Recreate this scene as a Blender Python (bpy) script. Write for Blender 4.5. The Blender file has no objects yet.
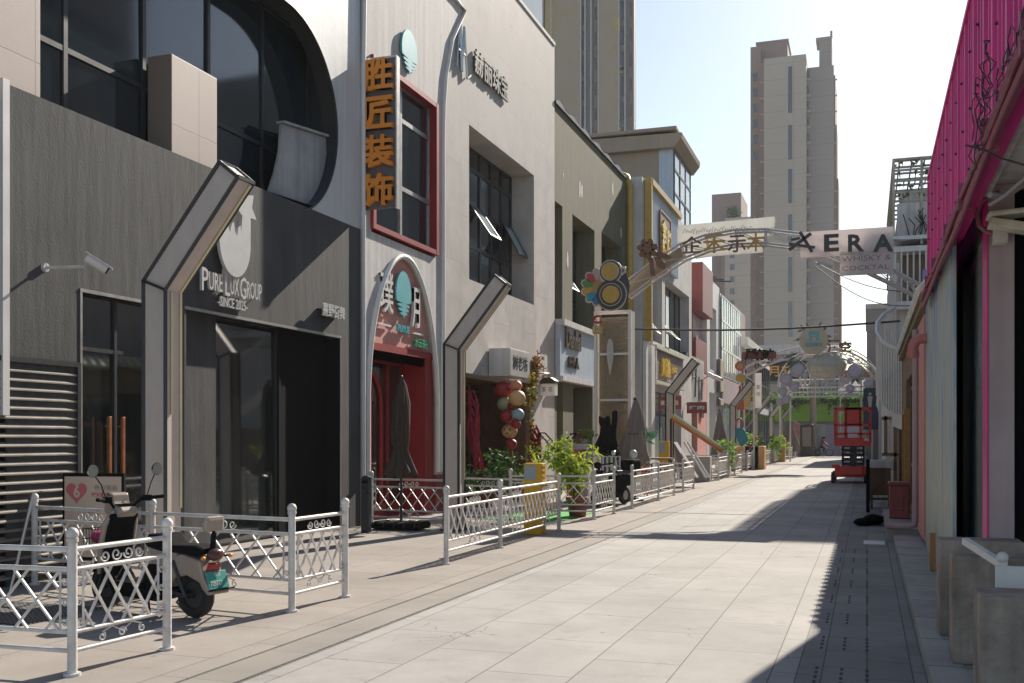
import bpy, bmesh, math, random
from mathutils import Vector, Matrix
random.seed(7)
sc = bpy.context.scene
col = sc.collection
R = math.radians

# ------------------------------------------------------------------ camera
CAM_H, FOC, THETA = 1.65, 1034.0, math.atan(355/1034.0)
cam = bpy.data.cameras.new('camera'); camo = bpy.data.objects.new('camera', cam); col.objects.link(camo)
camo.location = (0, 0, CAM_H); camo.rotation_euler = (R(90), 0, THETA)
cam.sensor_width = 36; cam.lens = 36*FOC/1024; cam.shift_y = (438-341.5)/1024
cam.clip_start = 0.1; cam.clip_end = 3000
sc.camera = camo
def at(Y, u, v):                       # a surveyed point: where the sight line meets the plane y = Y
    a = (u-512)/FOC
    dx, dy, dz = -math.sin(THETA)+a*math.cos(THETA), math.cos(THETA)+a*math.sin(THETA), (438-v)/FOC
    t = Y/dy
    return Vector((dx*t, Y, CAM_H+dz*t))

# ------------------------------------------------------------------ light
w = bpy.data.worlds.new('World'); sc.world = w; w.use_nodes = True
nt = w.node_tree; nt.nodes.clear()
sky = nt.nodes.new('ShaderNodeTexSky'); sky.sky_type = 'NISHITA'; sky.sun_disc = False
SUN = Vector((1.0, 5.1, 3.3)).normalized()
EL = math.asin(SUN.z); AZ = math.atan2(SUN.x, SUN.y)
sky.sun_elevation = EL; sky.sun_rotation = AZ
sky.air_density = 1.1; sky.dust_density = .5; sky.ozone_density = 1.4
bg = nt.nodes.new('ShaderNodeBackground'); bg.inputs[1].default_value = 0.084
wo = nt.nodes.new('ShaderNodeOutputWorld')
nt.links.new(sky.outputs[0], bg.inputs[0]); nt.links.new(bg.outputs[0], wo.inputs[0])
sl = bpy.data.lights.new('sun', 'SUN'); sl.energy = 5.0; sl.angle = R(0.5); sl.color = (1, .93, .82)
slo = bpy.data.objects.new('sun', sl); col.objects.link(slo)
slo.rotation_euler = SUN.to_track_quat('Z', 'Y').to_euler(); slo.location = (10, 40, 60)
sc.view_settings.view_transform = 'Standard'; sc.view_settings.look = 'None'
sc.view_settings.gamma = 1; sc.view_settings.exposure = 0.72
sc.view_settings.use_white_balance = True; sc.view_settings.white_balance_temperature = 6650; sc.view_settings.white_balance_tint = 10
sc.cycles.max_bounces = 8; sc.cycles.diffuse_bounces = 4; sc.cycles.caustics_reflective = False; sc.cycles.caustics_refractive = False

# ------------------------------------------------------------------ mesh builder
class MB:
    def __init__(s): s.v = []; s.f = []; s.m = []; s.s = []
    def add(s, vs, fs, m=0, smooth=False):
        b = len(s.v); s.v += [tuple(p) for p in vs]
        for f in fs: s.f.append([b+i for i in f]); s.m.append(m); s.s.append(smooth)
        return s
    def box(s, x0, x1, y0, y1, z0, z1, m=0):
        vs = [(x, y, z) for x in (x0, x1) for y in (y0, y1) for z in (z0, z1)]
        return s.add(vs, [(0,1,3,2),(4,6,7,5),(0,4,5,1),(2,3,7,6),(0,2,6,4),(1,5,7,3)], m)
    def obox(s, c, h, rot=(0,0,0), m=0):
        from mathutils import Euler
        q = Euler(rot).to_matrix(); c = Vector(c)
        vs = [c + q @ Vector((x*h[0], y*h[1], z*h[2])) for x in (-1,1) for y in (-1,1) for z in (-1,1)]
        return s.add(vs, [(0,1,3,2),(4,6,7,5),(0,4,5,1),(2,3,7,6),(0,2,6,4),(1,5,7,3)], m)
    def tube(s, pts, r, n=8, m=0, smooth=True, cap=True):
        pts = [Vector(p) for p in pts]; k = len(pts)
        rr = r if isinstance(r, (list, tuple)) else [r]*k
        t0 = (pts[1]-pts[0]).normalized()
        u = t0.orthogonal().normalized()
        if n == 4: u = (u if abs(t0.z) > .9 else t0.cross(Vector((0,0,1))).normalized())
        vs = []
        for i in range(k):
            t = ((pts[i+1]-pts[i]) if i == 0 else (pts[i]-pts[i-1]) if i == k-1 else (pts[i+1]-pts[i-1]))
            if t.length < 1e-9: t = t0
            t = t.normalized(); u = (u - t*u.dot(t)); u = u.normalized() if u.length > 1e-6 else t.orthogonal().normalized()
            b = t.cross(u)
            for j in range(n):
                a = 2*math.pi*(j+.5)/n
                vs.append(pts[i] + (u*math.cos(a)+b*math.sin(a))*rr[i])
        fs = [(i*n+j, i*n+(j+1)%n, (i+1)*n+(j+1)%n, (i+1)*n+j) for i in range(k-1) for j in range(n)]
        s.add(vs, fs, m, smooth and n > 4)
        if cap: s.add(vs[:n], [tuple(range(n))], m); s.add(vs[-n:], [tuple(range(n))], m)
        return s
    def cyl(s, p0, p1, r0, r1=None, n=16, m=0): return s.tube([p0, p1], [r0, r0 if r1 is None else r1], n, m)
    def sph(s, c, rx, ry=None, rz=None, nu=16, nv=10, m=0, jit=0):
        ry = rx if ry is None else ry; rz = rx if rz is None else rz
        vs = []
        for i in range(nv+1):
            p = math.pi*i/nv
            for j in range(nu):
                a = 2*math.pi*j/nu; k = 1+random.uniform(-jit, jit)
                vs.append((c[0]+rx*k*math.sin(p)*math.cos(a), c[1]+ry*k*math.sin(p)*math.sin(a), c[2]+rz*k*math.cos(p)))
        fs = [(i*nu+j, i*nu+(j+1)%nu, (i+1)*nu+(j+1)%nu, (i+1)*nu+j) for i in range(nv) for j in range(nu)]
        return s.add(vs, fs, m, True)
    def lathe(s, prof, c=(0,0,0), n=20, m=0, wob=0, ribs=0):
        vs = []
        for r, z in prof:
            for j in range(n):
                a = 2*math.pi*j/n; k = 1 + (wob*math.cos(ribs*a) if ribs else 0)
                vs.append((c[0]+r*k*math.cos(a), c[1]+r*k*math.sin(a), c[2]+z))
        fs = [(i*n+j, i*n+(j+1)%n, (i+1)*n+(j+1)%n, (i+1)*n+j) for i in range(len(prof)-1) for j in range(n)]
        return s.add(vs, fs, m, True)
    def prism(s, poly, ax, a, b, m=0, side=None, smooth=False):
        def P(p, q): return (q, p[0], p[1]) if ax == 'x' else (p[0], q, p[1]) if ax == 'y' else (p[0], p[1], q)
        n = len(poly); vs = [P(p, a) for p in poly]+[P(p, b) for p in poly]
        s.add(vs, [tuple(range(n)), tuple(range(2*n-1, n-1, -1))], m)
        return s.add(vs, [(i, (i+1)%n, n+(i+1)%n, n+i) for i in range(n)], m if side is None else side, smooth)
    def quad(s, a, b, c, d, m=0): return s.add([a, b, c, d], [(0,1,2,3)], m)
    def leaves(s, c, rad, n, size, m=0, shell=.35, droop=0):
        for i in range(n):
            while True:
                p = Vector((random.uniform(-1,1), random.uniform(-1,1), random.uniform(-1,1)))
                if shell < p.length < 1: break
            p = Vector((c[0]+p.x*rad[0], c[1]+p.y*rad[1], c[2]+p.z*rad[2]))
            s.leaf(p, size*random.uniform(.6, 1.3), m=m, droop=droop)
        return s
    def leaf(s, p, L, d=None, m=0, wid=.28, droop=0):
        d = Vector((random.gauss(0,1), random.gauss(0,1), random.gauss(-droop,.6))).normalized() if d is None else Vector(d).normalized()
        q = d.cross(Vector((random.gauss(0,1), random.gauss(0,1), random.gauss(0,1)))).normalized()*L*wid
        p = Vector(p)
        return s.add([p, p+d*L*.5+q, p+d*L, p+d*L*.5-q], [(0,1,2,3)], m)
    def text(s, txt, w, h, depth, fn, m=0, bold=.0, fat=0):
        if fat:
            for a_ in (0, fat):
                for b_ in (0, fat): s.text(txt, w, h, depth*(1-a_*.2-b_*.1), (lambda x, y, z, A=a_, B=b_: fn(x+A, y+B, z)), m, bold)
            return s
        vs, fs = text_geo(txt, bold)
        x0 = min(v[0] for v in vs); x1 = max(v[0] for v in vs); y0 = min(v[1] for v in vs); y1 = max(v[1] for v in vs)
        sx = w/(x1-x0); sy = h/(y1-y0) if h else sx
        return s.add([fn((v[0]-x0)*sx, (v[1]-y0)*sy, (v[2]+.5)*depth) for v in vs], fs, m)
    def each(s, name, mat, parent=None):
        """every box added becomes an object of its own"""
        for k in range(0, len(s.v), 8):
            b = MB(); b.add(s.v[k:k+8], [(0,1,3,2),(4,6,7,5),(0,4,5,1),(2,3,7,6),(0,2,6,4),(1,5,7,3)]); b.build(name, mat, parent)
    def build(s, name, mat, parent=None, bevel=0, recalc=True, label=None):
        off = Vector((0,0,0)); p = parent
        while p: off += p.location; p = p.parent
        me = bpy.data.meshes.new(name)
        me.from_pydata([(x-off.x, y-off.y, z-off.z) for x, y, z in s.v], [], s.f)
        for mm in (mat if isinstance(mat, (list, tuple)) else [mat]): me.materials.append(mm)
        me.polygons.foreach_set('material_index', s.m); me.polygons.foreach_set('use_smooth', s.s)
        if recalc:
            bm = bmesh.new(); bm.from_mesh(me); bmesh.ops.remove_doubles(bm, verts=bm.verts, dist=1e-6) if bevel else None
            bmesh.ops.recalc_face_normals(bm, faces=bm.faces); bm.to_mesh(me); bm.free()
        me.update()
        o = bpy.data.objects.new(name, me); col.objects.link(o); o.parent = parent
        if bevel:
            b = o.modifiers.new('bevel', 'BEVEL'); b.width = bevel; b.segments = 2; b.limit_method = 'ANGLE'; b.angle_limit = R(50)
        if label: o['label'] = label
        return o
_tc = {}
def text_geo(txt, bold=0.0):
    k = (txt, bold)
    if k not in _tc:
        cu = bpy.data.curves.new('t', 'FONT'); cu.body = txt; cu.size = 1; cu.extrude = .5; cu.offset = bold; cu.resolution_u = 2
        o = bpy.data.objects.new('t', cu); col.objects.link(o)
        dg = bpy.context.evaluated_depsgraph_get(); dg.update()
        me = bpy.data.meshes.new_from_object(o.evaluated_get(dg))
        _tc[k] = ([tuple(v.co) for v in me.vertices], [tuple(p.vertices) for p in me.polygons])
        bpy.data.objects.remove(o); bpy.data.curves.remove(cu); bpy.data.meshes.remove(me)
    return _tc[k]
def east(x, y, z): return lambda a, b, c: (x+c, y+a, z+b)        # writing on a face that looks to +X
def south(x, y, z): return lambda a, b, c: (x+a, y-c, z+b)       # writing on a face that looks to -Y
def slant(p, ux, uy, n):
    p, ux, uy, n = map(Vector, (p, ux, uy, n)); return lambda a, b, c: tuple(p+ux*a+uy*b+n*c)

def thing(name, label, cat, loc=(0,0,0), rz=0, group=None):
    o = bpy.data.objects.new(name, None); col.objects.link(o); o.location = loc; o.rotation_euler = (0,0,rz); o.empty_display_size = .2
    return tag(o, label, cat, group)
def tag(o, label, cat, group=None):
    o['label'] = label; o['category'] = cat
    if group: o['group'] = group
    return o
def kind(o, k='structure'): o['kind'] = k; return o
def copy_tree(o, parent=None):
    c = o.copy(); col.objects.link(c); c.parent = parent
    for ch in list(o.children): copy_tree(ch, c)
    return c
def put(o, loc, rz=0, label=None, scale=None):
    o.location = loc; o.rotation_euler = (0, 0, rz)
    if label: o['label'] = label
    if scale: o.scale = (scale,)*3
    return o

# ------------------------------------------------------------------ materials
def nd(t, k, **kw):
    n = t.nodes.new('ShaderNode'+k)
    for a, b in kw.items():
        if isinstance(a, str) and hasattr(n, a): setattr(n, a, b)
    return n
def M(name, c, rough=.6, var=.12, scale=2.0, bump=.0, bscale=60, metal=0, streak=0, spec=.5, emit=0, wave=0, tl=0):
    m = bpy.data.materials.new(name); m.use_nodes = True; t = m.node_tree; L = t.links.new
    b = t.nodes['Principled BSDF']
    b.inputs['Roughness'].default_value = rough; b.inputs['Metallic'].default_value = metal
    b.inputs['Specular IOR Level'].default_value = spec
    tc = nd(t, 'TexCoord')
    n1 = nd(t, 'TexNoise'); n1.inputs['Scale'].default_value = scale; n1.inputs['Detail'].default_value = 6; n1.inputs['Roughness'].default_value = .62
    L(tc.outputs['Object'], n1.inputs['Vector'])
    mx = nd(t, 'Mix', data_type='RGBA')
    mr = nd(t, 'MapRange'); mr.inputs[1].default_value = .3; mr.inputs[2].default_value = .7
    L(n1.outputs['Fac'], mr.inputs[0]); L(mr.outputs[0], mx.inputs['Factor'])
    mx.inputs['A'].default_value = (*[max(0, x*(1-var)) for x in c], 1); mx.inputs['B'].default_value = (*[min(1, x*(1+var)) for x in c], 1)
    out = mx.outputs['Result']
    if streak:
        mp = nd(t, 'Mapping'); mp.inputs['Scale'].default_value = (7, 7, .35); L(tc.outputs['Object'], mp.inputs[0])
        n2 = nd(t, 'TexNoise'); n2.inputs['Scale'].default_value = 1; n2.inputs['Detail'].default_value = 5; L(mp.outputs[0], n2.inputs['Vector'])
        r2 = nd(t, 'MapRange'); r2.inputs[1].default_value = .35; r2.inputs[2].default_value = .75; r2.inputs[3].default_value = 1; r2.inputs[4].default_value = 1-streak
        L(n2.outputs['Fac'], r2.inputs[0])
        m2 = nd(t, 'Mix', data_type='RGBA', blend_type='MULTIPLY'); m2.inputs['Factor'].default_value = 1
        L(out, m2.inputs['A']); L(r2.outputs[0], m2.inputs['B']); out = m2.outputs['Result']
    L(out, b.inputs['Base Color'])
    rr = nd(t, 'MapRange'); rr.inputs[3].default_value = max(0, rough-.07); rr.inputs[4].default_value = min(1, rough+.07)
    L(n1.outputs['Fac'], rr.inputs[0]); L(rr.outputs[0], b.inputs['Roughness'])
    if bump or wave:
        n3 = nd(t, 'TexNoise'); n3.inputs['Scale'].default_value = wave if wave else bscale; n3.inputs['Detail'].default_value = 1 if wave else 4
        L(tc.outputs['Object'], n3.inputs['Vector'])
        bp = nd(t, 'Bump'); bp.inputs['Strength'].default_value = bump if bump else .05; bp.inputs['Distance'].default_value = .02
        L(n3.outputs['Fac'], bp.inputs['Height']); L(bp.outputs[0], b.inputs['Normal'])
    if emit:
        b.inputs['Emission Color'].default_value = (*c, 1); b.inputs['Emission Strength'].default_value = emit
    if tl:
        tr = nd(t, 'BsdfTranslucent'); L(out, tr.inputs['Color']); ms = nd(t, 'MixShader'); ms.inputs[0].default_value = tl
        om = t.nodes['Material Output']; L(b.outputs[0], ms.inputs[1]); L(tr.outputs[0], ms.inputs[2]); L(ms.outputs[0], om.inputs['Surface'])
    return m
def tiles(name, c, mortar, uv, bw, rh, ms=.006, var=.1, rough=.6, bump=.3, off=.5, cracks=0, stain=.12, scale=.7, spec=.5):
    """slabs or panels: uv names the two object axes the joints run along"""
    m = bpy.data.materials.new(name); m.use_nodes = True; t = m.node_tree; L = t.links.new; b = t.nodes['Principled BSDF']; b.inputs['Specular IOR Level'].default_value = spec
    tc = nd(t, 'TexCoord'); sp = nd(t, 'SeparateXYZ'); cb = nd(t, 'CombineXYZ'); L(tc.outputs['Object'], sp.inputs[0])
    L(sp.outputs['XYZ'.index(uv[0])], cb.inputs[0]); L(sp.outputs['XYZ'.index(uv[1])], cb.inputs[1])
    br = nd(t, 'TexBrick'); br.offset = off; br.inputs['Scale'].default_value = 1; br.inputs['Mortar Size'].default_value = ms
    br.inputs['Mortar Smooth'].default_value = .1; br.inputs['Bias'].default_value = 0
    br.inputs['Brick Width'].default_value = bw; br.inputs['Row Height'].default_value = rh
    br.inputs['Color1'].default_value = (*[x*(1-var) for x in c], 1); br.inputs['Color2'].default_value = (*[x*(1+var) for x in c], 1)
    br.inputs['Mortar'].default_value = (*mortar, 1); L(cb.outputs[0], br.inputs['Vector'])
    n1 = nd(t, 'TexNoise'); n1.inputs['Scale'].default_value = scale; n1.inputs['Detail'].default_value = 8; n1.inputs['Roughness'].default_value = .65
    L(tc.outputs['Object'], n1.inputs['Vector'])
    r = nd(t, 'MapRange'); r.inputs[1].default_value = .3; r.inputs[2].default_value = .7; r.inputs[3].default_value = 1-stain; r.inputs[4].default_value = 1+stain*.6
    L(n1.outputs['Fac'], r.inputs[0])
    n2 = nd(t, 'TexNoise'); n2.inputs['Scale'].default_value = 55; n2.inputs['Detail'].default_value = 3; L(tc.outputs['Object'], n2.inputs['Vector'])
    r2 = nd(t, 'MapRange'); r2.inputs[3].default_value = .9; r2.inputs[4].default_value = 1.1; L(n2.outputs['Fac'], r2.inputs[0])
    mu = nd(t, 'Math', operation='MULTIPLY'); L(r.outputs[0], mu.inputs[0]); L(r2.outputs[0], mu.inputs[1])
    mm = nd(t, 'Mix', data_type='RGBA', blend_type='MULTIPLY'); mm.inputs['Factor'].default_value = 1
    L(br.outputs['Color'], mm.inputs['A']); L(mu.outputs[0], mm.inputs['B']); out = mm.outputs['Result']
    if cracks:
        wn = nd(t, 'TexNoise'); wn.inputs['Scale'].default_value = 2.5; wn.inputs['Detail'].default_value = 4; L(tc.outputs['Object'], wn.inputs['Vector'])
        va = nd(t, 'VectorMath', operation='ADD'); L(tc.outputs['Object'], va.inputs[0]); L(wn.outputs['Color'], va.inputs[1])
        vo = nd(t, 'TexVoronoi', feature='DISTANCE_TO_EDGE'); vo.inputs['Scale'].default_value = 1.1; L(va.outputs[0], vo.inputs['Vector'])
        c1 = nd(t, 'Math', operation='LESS_THAN'); c1.inputs[1].default_value = .006; L(vo.outputs['Distance'], c1.inputs[0])
        n4 = nd(t, 'TexNoise'); n4.inputs['Scale'].default_value = .45; L(tc.outputs['Object'], n4.inputs['Vector'])
        c2 = nd(t, 'Math', operation='GREATER_THAN'); c2.inputs[1].default_value = 1-cracks; L(n4.outputs['Fac'], c2.inputs[0])
        c3 = nd(t, 'Math', operation='MULTIPLY'); L(c1.outputs[0], c3.inputs[0]); L(c2.outputs[0], c3.inputs[1])
        m3 = nd(t, 'Mix', data_type='RGBA'); L(c3.outputs[0], m3.inputs['Factor']); L(out, m3.inputs['A']); m3.inputs['B'].default_value = (*mortar, 1); out = m3.outputs['Result']
    if cracks:                                                        # gum spots and dirt
        vs_ = nd(t, 'TexVoronoi'); vs_.inputs['Scale'].default_value = 2.4; L(tc.outputs['Object'], vs_.inputs['Vector'])
        s1 = nd(t, 'MapRange'); s1.inputs[1].default_value = .035; s1.inputs[2].default_value = .06; s1.inputs[3].default_value = .62; s1.inputs[4].default_value = 1; L(vs_.outputs['Distance'], s1.inputs[0])
        n6 = nd(t, 'TexNoise'); n6.inputs['Scale'].default_value = 3.2; n6.inputs['Detail'].default_value = 9; n6.inputs['Roughness'].default_value = .75; L(tc.outputs['Object'], n6.inputs['Vector'])
        s2 = nd(t, 'MapRange'); s2.inputs[1].default_value = .55; s2.inputs[2].default_value = .8; s2.inputs[3].default_value = 1; s2.inputs[4].default_value = .68; L(n6.outputs['Fac'], s2.inputs[0])
        mu2 = nd(t, 'Math', operation='MULTIPLY'); L(s1.outputs[0], mu2.inputs[0]); L(s2.outputs[0], mu2.inputs[1])
        m5 = nd(t, 'Mix', data_type='RGBA', blend_type='MULTIPLY'); m5.inputs['Factor'].default_value = 1; L(out, m5.inputs['A']); L(mu2.outputs[0], m5.inputs['B']); out = m5.outputs['Result']
    L(out, b.inputs['Base Color'])
    rr = nd(t, 'MapRange'); rr.inputs[3].default_value = rough-.12; rr.inputs[4].default_value = rough+.12; L(n1.outputs['Fac'], rr.inputs[0]); L(rr.outputs[0], b.inputs['Roughness'])
    iv = nd(t, 'Math', operation='SUBTRACT'); iv.inputs[0].default_value = 1; L(br.outputs['Fac'], iv.inputs[1])
    ad = nd(t, 'Math', operation='MULTIPLY_ADD'); L(n2.outputs['Fac'], ad.inputs[0]); ad.inputs[1].default_value = .25; L(iv.outputs[0], ad.inputs[2])
    bp = nd(t, 'Bump'); bp.inputs['Strength'].default_value = bump; bp.inputs['Distance'].default_value = .006
    L(ad.outputs[0], bp.inputs['Height']); L(bp.outputs[0], b.inputs['Normal'])
    return m
def dark_plaster():
    m = M('dark plaster', (.068, .069, .070), .8, .35, .9, streak=.35); t = m.node_tree; L = t.links.new; b = t.nodes['Principled BSDF']
    tc = nd(t, 'TexCoord'); mp = nd(t, 'Mapping'); mp.inputs['Scale'].default_value = (5, 5, .9); L(tc.outputs['Object'], mp.inputs[0])
    a = nd(t, 'TexNoise'); a.inputs['Scale'].default_value = 1.2; a.inputs['Detail'].default_value = 3; L(mp.outputs[0], a.inputs['Vector'])
    c = nd(t, 'TexNoise'); c.inputs['Scale'].default_value = 35; c.inputs['Detail'].default_value = 3; L(tc.outputs['Object'], c.inputs['Vector'])
    b1 = nd(t, 'Bump'); b1.inputs['Strength'].default_value = .16; b1.inputs['Distance'].default_value = .04; L(a.outputs['Fac'], b1.inputs['Height'])
    b2 = nd(t, 'Bump'); b2.inputs['Strength'].default_value = .35; b2.inputs['Distance'].default_value = .008; L(c.outputs['Fac'], b2.inputs['Height']); L(b1.outputs[0], b2.inputs['Normal'])
    L(b2.outputs[0], b.inputs['Normal']); return m
def mural():
    m = bpy.data.materials.new('painted mural'); m.use_nodes = True; t = m.node_tree; L = t.links.new; b = t.nodes['Principled BSDF']
    tc = nd(t, 'TexCoord'); mp = nd(t, 'Mapping'); mp.inputs['Scale'].default_value = (.6, 1.5, .24); L(tc.outputs['Object'], mp.inputs[0])
    n = nd(t, 'TexNoise'); n.inputs['Scale'].default_value = 1.6; n.inputs['Detail'].default_value = 7; n.inputs['Distortion'].default_value = .9; L(mp.outputs[0], n.inputs['Vector'])
    cr = nd(t, 'ValToRGB'); e = cr.color_ramp; e.interpolation = 'LINEAR'
    pts = [(.36,(.16,.24,.40)), (.41,(.26,.36,.48)), (.45,(.50,.53,.52)), (.49,(.26,.38,.47)), (.53,(.52,.47,.36)), (.57,(.28,.40,.46)), (.61,(.55,.50,.38)), (.67,(.28,.38,.44))]
    while len(e.elements) < len(pts): e.elements.new(.5)
    for i, (p, c) in enumerate(pts): e.elements[i].position = p; e.elements[i].color = (*c, 1)
    L(n.outputs['Fac'], cr.inputs[0])
    # the far end of the wall is painted pink, then blue grey; the foot is yellower
    sp = nd(t, 'SeparateXYZ'); L(tc.outputs['Object'], sp.inputs[0])
    r = nd(t, 'MapRange'); r.inputs[1].default_value = 5.2; r.inputs[2].default_value = 6.4; L(sp.outputs[1], r.inputs[0])
    mx = nd(t, 'Mix', data_type='RGBA'); L(r.outputs[0], mx.inputs['Factor']); L(cr.outputs[0], mx.inputs['A']); mx.inputs['B'].default_value = (.50, .26, .28, 1)
    n2 = nd(t, 'TexNoise'); n2.inputs['Scale'].default_value = 3; L(mp.outputs[0], n2.inputs['Vector'])
    r3 = nd(t, 'MapRange'); r3.inputs[1].default_value = 2.3; r3.inputs[2].default_value = .2; r3.inputs[4].default_value = .55; L(sp.outputs[2], r3.inputs[0])
    mu = nd(t, 'Math', operation='MULTIPLY'); L(r3.outputs[0], mu.inputs[0]); L(n2.outputs['Fac'], mu.inputs[1])
    m2 = nd(t, 'Mix', data_type='RGBA'); L(mu.outputs[0], m2.inputs['Factor']); L(mx.outputs['Result'], m2.inputs['A']); m2.inputs['B'].default_value = (.55, .46, .18, 1)
    L(m2.outputs['Result'], b.inputs['Base Color']); b.inputs['Roughness'].default_value = .55
    return m

m_dark = dark_plaster()
m_street = tiles('street slabs', (.385, .365, .345), (.16, .15, .14), 'YX', 1.25, .64, .005, .06, .85, .35, cracks=.40, stain=.24, spec=.22)
m_walk = tiles('sidewalk slabs', (.335, .30, .27), (.18, .16, .14), 'YX', 1.2, 1.55, .006, .05, .85, .3, cracks=.35, stain=.2, spec=.22)
m_gutter = tiles('gutter slabs', (.30, .275, .245), (.2, .18, .16), 'YX', 1.0, .5, .005, .06, .85, .3, stain=.2, spec=.22)
m_small = tiles('small drain slabs', (.27, .26, .25), (.12, .11, .1), 'YX', .6, .3, .005, .1, .85, .3, stain=.25, spec=.22)
m_base = M('ground', (.25, .24, .22), .9, .2, .5)
m_kerb = tiles('kerb stone', (.36, .34, .32), (.12, .11, .1), 'YX', 1.0, 3.0, .01, .1, .8, .4, stain=.28, scale=1.6)
m_slot = M('slot dark', (.035, .032, .03), .8, .1)
m_steel = M('steel', (.55, .54, .52), .35, .1, 10, metal=.9)
m_concrete = tiles('concrete panels', (.47, .43, .405), (.30, .275, .26), 'ZY', 2.3, 1.15, .007, .04, .75, .3, stain=.22, scale=1.3)
m_conc = M('concrete', (.42, .39, .36), .8, .08, 1.2, .25, 60, streak=.12)
m_box = M('raw concrete box', (.34, .28, .235), .9, .42, 3.2, .8, 22, streak=.45)
m_olive = M('olive render', (.165, .152, .098), .85, .16, 1.0, .3, 50, streak=.3)
m_white = M('white paint', (.70, .69, .67), .45, .06, 3, streak=.12)
m_panelw = M('light metal cladding', (.60, .62, .63), .4, .06, 1.0, .08, 6, streak=.18)
m_greyp = M('grey white render', (.60, .57, .555), .75, .12, 1.4, .25, 40, streak=.3)
m_letter = M('grey white letters', (.52, .51, .50), .5, .06, 6)
m_panelg = M('weathered grey metal', (.36, .36, .37), .5, .2, 2.0, .1, 8, streak=.35)
m_fence = M('fence white paint', (.64, .62, .60), .45, .22, 7, .15, 60)
m_frame = M('dark frame', (.03, .033, .036), .4, .2, 8)
m_black = M('black', (.010, .010, .011), .85, .2, 6, spec=.1)
m_glass = M('dark glass', (.012, .016, .017), .03, .2, .5, wave=.35, spec=1.0)
m_glass.node_tree.nodes['Principled BSDF'].inputs['IOR'].default_value = 1.85
m_glassb = M('blue dark glass', (.012, .02, .027), .05, .25, .4, wave=.5, spec=.6)
m_glassb.node_tree.nodes['Principled BSDF'].inputs['IOR'].default_value = 1.75
m_glassl = M('pale glass', (.30, .37, .38), .08, .2, .6, wave=.5, spec=.6)
m_stone = tiles('stone cladding', (.45, .37, .33), (.2, .17, .15), 'ZY', 1.0, .62, .008, .05, .55, .2, off=0, stain=.08)
m_red = M('red paint', (.30, .025, .028), .5, .1, 3)
m_redb = M('dark red metal', (.26, .055, .05), .5, .15, 2, streak=.2)
m_pinkred = M('terracotta pink plaster', (.64, .30, .26), .8, .08, 3, .2, 60)
m_teal = M('teal sign', (.10, .42, .47), .5, .06, 3)
m_orange = M('orange sign face', (.80, .27, .03), .45, .07, 5)
m_orangeside = M('orange sign side', (.35, .10, .02), .5, .07, 5)
m_signgrey = M('grey sign board', (.14, .135, .15), .5, .1, 3)
m_lampb = M('lamp beige panel', (.58, .51, .455), .5, .06, 5, streak=.1)
m_lampf = M('lamp black frame', (.028, .034, .042), .35, .15, 8)
m_lampy = M('lamp diffuser strip', (.72, .62, .38), .4, .06, 5)
m_gold = M('gold yellow paint', (.52, .33, .06), .4, .1, 4, streak=.15)
m_yellow = M('yellow paint', (.66, .38, .02), .45, .1, 4, streak=.15)
m_blue = M('pale blue corrugated', (.46, .53, .61), .5, .06, 2, streak=.15)
m_tan = M('tan render', (.36, .285, .215), .8, .08, .6, streak=.1)
m_tower = tiles('tower beige tiles', (.43, .385, .335), (.35, .31, .27), 'XZ', 30, 3.0, .06, .02, .8, .05, off=0, stain=.06, scale=.05)
m_towerg = tiles('tower grey tiles', (.31, .285, .27), (.25, .23, .22), 'XZ', 30, 3.0, .06, .02, .8, .05, off=0, stain=.06, scale=.05)
m_towerr = M('tower brown tiles', (.27, .195, .18), .8, .1, .08)
m_towerp = M('tower repaired patch', (.42, .33, .17), .8, .1, .3)
m_pink = M('magenta metal sheet', (.72, .025, .25), .45, .2, 1.6, .1, 8, streak=.22)
m_pinkc = M('pink painted cable', (.28, .075, .12), .55, .3, 6)
m_pinkw = M('pale pink wall', (.40, .31, .32), .7, .12, 2, .1, 40, streak=.15)
m_mural = mural()
m_brownw = M('brown wood', (.17, .09, .05), .6, .25, 3, .2, 40, streak=.25)
m_wood = M('orange wood', (.42, .20, .07), .55, .2, 6, streak=.2)
m_tanwall = M('ochre wall', (.27, .20, .13), .8, .2, 1.5, .2, 40, streak=.2)
m_tileroof = M('pale roof tile', (.62, .60, .48), .45, .25, 5, .3, 20)
m_liftred = M('lift red paint', (.50, .03, .03), .4, .1, 4)
m_rubber = M('rubber', (.02, .02, .02), .75, .15, 12, .2, 60)
m_scooter = M('scooter beige', (.35, .29, .24), .3, .05, 4)
m_plate = M('green number plate', (.05, .33, .28), .4, .05, 5)
m_chrome = M('mirror', (.8, .82, .85), .05, .02, 3, metal=1)
m_magenta = M('magenta cloth', (.55, .02, .15), .7, .2, 8)
m_fabric = M('taupe canvas', (.33, .275, .24), .85, .12, 5, .3, 90, streak=.2, tl=.25)
m_fabricd = M('dark brown canvas', (.085, .06, .048), .9, .2, 5, .3, 90, streak=.3)
m_green = M('fresh leaf green', (.20, .34, .05), .75, .35, 9, spec=.15, tl=.4)
m_greend = M('deep leaf green', (.055, .13, .03), .65, .4, 8, spec=.3, tl=.3)
m_lime = M('lime green board', (.26, .50, .03), .5, .08, 1)
m_turf = M('bright turf', (.05, .36, .06), .8, .15, 20, .4, 80)
m_terra = M('terracotta pot', (.25, .08, .05), .7, .12, 6, .2, 40)
m_salmon = M('orange pot', (.50, .15, .05), .6, .15, 5)
m_paper = M('poster paper', (.55, .44, .37), .5, .05, 3)
m_posterr = M('poster red print', (.50, .13, .14), .5, .1, 6)
m_posterg = M('poster grey print', (.30, .24, .21), .5, .1, 6)
m_brownb = M('rust brown metal', (.20, .10, .055), .55, .2, 8)
m_glit = M('sequin gold mesh', (.34, .27, .18), .5, .45, 45, .5, 60)
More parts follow.
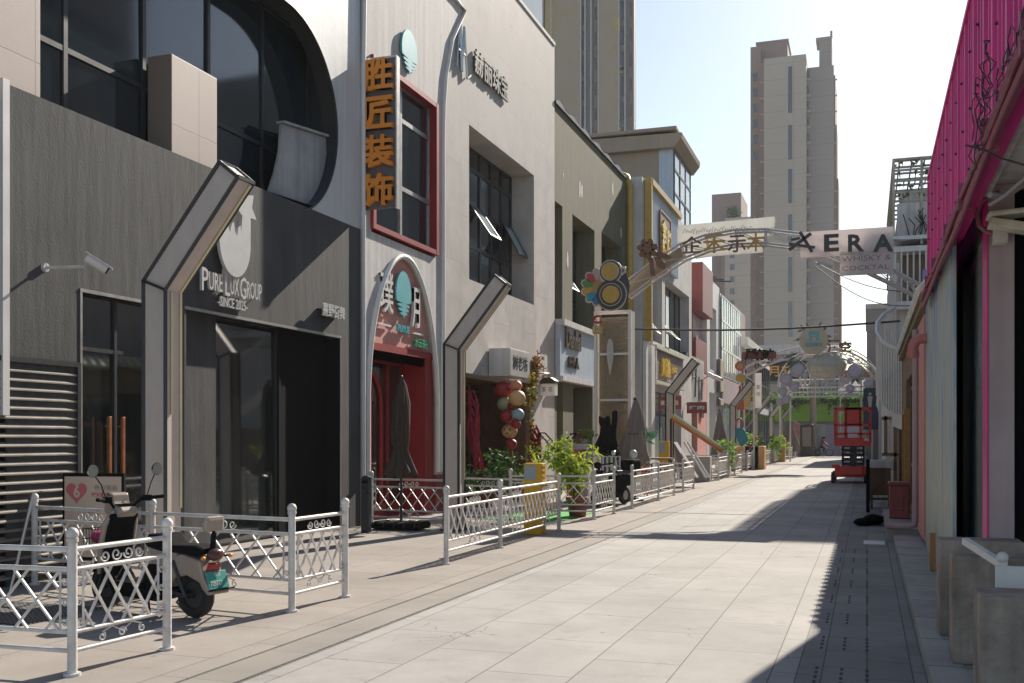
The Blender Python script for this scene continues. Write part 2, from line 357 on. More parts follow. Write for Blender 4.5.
m_cloudw = M('white board', (.80, .79, .76), .5, .05, 2, streak=.06, tl=.5)
m_lilac = M('lilac disc', (.48, .44, .52), .6, .1, 4)
m_erapink = M('rose grey board', (.80, .74, .73), .6, .06, 2, tl=.5)
m_cable = M('cable', (.05, .045, .045), .6, .2, 8)
m_copper = M('copper handle', (.42, .17, .08), .35, .2, 8, metal=.5)
m_skin = M('skin', (.45, .28, .2), .6, .05, 8)
m_cream = M('cream disc', (.50, .42, .30), .6, .08, 5)
m_leaf2 = M('grey green metal frond', (.10, .13, .11), .5, .3, 8)
# ================================================================== the setting
g = MB(); g.box(-900, 900, -300, 1500, -.5, -.012); kind(g.build('ground', m_base))
g = MB(); g.box(-12.5, -4.42, -6, 106, -.3, 0); kind(g.build('sidewalk', m_walk))
g = MB(); g.box(-4.37, -4.03, -6, 106, -.3, 0); kind(g.build('gutter', m_gutter))
g = MB(); g.box(-3.985, -.47, -6, 106, -.3, 0); kind(g.build('street', m_street))
g = MB(); g.box(-.465, .385, -6, 106, -.3, 0); kind(g.build('street_edge', m_small))
g = MB(); g.box(-4.42, -4.37, -6, 106, -.3, -.09); g.box(-4.03, -3.985, -6, 106, -.3, -.07); kind(g.build('drain_channel', m_slot))
g = MB(); g.box(-4.03, -4.018, -6, 106, -.02, .006); g.box(-3.997, -3.985, -6, 106, -.02, .006); kind(g.build('drain_rail', m_steel))
g = MB()
for X in (-.34, -.17, 0.0):
    y = 5.0
    while y < 16:
        if int(y/.6+.01) % 2 == 0: g.box(X-.011, X+.011, y, y+.075, -.02, .003)
        y += .15
kind(g.build('drain_slots', m_slot))
g = MB(); g.box(.39, .62, -6, 17.55, -.3, .12); g.box(.62, 7, -6, 34, -.3, .115); kind(g.build('kerb', m_kerb))
g = MB(); g.box(.30, .80, 17.6, 22.5, -.3, .2); kind(g.build('step', m_kerb))
g = MB()
g.prism([(-7.4, 19.6), (-5.7, 19.6), (-5.7, 22.6), (-7.4, 22.6)], 'z', .002, .014)
kind(g.build('artificial_turf', m_turf))

# ------------------------------------------------------------------ building helpers
def facade(mb, X, Y0, Y1, Z0, Z1, holes, depth, m=0, mr=None):
    ys = sorted({Y0, Y1, *[h[0] for h in holes], *[h[1] for h in holes]}); zs = sorted({Z0, Z1, *[h[2] for h in holes], *[h[3] for h in holes]})
    mr = m if mr is None else mr
    for i in range(len(ys)-1):
        for j in range(len(zs)-1):
            cy, cz = (ys[i]+ys[i+1])/2, (zs[j]+zs[j+1])/2
            if any(h[0] < cy < h[1] and h[2] < cz < h[3] for h in holes): continue
            mb.quad((X, ys[i], zs[j]), (X, ys[i+1], zs[j]), (X, ys[i+1], zs[j+1]), (X, ys[i], zs[j+1]), m)
    for a, b, c, d in holes:
        D = X-depth if X < 0 else X+depth
        mb.quad((X,a,c), (D,a,c), (D,a,d), (X,a,d), mr); mb.quad((X,b,c), (D,b,c), (D,b,d), (X,b,d), mr)
        mb.quad((X,a,d), (D,a,d), (D,b,d), (X,b,d), mr)
        if c > Z0+.01: mb.quad((X,a,c), (D,a,c), (D,b,c), (X,b,c), mr)
def hull(mb, X, Xb, Y0, Y1, Z0, Z1, m=0):
    mb.quad((X,Y0,Z0), (Xb,Y0,Z0), (Xb,Y0,Z1), (X,Y0,Z1), m); mb.quad((X,Y1,Z0), (Xb,Y1,Z0), (Xb,Y1,Z1), (X,Y1,Z1), m)
    mb.quad((X,Y0,Z1), (Xb,Y0,Z1), (Xb,Y1,Z1), (X,Y1,Z1), m); mb.quad((Xb,Y0,Z0), (Xb,Y1,Z0), (Xb,Y1,Z1), (Xb,Y0,Z1), m)
def window(par, X, y0, y1, z0, z1, nx, nz, mf, mg, bar=.05, sx=1, name='window', zt=None, d=.06):
    f = MB()
    for i in range(nx+1):
        y = y0+(y1-y0)*i/nx; f.box(X-d/2, X+d/2, max(y0, y-bar/2), min(y1, y+bar/2), z0, z1)
    for z in ([z0+(z1-z0)*i/nz for i in range(nz+1)] if zt is None else [z0, *zt, z1]):
        f.box(X-d/2+.004, X+d/2-.004, y0, y1, max(z0, z-bar/2), min(z1, z+bar/2))
    fo = f.build(name, mf, par)
    zz = [z0+(z1-z0)*i/nz for i in range(nz+1)] if zt is None else [z0, *zt, z1]
    sd = 1 if X < 0 else -1
    p = MB(); p.box(X-sd*.03-.004, X-sd*.03+.004, y0+.003, y1-.003, z0+.003, z1-.003)
    for i in range(nx):                                              # every sheet of glass sits a hair differently in its frame
        ya, yb = y0+(y1-y0)*i/nx, y0+(y1-y0)*(i+1)/nx
        for j in range(len(zz)-1):
            q, r_ = (yb-ya)*random.uniform(-.006, .006), (zz[j+1]-zz[j])*random.uniform(-.004, .004)
            p.quad((X-.004-q-r_, ya+.004, zz[j]+.004), (X-.004+q-r_, yb-.004, zz[j]+.004), (X-.004+q+r_, yb-.004, zz[j+1]-.004), (X-.004-q+r_, ya+.004, zz[j+1]-.004))
    p.build('pane', mg, fo)
    return fo
def sash(par, X, y0, y1, z0, z1, ang, mf, mg):
    """a top-hung pane pushed open"""
    H = z1-z0; f = MB(); c, s_ = math.cos(ang), math.sin(ang)
    def q(y, h, o): return (X+s_*h+o*c, y, z1-c*h+o*s_)
    for (ya, yb, ha, hb) in ((y0, y0+.05, 0, H), (y1-.05, y1, 0, H), (y0, y1, 0, .05), (y0, y1, H-.05, H)):
        vs = [q(y, h, o) for y in (ya, yb) for h in (ha, hb) for o in (0, .03)]
        f.add(vs, [(0,1,3,2),(4,6,7,5),(0,4,5,1),(2,3,7,6),(0,2,6,4),(1,5,7,3)])
    fo = f.build('open_sash', mf, par); p = MB(); p.add([q(y0+.04, .04, .012), q(y1-.04, .04, .012), q(y1-.04, H-.04, .012), q(y0+.04, H-.04, .012)], [(0,1,2,3)]); p.build('pane', mg, fo)

FX = -9.0
# ------------------------------------------------------------------ the charcoal building
b1 = thing('shop_building', 'charcoal plastered building with black shop openings and a rounded pale upper window surround', 'building', (FX, 12.0, 0))
w_ = MB()
facade(w_, FX, 9.0, 17.45, 0, 5.57, [(10.16, 11.62, 0, 3.46), (12.19, 16.65, 0, 3.49)], .4)
w_.quad((FX,9,5.57), (FX-.45,9,5.57), (FX-.45,17.45,5.57), (FX,17.45,5.57)); w_.quad((FX,9,0), (FX-.45,9,0), (FX-.45,9,5.57), (FX,9,5.57))
w_.build('charcoal_wall', m_dark, b1)
w_ = MB(); w_.box(FX-.45, FX-.22, 12.19, 13.2, 0, 3.487)                      # plaster pier inside the recess
w_.build('inner_pier', m_dark, b1)
w_ = MB(); w_.box(FX-.42, FX-.27, 15.05, 16.647, 0, 3.487); w_.box(FX-.42, FX-.24, 14.99, 15.05, 0, 3.487); w_.box(FX-.27, FX-.012, 16.625, 16.647, 0, 3.44)
w_.build('black_entrance_lining', m_black, b1)
w_ = MB(); w_.box(FX-.02, FX+.012, 12.15, 16.69, 3.45, 3.492); w_.box(FX-.02, FX+.012, 10.12, 11.66, 3.42, 3.462); w_.box(FX-.03, FX+.01, 10.125, 10.16, 0, 3.42); w_.box(FX-.02, FX+.006, 16.65, 16.68, 0, 3.45)
w_.build('opening_trim', m_steel, b1)
window(b1, FX-.3, 13.2, 14.99, 0.02, 3.487, 1, 1, m_frame, m_glass, .05)
dr = window(b1, FX-.14, 10.16, 11.62, 0.03, 3.44, 2, 1, m_frame, m_glass, .05, name='glass_door', zt=[2.75])
h = MB()
for y in (10.68, 10.93):
    h.box(FX-.05, FX-.01, y-.022, y+.022, .98, 1.92)
    for z in (1.1, 1.8): h.cyl((FX-.1, y, z), (FX-.04, y, z), .012, n=8)
h.build('handle', m_copper, dr, bevel=.005)
# white post at the neighbour's edge
w_ = MB(); w_.box(FX-.06, FX+.05, 8.9, 8.995, 1.9, 5.6); w_.build('white_edge_strip', m_white, b1)
# upper surround with the stadium window
pts = [(17.44, 5.575), (17.44, 14), (5, 14), (5, 8.8)]
cy, cz, rr_ = 14.85, 7.1, 1.7
pts += [(cy+rr_*math.sin(a), cz+rr_*math.cos(a)) for a in [math.pi*i/28 for i in range(0, 26)]]
pts += [(15.3, 5.575)]
w_ = MB(); w_.prism(pts, 'x', FX-.30, FX-.01, 0, 1); w_.build('pale_surround', [m_panelw, m_frame], b1)
w_ = MB(); w_.box(FX-.6, FX-.301, 16.56, 17.4, 5.3, 9.5); w_.box(FX-.6, FX-.301, 6, 17.4, 8.9, 9.6); w_.build('dark_lining', m_frame, b1)
w_ = MB()
rim = [(FX-.0, cy+rr_*math.sin(a), cz+rr_*math.cos(a)) for a in [math.pi*i/40 for i in range(0, 37)]]
w_.tube([(FX-.0, 8, 8.8)]+rim, .018, 6); w_.build('window_rim', m_frame, b1)
w_ = MB(); cvp = [(15.0, 6.87), (16.5, 7.05), (16.52, 6.7), (16.40, 6.3), (16.15, 5.9), (15.9, 5.72), (14.62, 5.66), (14.8, 6.0), (14.95, 6.4)]
w_.prism(cvp, 'x', FX-.24, FX-.2); w_.prism([(15.0, 6.88), (16.5, 7.06), (16.5, 7.1), (15.0, 6.92)], 'x', FX-.3, FX-.14)
w_.build('curved_balcony_panel', m_panelg, b1)
w_ = MB(); w_.box(FX-.5, FX-.1, 12.0, 13.06, 5.4, 6.97); w_.build('stone_pier', m_stone, b1, bevel=.008)
w_ = MB(); w_.box(FX-.6, FX-.1, 7.0, 9.6, 5.4, 9.5); w_.build('stone_pier', m_stone, b1, bevel=.008)
window(b1, FX-.58, 6.0, 16.5, 5.4, 8.9, 7, 1, m_frame, m_glassb, .07, zt=[6.55], name='upper_window')
w_ = MB(); w_.box(FX-8, FX-.46, 4, 17.4, 0, 5.3); w_.box(FX-8, FX-.75, 4, 17.4, 5.3, 14); w_.build('core', m_black, b1)
# the louvred vent beside the door
lv = thing('louvre_vent', 'large dark louvred vent grille low on the charcoal wall', 'vent', (FX, 9.1, 0))
w_ = MB(); w_.box(FX-.02, FX+.03, 10.06, 10.115, 0, 2.56); w_.box(FX-.02, FX+.03, 7.0, 10.06, 2.5, 2.56); w_.build('vent_frame', m_frame, lv)
w_ = MB(); w_.box(FX-.05, FX-.03, 7.0, 10.1, 0, 2.5); w_.build('backing', m_black, lv)
w_ = MB()
z = .06
while z < 2.45:
    w_.prism([(FX-.05, z+.075), (FX-.043, z+.082), (FX+.02, z+.035), (FX+.02, z+.02), (FX+.01, z+.02)], 'y', 7.0, 10.055); z += .105
w_.build('slats', M('vent slat paint', (.27, .24, .21), .55, .2, 3, streak=.25), lv)

# ------------------------------------------------------------------ the arch shop (white front, red arch)
b2 = thing('arch_shop_building', 'white fronted shop building with red arched doorway and red framed window', 'building', (FX, 19.4, 0))
XA = FX+.03
def sup(y):                                                          # outline of the arch
    k = abs(y-19.3)/1.69; return 2.2+3.15*max(0, 1-k**1.95)**(1/1.95)
ys = [17.62+3.36*i/40 for i in range(41)]
low = [(17.45, 0), (17.45, 5.6), (21.33, 5.6), (21.33, 0), (20.98, 0)]+[(y, sup(y)) for y in reversed(ys)]+[(17.62, 0)]
w_ = MB(); w_.prism(low, 'x', FX-.35, XA)
w_.prism([(17.45, 5.6), (17.84, 5.6), (17.84, 8.95), (17.9, 10.3), (18.2, 11.72), (17.75, 11.72), (17.5, 10.2), (17.45, 8.5)], 'x', FX-.35, XA-.001)
w_.prism([(17.84, 8.95), (20.94, 8.95), (20.94, 5.6), (21.33, 5.6), (21.33, 8.4), (21.47, 9.7), (21.86, 10.73), (22.65, 11.72), (18.2, 11.72), (17.9, 10.3)], 'x', FX-.35, XA-.002)
w_.build('white_front', m_greyp, b2)
w_ = MB()
w_.tube([(XA+.02, 17.47, .9), (XA+.02, 17.47, 8.5), (XA+.02, 17.52, 10.2), (XA+.02, 17.8, 12.4)], .045, 8)
w_.tube([(XA+.02, 21.33, .9), (XA+.02, 21.33, 8.4), (XA+.02, 21.38, 9.1), (XA+.02, 21.5, 9.8), (XA+.02, 21.86, 10.73), (XA+.02, 22.65, 11.7), (XA+.02, 22.2, 11.75), (XA+.02, 17.8, 11.75)], .05, 8)
w_.build('edge_moulding', m_white, b2)
w_ = MB()
arc = [(XA+.03, 17.62, z) for z in (.9, 1.5, 2.0)]+[(XA+.03, y, max(2.15, sup(y))) for y in ys]+[(XA+.03, 20.98, z) for z in (2.0, 1.5, .9)]
w_.tube(arc, .058, 10); w_.build('arch_moulding', m_white, b2)
w_ = MB(); w_.box(FX-.3, XA+.012, 17.46, 17.64, 0, .84); w_.box(FX-.3, XA+.012, 20.96, 21.32, 0, .84); w_.each('red_plinth', m_redb, b2)
tym = [(y, sup(y)-.01) for y in ys if 17.7 < y < 20.9]
w_ = MB(); w_.prism(tym+[(20.86, 3.5), (17.74, 3.5)], 'x', FX-.1, FX-.04); w_.build('sign_panel', m_pinkred, b2)
w_ = MB(); w_.box(FX-.6, FX-.0, 17.64, 20.96, 3.36, 3.5); w_.box(FX-.7, FX-.02, 20.5, 20.96, 0, 3.36); w_.box(FX-.7, FX-.02, 17.63, 17.95, 0, 3.36); w_.build('door_surround', m_red, b2)
dr = MB(); X = FX-.56
for y in (17.98, 19.72, 20.42): dr.box(X-.03, X+.03, y-.05, y+.05, 0, 3.3)
dr.box(X-.03, X+.03, 17.95, 20.45, 3.2, 3.3); dr.box(X-.03, X+.03, 17.95, 20.45, 0, .3)
dr.tube([(X+.02, 18.1, .2), (X+.02, 18.1, 2.4)]+[(X+.02, 18.75-.65*math.cos(a), 2.3+.75*math.sin(a)) for a in [math.pi*i/12 for i in range(1, 12)]]+[(X+.02, 19.4, 2.2), (X+.02, 19.4, .2)], .055, 6)
dr.tube([(X+.05, 18.25, .5), (X+.05, 18.25, 1.5), (X+.05, 18.4, 1.75), (X+.05, 18.6, 1.6), (X+.05, 18.62, .5)], .04, 6)
do = dr.build('door', m_red, b2)
w_ = MB(); w_.box(X-.02, X-.005, 17.95, 20.45, .02, 3.3); w_.build('pane', m_glass, do)
w_ = MB(); w_.box(FX-.3, XA+.07, 17.80, 17.92, 5.66, 8.98); w_.box(FX-.3, XA+.07, 20.86, 20.98, 5.66, 8.98); w_.box(FX-.3, XA+.066, 17.92, 20.86, 5.66, 5.76); w_.box(FX-.3, XA+.066, 17.92, 20.86, 8.88, 8.98)
w_.build('red_window_frame', m_red, b2)
window(b2, FX-.1, 17.9, 20.88, 5.75, 8.9, 2, 1, m_steel, m_glassb, .09, zt=[6.8, 8.2])
w_ = MB(); w_.box(FX-8, FX-.62, 17.4, 21.3, 0, 12.5); w_.build('core', m_black, b2)
# writing and emblem over the arch
XS = FX-.04
def ring(y, z, ry, rz, X0, X1, mb, cut=True, teeth=7):
    p = [(y+ry*math.sin(a), z+rz*math.cos(a)) for a in [-1.9+3.8*i/24 for i in range(25)]]
    for i in range(teeth):
        k = 1-(i+.5)/teeth; zz = z-rz*.34-rz*.66*(i+1)/teeth; wd = ry*math.sqrt(max(.02, 1-((zz-z)/rz)**2))
        p += [(y+wd*.9, zz+rz*.09), (y+wd*.25, zz+rz*.045), (y+wd*.8, zz)] if i % 2 == 0 else [(y+wd*.9, zz+rz*.02)]
    for i in reversed(range(teeth)):
        zz = z-rz*.34-rz*.66*(i+1)/teeth; wd = ry*math.sqrt(max(.02, 1-((zz-z)/rz)**2))
        p += [(y-wd*.85, zz), (y-wd*.1, zz+rz*.04), (y-wd*.9, zz+rz*.09)] if i % 2 == 0 else [(y-wd*.9, zz+rz*.02)]
    mb.prism(p, 'x', X0, X1)
w_ = MB(); ring(19.25, 4.58, .36, .47, XS+.06, XS+.1, w_); w_.build('moon_emblem', m_teal, b2)
w_ = MB(); w_.text('璞', .56, .8, .06, east(XS+.05, 18.16, 4.12), fat=.012); w_.text('月', .36, .82, .06, east(XS+.05, 19.66, 3.96), fat=.015)
w_.box(XS+.03, XS+.07, 18.15, 18.72, 3.86, 3.9); w_.box(XS+.03, XS+.07, 19.75, 20.3, 3.83, 3.87); w_.build('shop_name', m_white, b2)
w_ = MB(); w_.text('PUYUE', .55, .15, .05, east(XS+.05, 18.98, 3.8), bold=.02); w_.build('latin_name', m_teal, b2)
w_ = MB(); w_.text('水云茶社', .75, .2, .05, east(XS+.05, 19.8, 3.56), bold=.015); w_.build('small_name', M('green letters', (.06, .33, .2), .5), b2)
w_ = MB(); ring(19.45, 9.6, .38, .44, XA+.03, XA+.07, w_); o = w_.build('moon_emblem', m_teal, b2)

# ------------------------------------------------------------------ concrete panel building
b3 = thing('concrete_building', 'tall pale concrete panelled building with one deep square window', 'building', (FX, 26, 0))
w_ = MB(); facade(w_, FX, 21.33, 30.2, 0, 13.6, [(23.05, 28.15, 5.45, 9.15), (22.6, 28.06, 0, 3.2)], .72); hull(w_, FX, FX-10, 21.33, 30.2, 0, 13.6)
w_.build('panel_wall', m_concrete, b3)
window(b3, FX-.7, 23.05, 28.15, 5.45, 9.15, 6, 1, m_frame, m_glassb, .1, zt=[6.6, 7.6, 8.6])
sash(b3, FX-.66, 24.75, 25.6, 6.65, 7.65, .6, m_frame, m_glassl); sash(b3, FX-.66, 27.3, 28.1, 6.65, 7.65, .5, m_frame, m_glassl)
w_ = MB(); w_.box(FX-.7, FX-.1, 27.7, 28.05, 0, 3.2); w_.box(FX-2.6, FX-.72, 28.07, 28.3, 0, 3.2); w_.box(FX-2.6, FX-.72, 22.3, 22.6, 0, 3.2); w_.box(FX-2.6, FX-.72, 22.6, 28.06, 3.2, 3.3); w_.build('timber_lining', m_brownw, b3)
fr = window(b3, FX-1.6, 22.6, 28.06, 0.02, 3.18, 6, 1, m_brownw, m_glass, .12, zt=[.5, 2.6], name='timber_shopfront')
w_ = MB(); w_.box(FX+.0, FX+.6, 22.0, 28.2, 0.01, .16) ; w_.build('doorstep', m_conc, b3)
XS = FX+.03
w_ = MB(); w_.text('赫丽珠宝', 2.45, .62, .05, east(XS, 23.25, 10.45), bold=.02)
w_.build('shop_name', M('bronze letters', (.16, .145, .13), .4, metal=.4), b3)
w_ = MB()
for a_, b_ in (((22.12, 10.2), (22.3, 11.3)), ((22.3, 11.3), (22.42, 10.2)), ((22.42, 10.2), (22.58, 11.3)), ((22.58, 11.3), (22.78, 10.15)), ((22.78, 10.15), (23.0, 10.3)), ((22.2, 10.65), (22.7, 10.65)), ((22.35, 11.3), (22.46, 10.2))):
    w_.tube([(XS+.03, *a_), (XS+.03, *b_)], .03, 4)
w_.build('monogram', m_steel, b3)
w_ = MB(); w_.box(FX-2, FX-.3, 27.6, 29.9, 13.62, 15.2); w_.build('roof_plant_room', m_glassl, b3)
w_ = MB(); w_.box(FX-.08, FX+.03, 21.4, 30.2, 13.58, 13.68); w_.build('parapet_cap', m_greyp, b3)

# ------------------------------------------------------------------ olive building
b4 = thing('olive_building', 'drab olive rendered building with tall recessed windows and a wavy dark parapet', 'building', (FX, 35, 0))
w_ = MB()
facade(w_, FX-.02, 30.22, 40.1, 0, 11.9, [(30.3, 31.13, 5.3, 8.9), (32.29, 35.16, 5.3, 8.9), (36.17, 39.4, 5.3, 9.05), (30.5, 31.2, 0, 3.4), (32.4, 34.9, 0, 3.4), (35.9, 39.5, 0, 3.6)], .75)
hull(w_, FX-.02, FX-9, 30.22, 40.1, 0, 11.9); w_.build('olive_wall', m_olive, b4)
w_ = MB(); pa = [(30.22, 11.86)]+[(30.22+9.9*i/30, 11.95+.06*math.sin(i*1.3)+.03*random.random()) for i in range(31)]+[(40.12, 11.86)]
w_.prism(pa, 'x', FX-.3, FX+.05); w_.build('parapet_edge', m_frame, b4)
for a, b in ((30.3, 31.13), (32.29, 35.16), (36.17, 39.4)): window(b4, FX-.7, a, b, 5.3, 8.9 if a < 36 else 9.05, 2 if b-a > 1 else 1, 1, m_frame, m_glassb, .07, zt=[6.3])
sash(b4, FX-.6, 32.5, 33.6, 6.4, 7.2, .6, m_steel, m_glassl)
for a, b in ((30.5, 31.2), (32.4, 34.9), (35.9, 39.5)): window(b4, FX-.7, a, b, 0.02, 3.4, 2 if b-a > 1 else 1, 1, m_frame, m_glass, .07, zt=[2.5], name='shopfront')
w_ = MB()
for y, z, r in ((33.2, 9.9, .13), (33.45, 9.9, .11), (37.9, 11.0, .12), (31.7, 7.3, .12), (39.3, 9.6, .1), (31.2, 9.9, .05)):
    p = [(y+r*random.uniform(.6, 1.1)*math.cos(a), z+2.4*r*random.uniform(.7, 1.1)*math.sin(a)) for a in [2*math.pi*i/12 for i in range(12)]]
    w_.prism(p, 'x', FX-.018, FX-.014)
w_.build('bare_plaster_patches', M('bare plaster', (.6, .6, .6), .8), b4)
sg = MB(); sg.box(FX-.0, FX+.16, 30.27, 34.9, 3.55, 5.1); so = sg.build('sign_board', m_blue, b4)
w_ = MB(); w_.box(FX, FX+.3, 30.25, 34.95, 5.1, 5.28); w_.box(FX, FX+.26, 30.25, 34.95, 3.4, 3.55); w_.box(FX, FX+.24, 34.9, 35.02, 3.55, 5.1); w_.build('sign_frame', m_greyp, so)
w_ = MB(); w_.text('Danhai', 1.75, .62, .06, east(FX+.17, 30.75, 4.45), bold=.02); w_.text('丹海人', 1.2, .38, .06, east(FX+.17, 31.05, 3.85), bold=.02); w_.build('lettering', M('dark gold letters', (.12, .09, .05), .35, metal=.5), so)
gp = thing('downpipe', 'thick ochre yellow downpipe at the end of the olive building', 'pipe', (FX, 40.2, 0))
w_ = MB(); w_.tube([(FX-.9, 40.22, 12.1), (FX-.3, 40.22, 12.15), (FX+.0, 40.22, 12.0), (FX+.12, 40.22, 11.6), (FX+.12, 40.22, 8), (FX+.12, 40.22, 0)], .13, 10); w_.build('pipe', m_gold, gp)

# ------------------------------------------------------------------ blue-sign building with the tan tower above
XB = -8.4
b5 = thing('corrugated_sign_building', 'building with a pale blue corrugated sign panel and a tan tower with a heavy cornice', 'building', (XB, 46, 0))
w_ = MB(); facade(w_, XB-.02, 40.36, 52.6, 0, 12.0, [(42.2, 49.5, 0, 3.7), (42.2, 44.6, 5.7, 8.7), (45.3, 51.8, 5.7, 8.7)], .6); hull(w_, XB-.02, XB-9, 40.36, 52.6, 0, 12.0)
w_.build('grey_wall', m_greyp, b5)
w_ = MB()
y = 41.0
while y < 47.7:
    w_.prism([(XB+.1, y), (XB+.1, y+.07), (XB+.16, y+.1), (XB+.16, y+.17), (XB+.1, y+.2), (XB+.1, y+.24), (XB, y+.24), (XB, y)], 'z', 9.0, 11.8); y += .24
so = w_.build('corrugated_panel', m_blue, b5)
w_ = MB(); w_.box(XB, XB+.28, 40.8, 40.98, 5.5, 12.05); w_.box(XB, XB+.3, 40.98, 47.9, 11.8, 12.05); w_.build('gold_edge', m_gold, so)
w_ = MB(); w_.box(XB+.17, XB+.22, 42.9, 45.3, 8.9, 11.2); w_.box(XB+.222, XB+.25, 42.85, 42.95, 8.9, 11.25); w_.box(XB+.222, XB+.25, 45.25, 45.35, 8.9, 11.25); w_.box(XB+.222, XB+.25, 42.95, 45.25, 11.15, 11.25); w_.build('picture_frame', m_brownb, so)
w_ = MB(); w_.text('鑫', .95, 1.6, .08, east(XB+.225, 43.05, 9.3), bold=.02); w_.text('隆', .95, 1.5, .08, east(XB+.225, 44.15, 9.2), bold=.02); w_.build('gold_characters', M('bright gold', (.72, .48, .03), .35), so)
window(b5, XB-.5, 42.2, 44.6, 5.7, 8.7, 2, 1, m_frame, m_glassl, .08, zt=[6.6]); window(b5, XB-.5, 45.3, 51.8, 5.7, 8.7, 5, 1, m_frame, m_glassb, .08, zt=[6.6])
sash(b5, XB-.4, 42.4, 43.3, 5.8, 6.7, .7, m_steel, m_glassl); sash(b5, XB-.4, 46.2, 47.3, 5.8, 6.8, .8, m_steel, m_glassl)
window(b5, XB-.5, 42.2, 49.5, 0.02, 3.7, 5, 1, m_frame, m_glassl, .08, name='shopfront', zt=[2.7])
w_ = MB(); w_.box(XB-.0, XB+.14, 42.2, 49.1, 4.05, 5.35); so = w_.build('shop_sign', M('aubergine sign board', (.10, .06, .075), .5, .1, 3), b5)
w_ = MB(); w_.box(XB+.141, XB+.16, 42.4, 47.4, 4.1, 4.85); w_.build('sign_field', M('rose grey sign field', (.38, .31, .32), .5), so)
w_ = MB(); w_.box(XB, XB+.25, 42.1, 49.2, 5.35, 5.5); w_.box(XB, XB+.22, 42.1, 49.2, 3.9, 4.05); w_.box(XB, XB+.22, 42.05, 42.2, 4.05, 5.35); w_.build('sign_frame', m_tileroof, so)
w_ = MB(); w_.text('川渝', 2.0, .85, .1, east(XB+.162, 43.2, 4.25), bold=.03); w_.text('小吃', 1.3, .35, .1, east(XB+.162, 45.4, 4.5), bold=.03); w_.build('lettering', M('bright gold', (.75, .5, .05), .4), so)
w_ = MB(); w_.box(XB-8, XB-.15, 48.0, 52.8, 12.0, 15.1)
w_.build('tan_tower', m_tan, b5)
w_ = MB(); w_.box(XB-.8, XB-.13, 47.95, 48.0, 12.0, 15.1); w_.build('corner_strip', m_blue, b5)
window(b5, XB-.1, 48.05, 52.7, 12.0, 15.1, 3, 1, m_frame, m_glassl, .1, zt=[13.1, 14.2])
w_ = MB(); w_.prism([(XB-9, 15.1), (XB-.02, 15.1), (XB+.30, 15.5), (XB+.34, 15.75), (XB-9, 15.9)], 'y', 47.6, 53.2); w_.box(XB-9, XB+.1, 47.5, 53.2, 15.88, 16.05); w_.build('cornice', m_tan, b5, bevel=.03)
w_ = MB(); w_.box(XB-.0, XB+.14, 40.4, 40.8, 0, 5.5); w_.box(XB, XB+.2, 41.2, 41.9, 0, 5.4); w_.build('white_pilaster', m_white, b5)
for k, (y, s_) in enumerate(((43.2, '重庆小面'), (50.5, '烤肉'))):
    t_ = thing('hanging_sign', ['small dark red blade sign hanging below the aubergine shop board', 'small dark red blade sign beside the tall white sign board'][k], 'sign', (XB, y, 2.9))
    w_ = MB(); w_.box(XB+.08, XB+1.05, y, y+.1, 2.85, 3.4); w_.build('board', m_redb, t_, bevel=.01)
    w_ = MB(); w_.text(s_, .75, .2, .01, south(XB+.18, y-.001, 3.03), bold=.02); w_.build('lettering', m_white, t_)
    w_ = MB(); w_.box(XB, XB+.08, y+.03, y+.07, 3.3, 3.34); w_.build('bracket', m_frame, t_)

# ------------------------------------------------------------------ red box building
b6 = thing('red_box_building', 'building with a projecting dark red box window above a salmon shop front', 'building', (-9, 56, 0))
w_ = MB(); facade(w_, -9.2, 52.62, 61.2, 0, 9.4, [(53.0, 56.4, 5.9, 8.9), (53.0, 59.0, 0, 3.2)], .4); hull(w_, -9.2, -17, 52.62, 61.2, 0, 9.4); w_.build('grey_wall', m_greyp, b6)
w_ = MB(); w_.box(-9.6, -8.55, 57.2, 61.18, 8.6, 11.35); w_.build('red_box', m_redb, b6, bevel=.02)
w_ = MB(); w_.box(-9.5, -9.0, 56.6, 57.5, 5.2, 8.6); w_.build('red_pier', m_redb, b6)
window(b6, -9.5, 53.0, 56.4, 5.9, 8.9, 3, 1, m_frame, m_glassb, .08, zt=[6.8]); window(b6, -9.5, 53.0, 59.0, .02, 3.2, 4, 1, m_brownw, m_glass, .1, name='shopfront')
w_ = MB(); w_.box(-9.19, -8.9, 57.6, 61.1, 0, 5.4); w_.build('salmon_front', m_pinkred, b6)
w_ = MB(); w_.box(-9.19, -8.88, 57.0, 61.15, 5.42, 7.2); w_.build('red_band', m_redb, b6)
w_ = MB(); w_.text('酒', .9, 1.1, .1, east(-8.88, 58.4, 4.0), bold=.02); w_.text('馆', .9, 1.1, .1, east(-8.88, 58.4, 2.8), bold=.02); w_.build('lettering', m_brownb, b6)
wb = thing('sign_board', 'tall white projecting sign board with slashed grey strokes and dark side', 'sign', (-8.6, 53.5, 3.4))
w_ = MB(); w_.box(-9.15, -8.45, 51.2, 51.6, 3.3, 5.9); w_.box(-9.1, -8.62, 51.6, 57.2, 3.3, 5.85); w_.build('dark_side', m_frame, wb)
w_ = MB(); w_.box(-8.6, -8.48, 51.61, 57.2, 3.25, 5.85); w_.build('white_face', m_cloudw, wb)
w_ = MB()
for a_, b_, r_ in (((52.3, 3.9), (53.4, 5.1), .05), ((53.2, 4.9), (53.6, 5.5), .04), ((54.0, 3.8), (54.3, 5.3), .05), ((55.3, 3.7), (55.3, 4.9), .04), ((56.3, 3.7), (56.3, 4.8), .04), ((52.6, 4.7), (54.6, 4.9), .035), ((54.8, 4.7), (56.8, 4.9), .035)):
    w_.tube([(-8.47, *a_), (-8.47, *b_)], r_, 4)
w_.text('小酒馆', .8, .2, .02, east(-8.48, 55.8, 3.4)); w_.build('strokes', m_signgrey, wb)
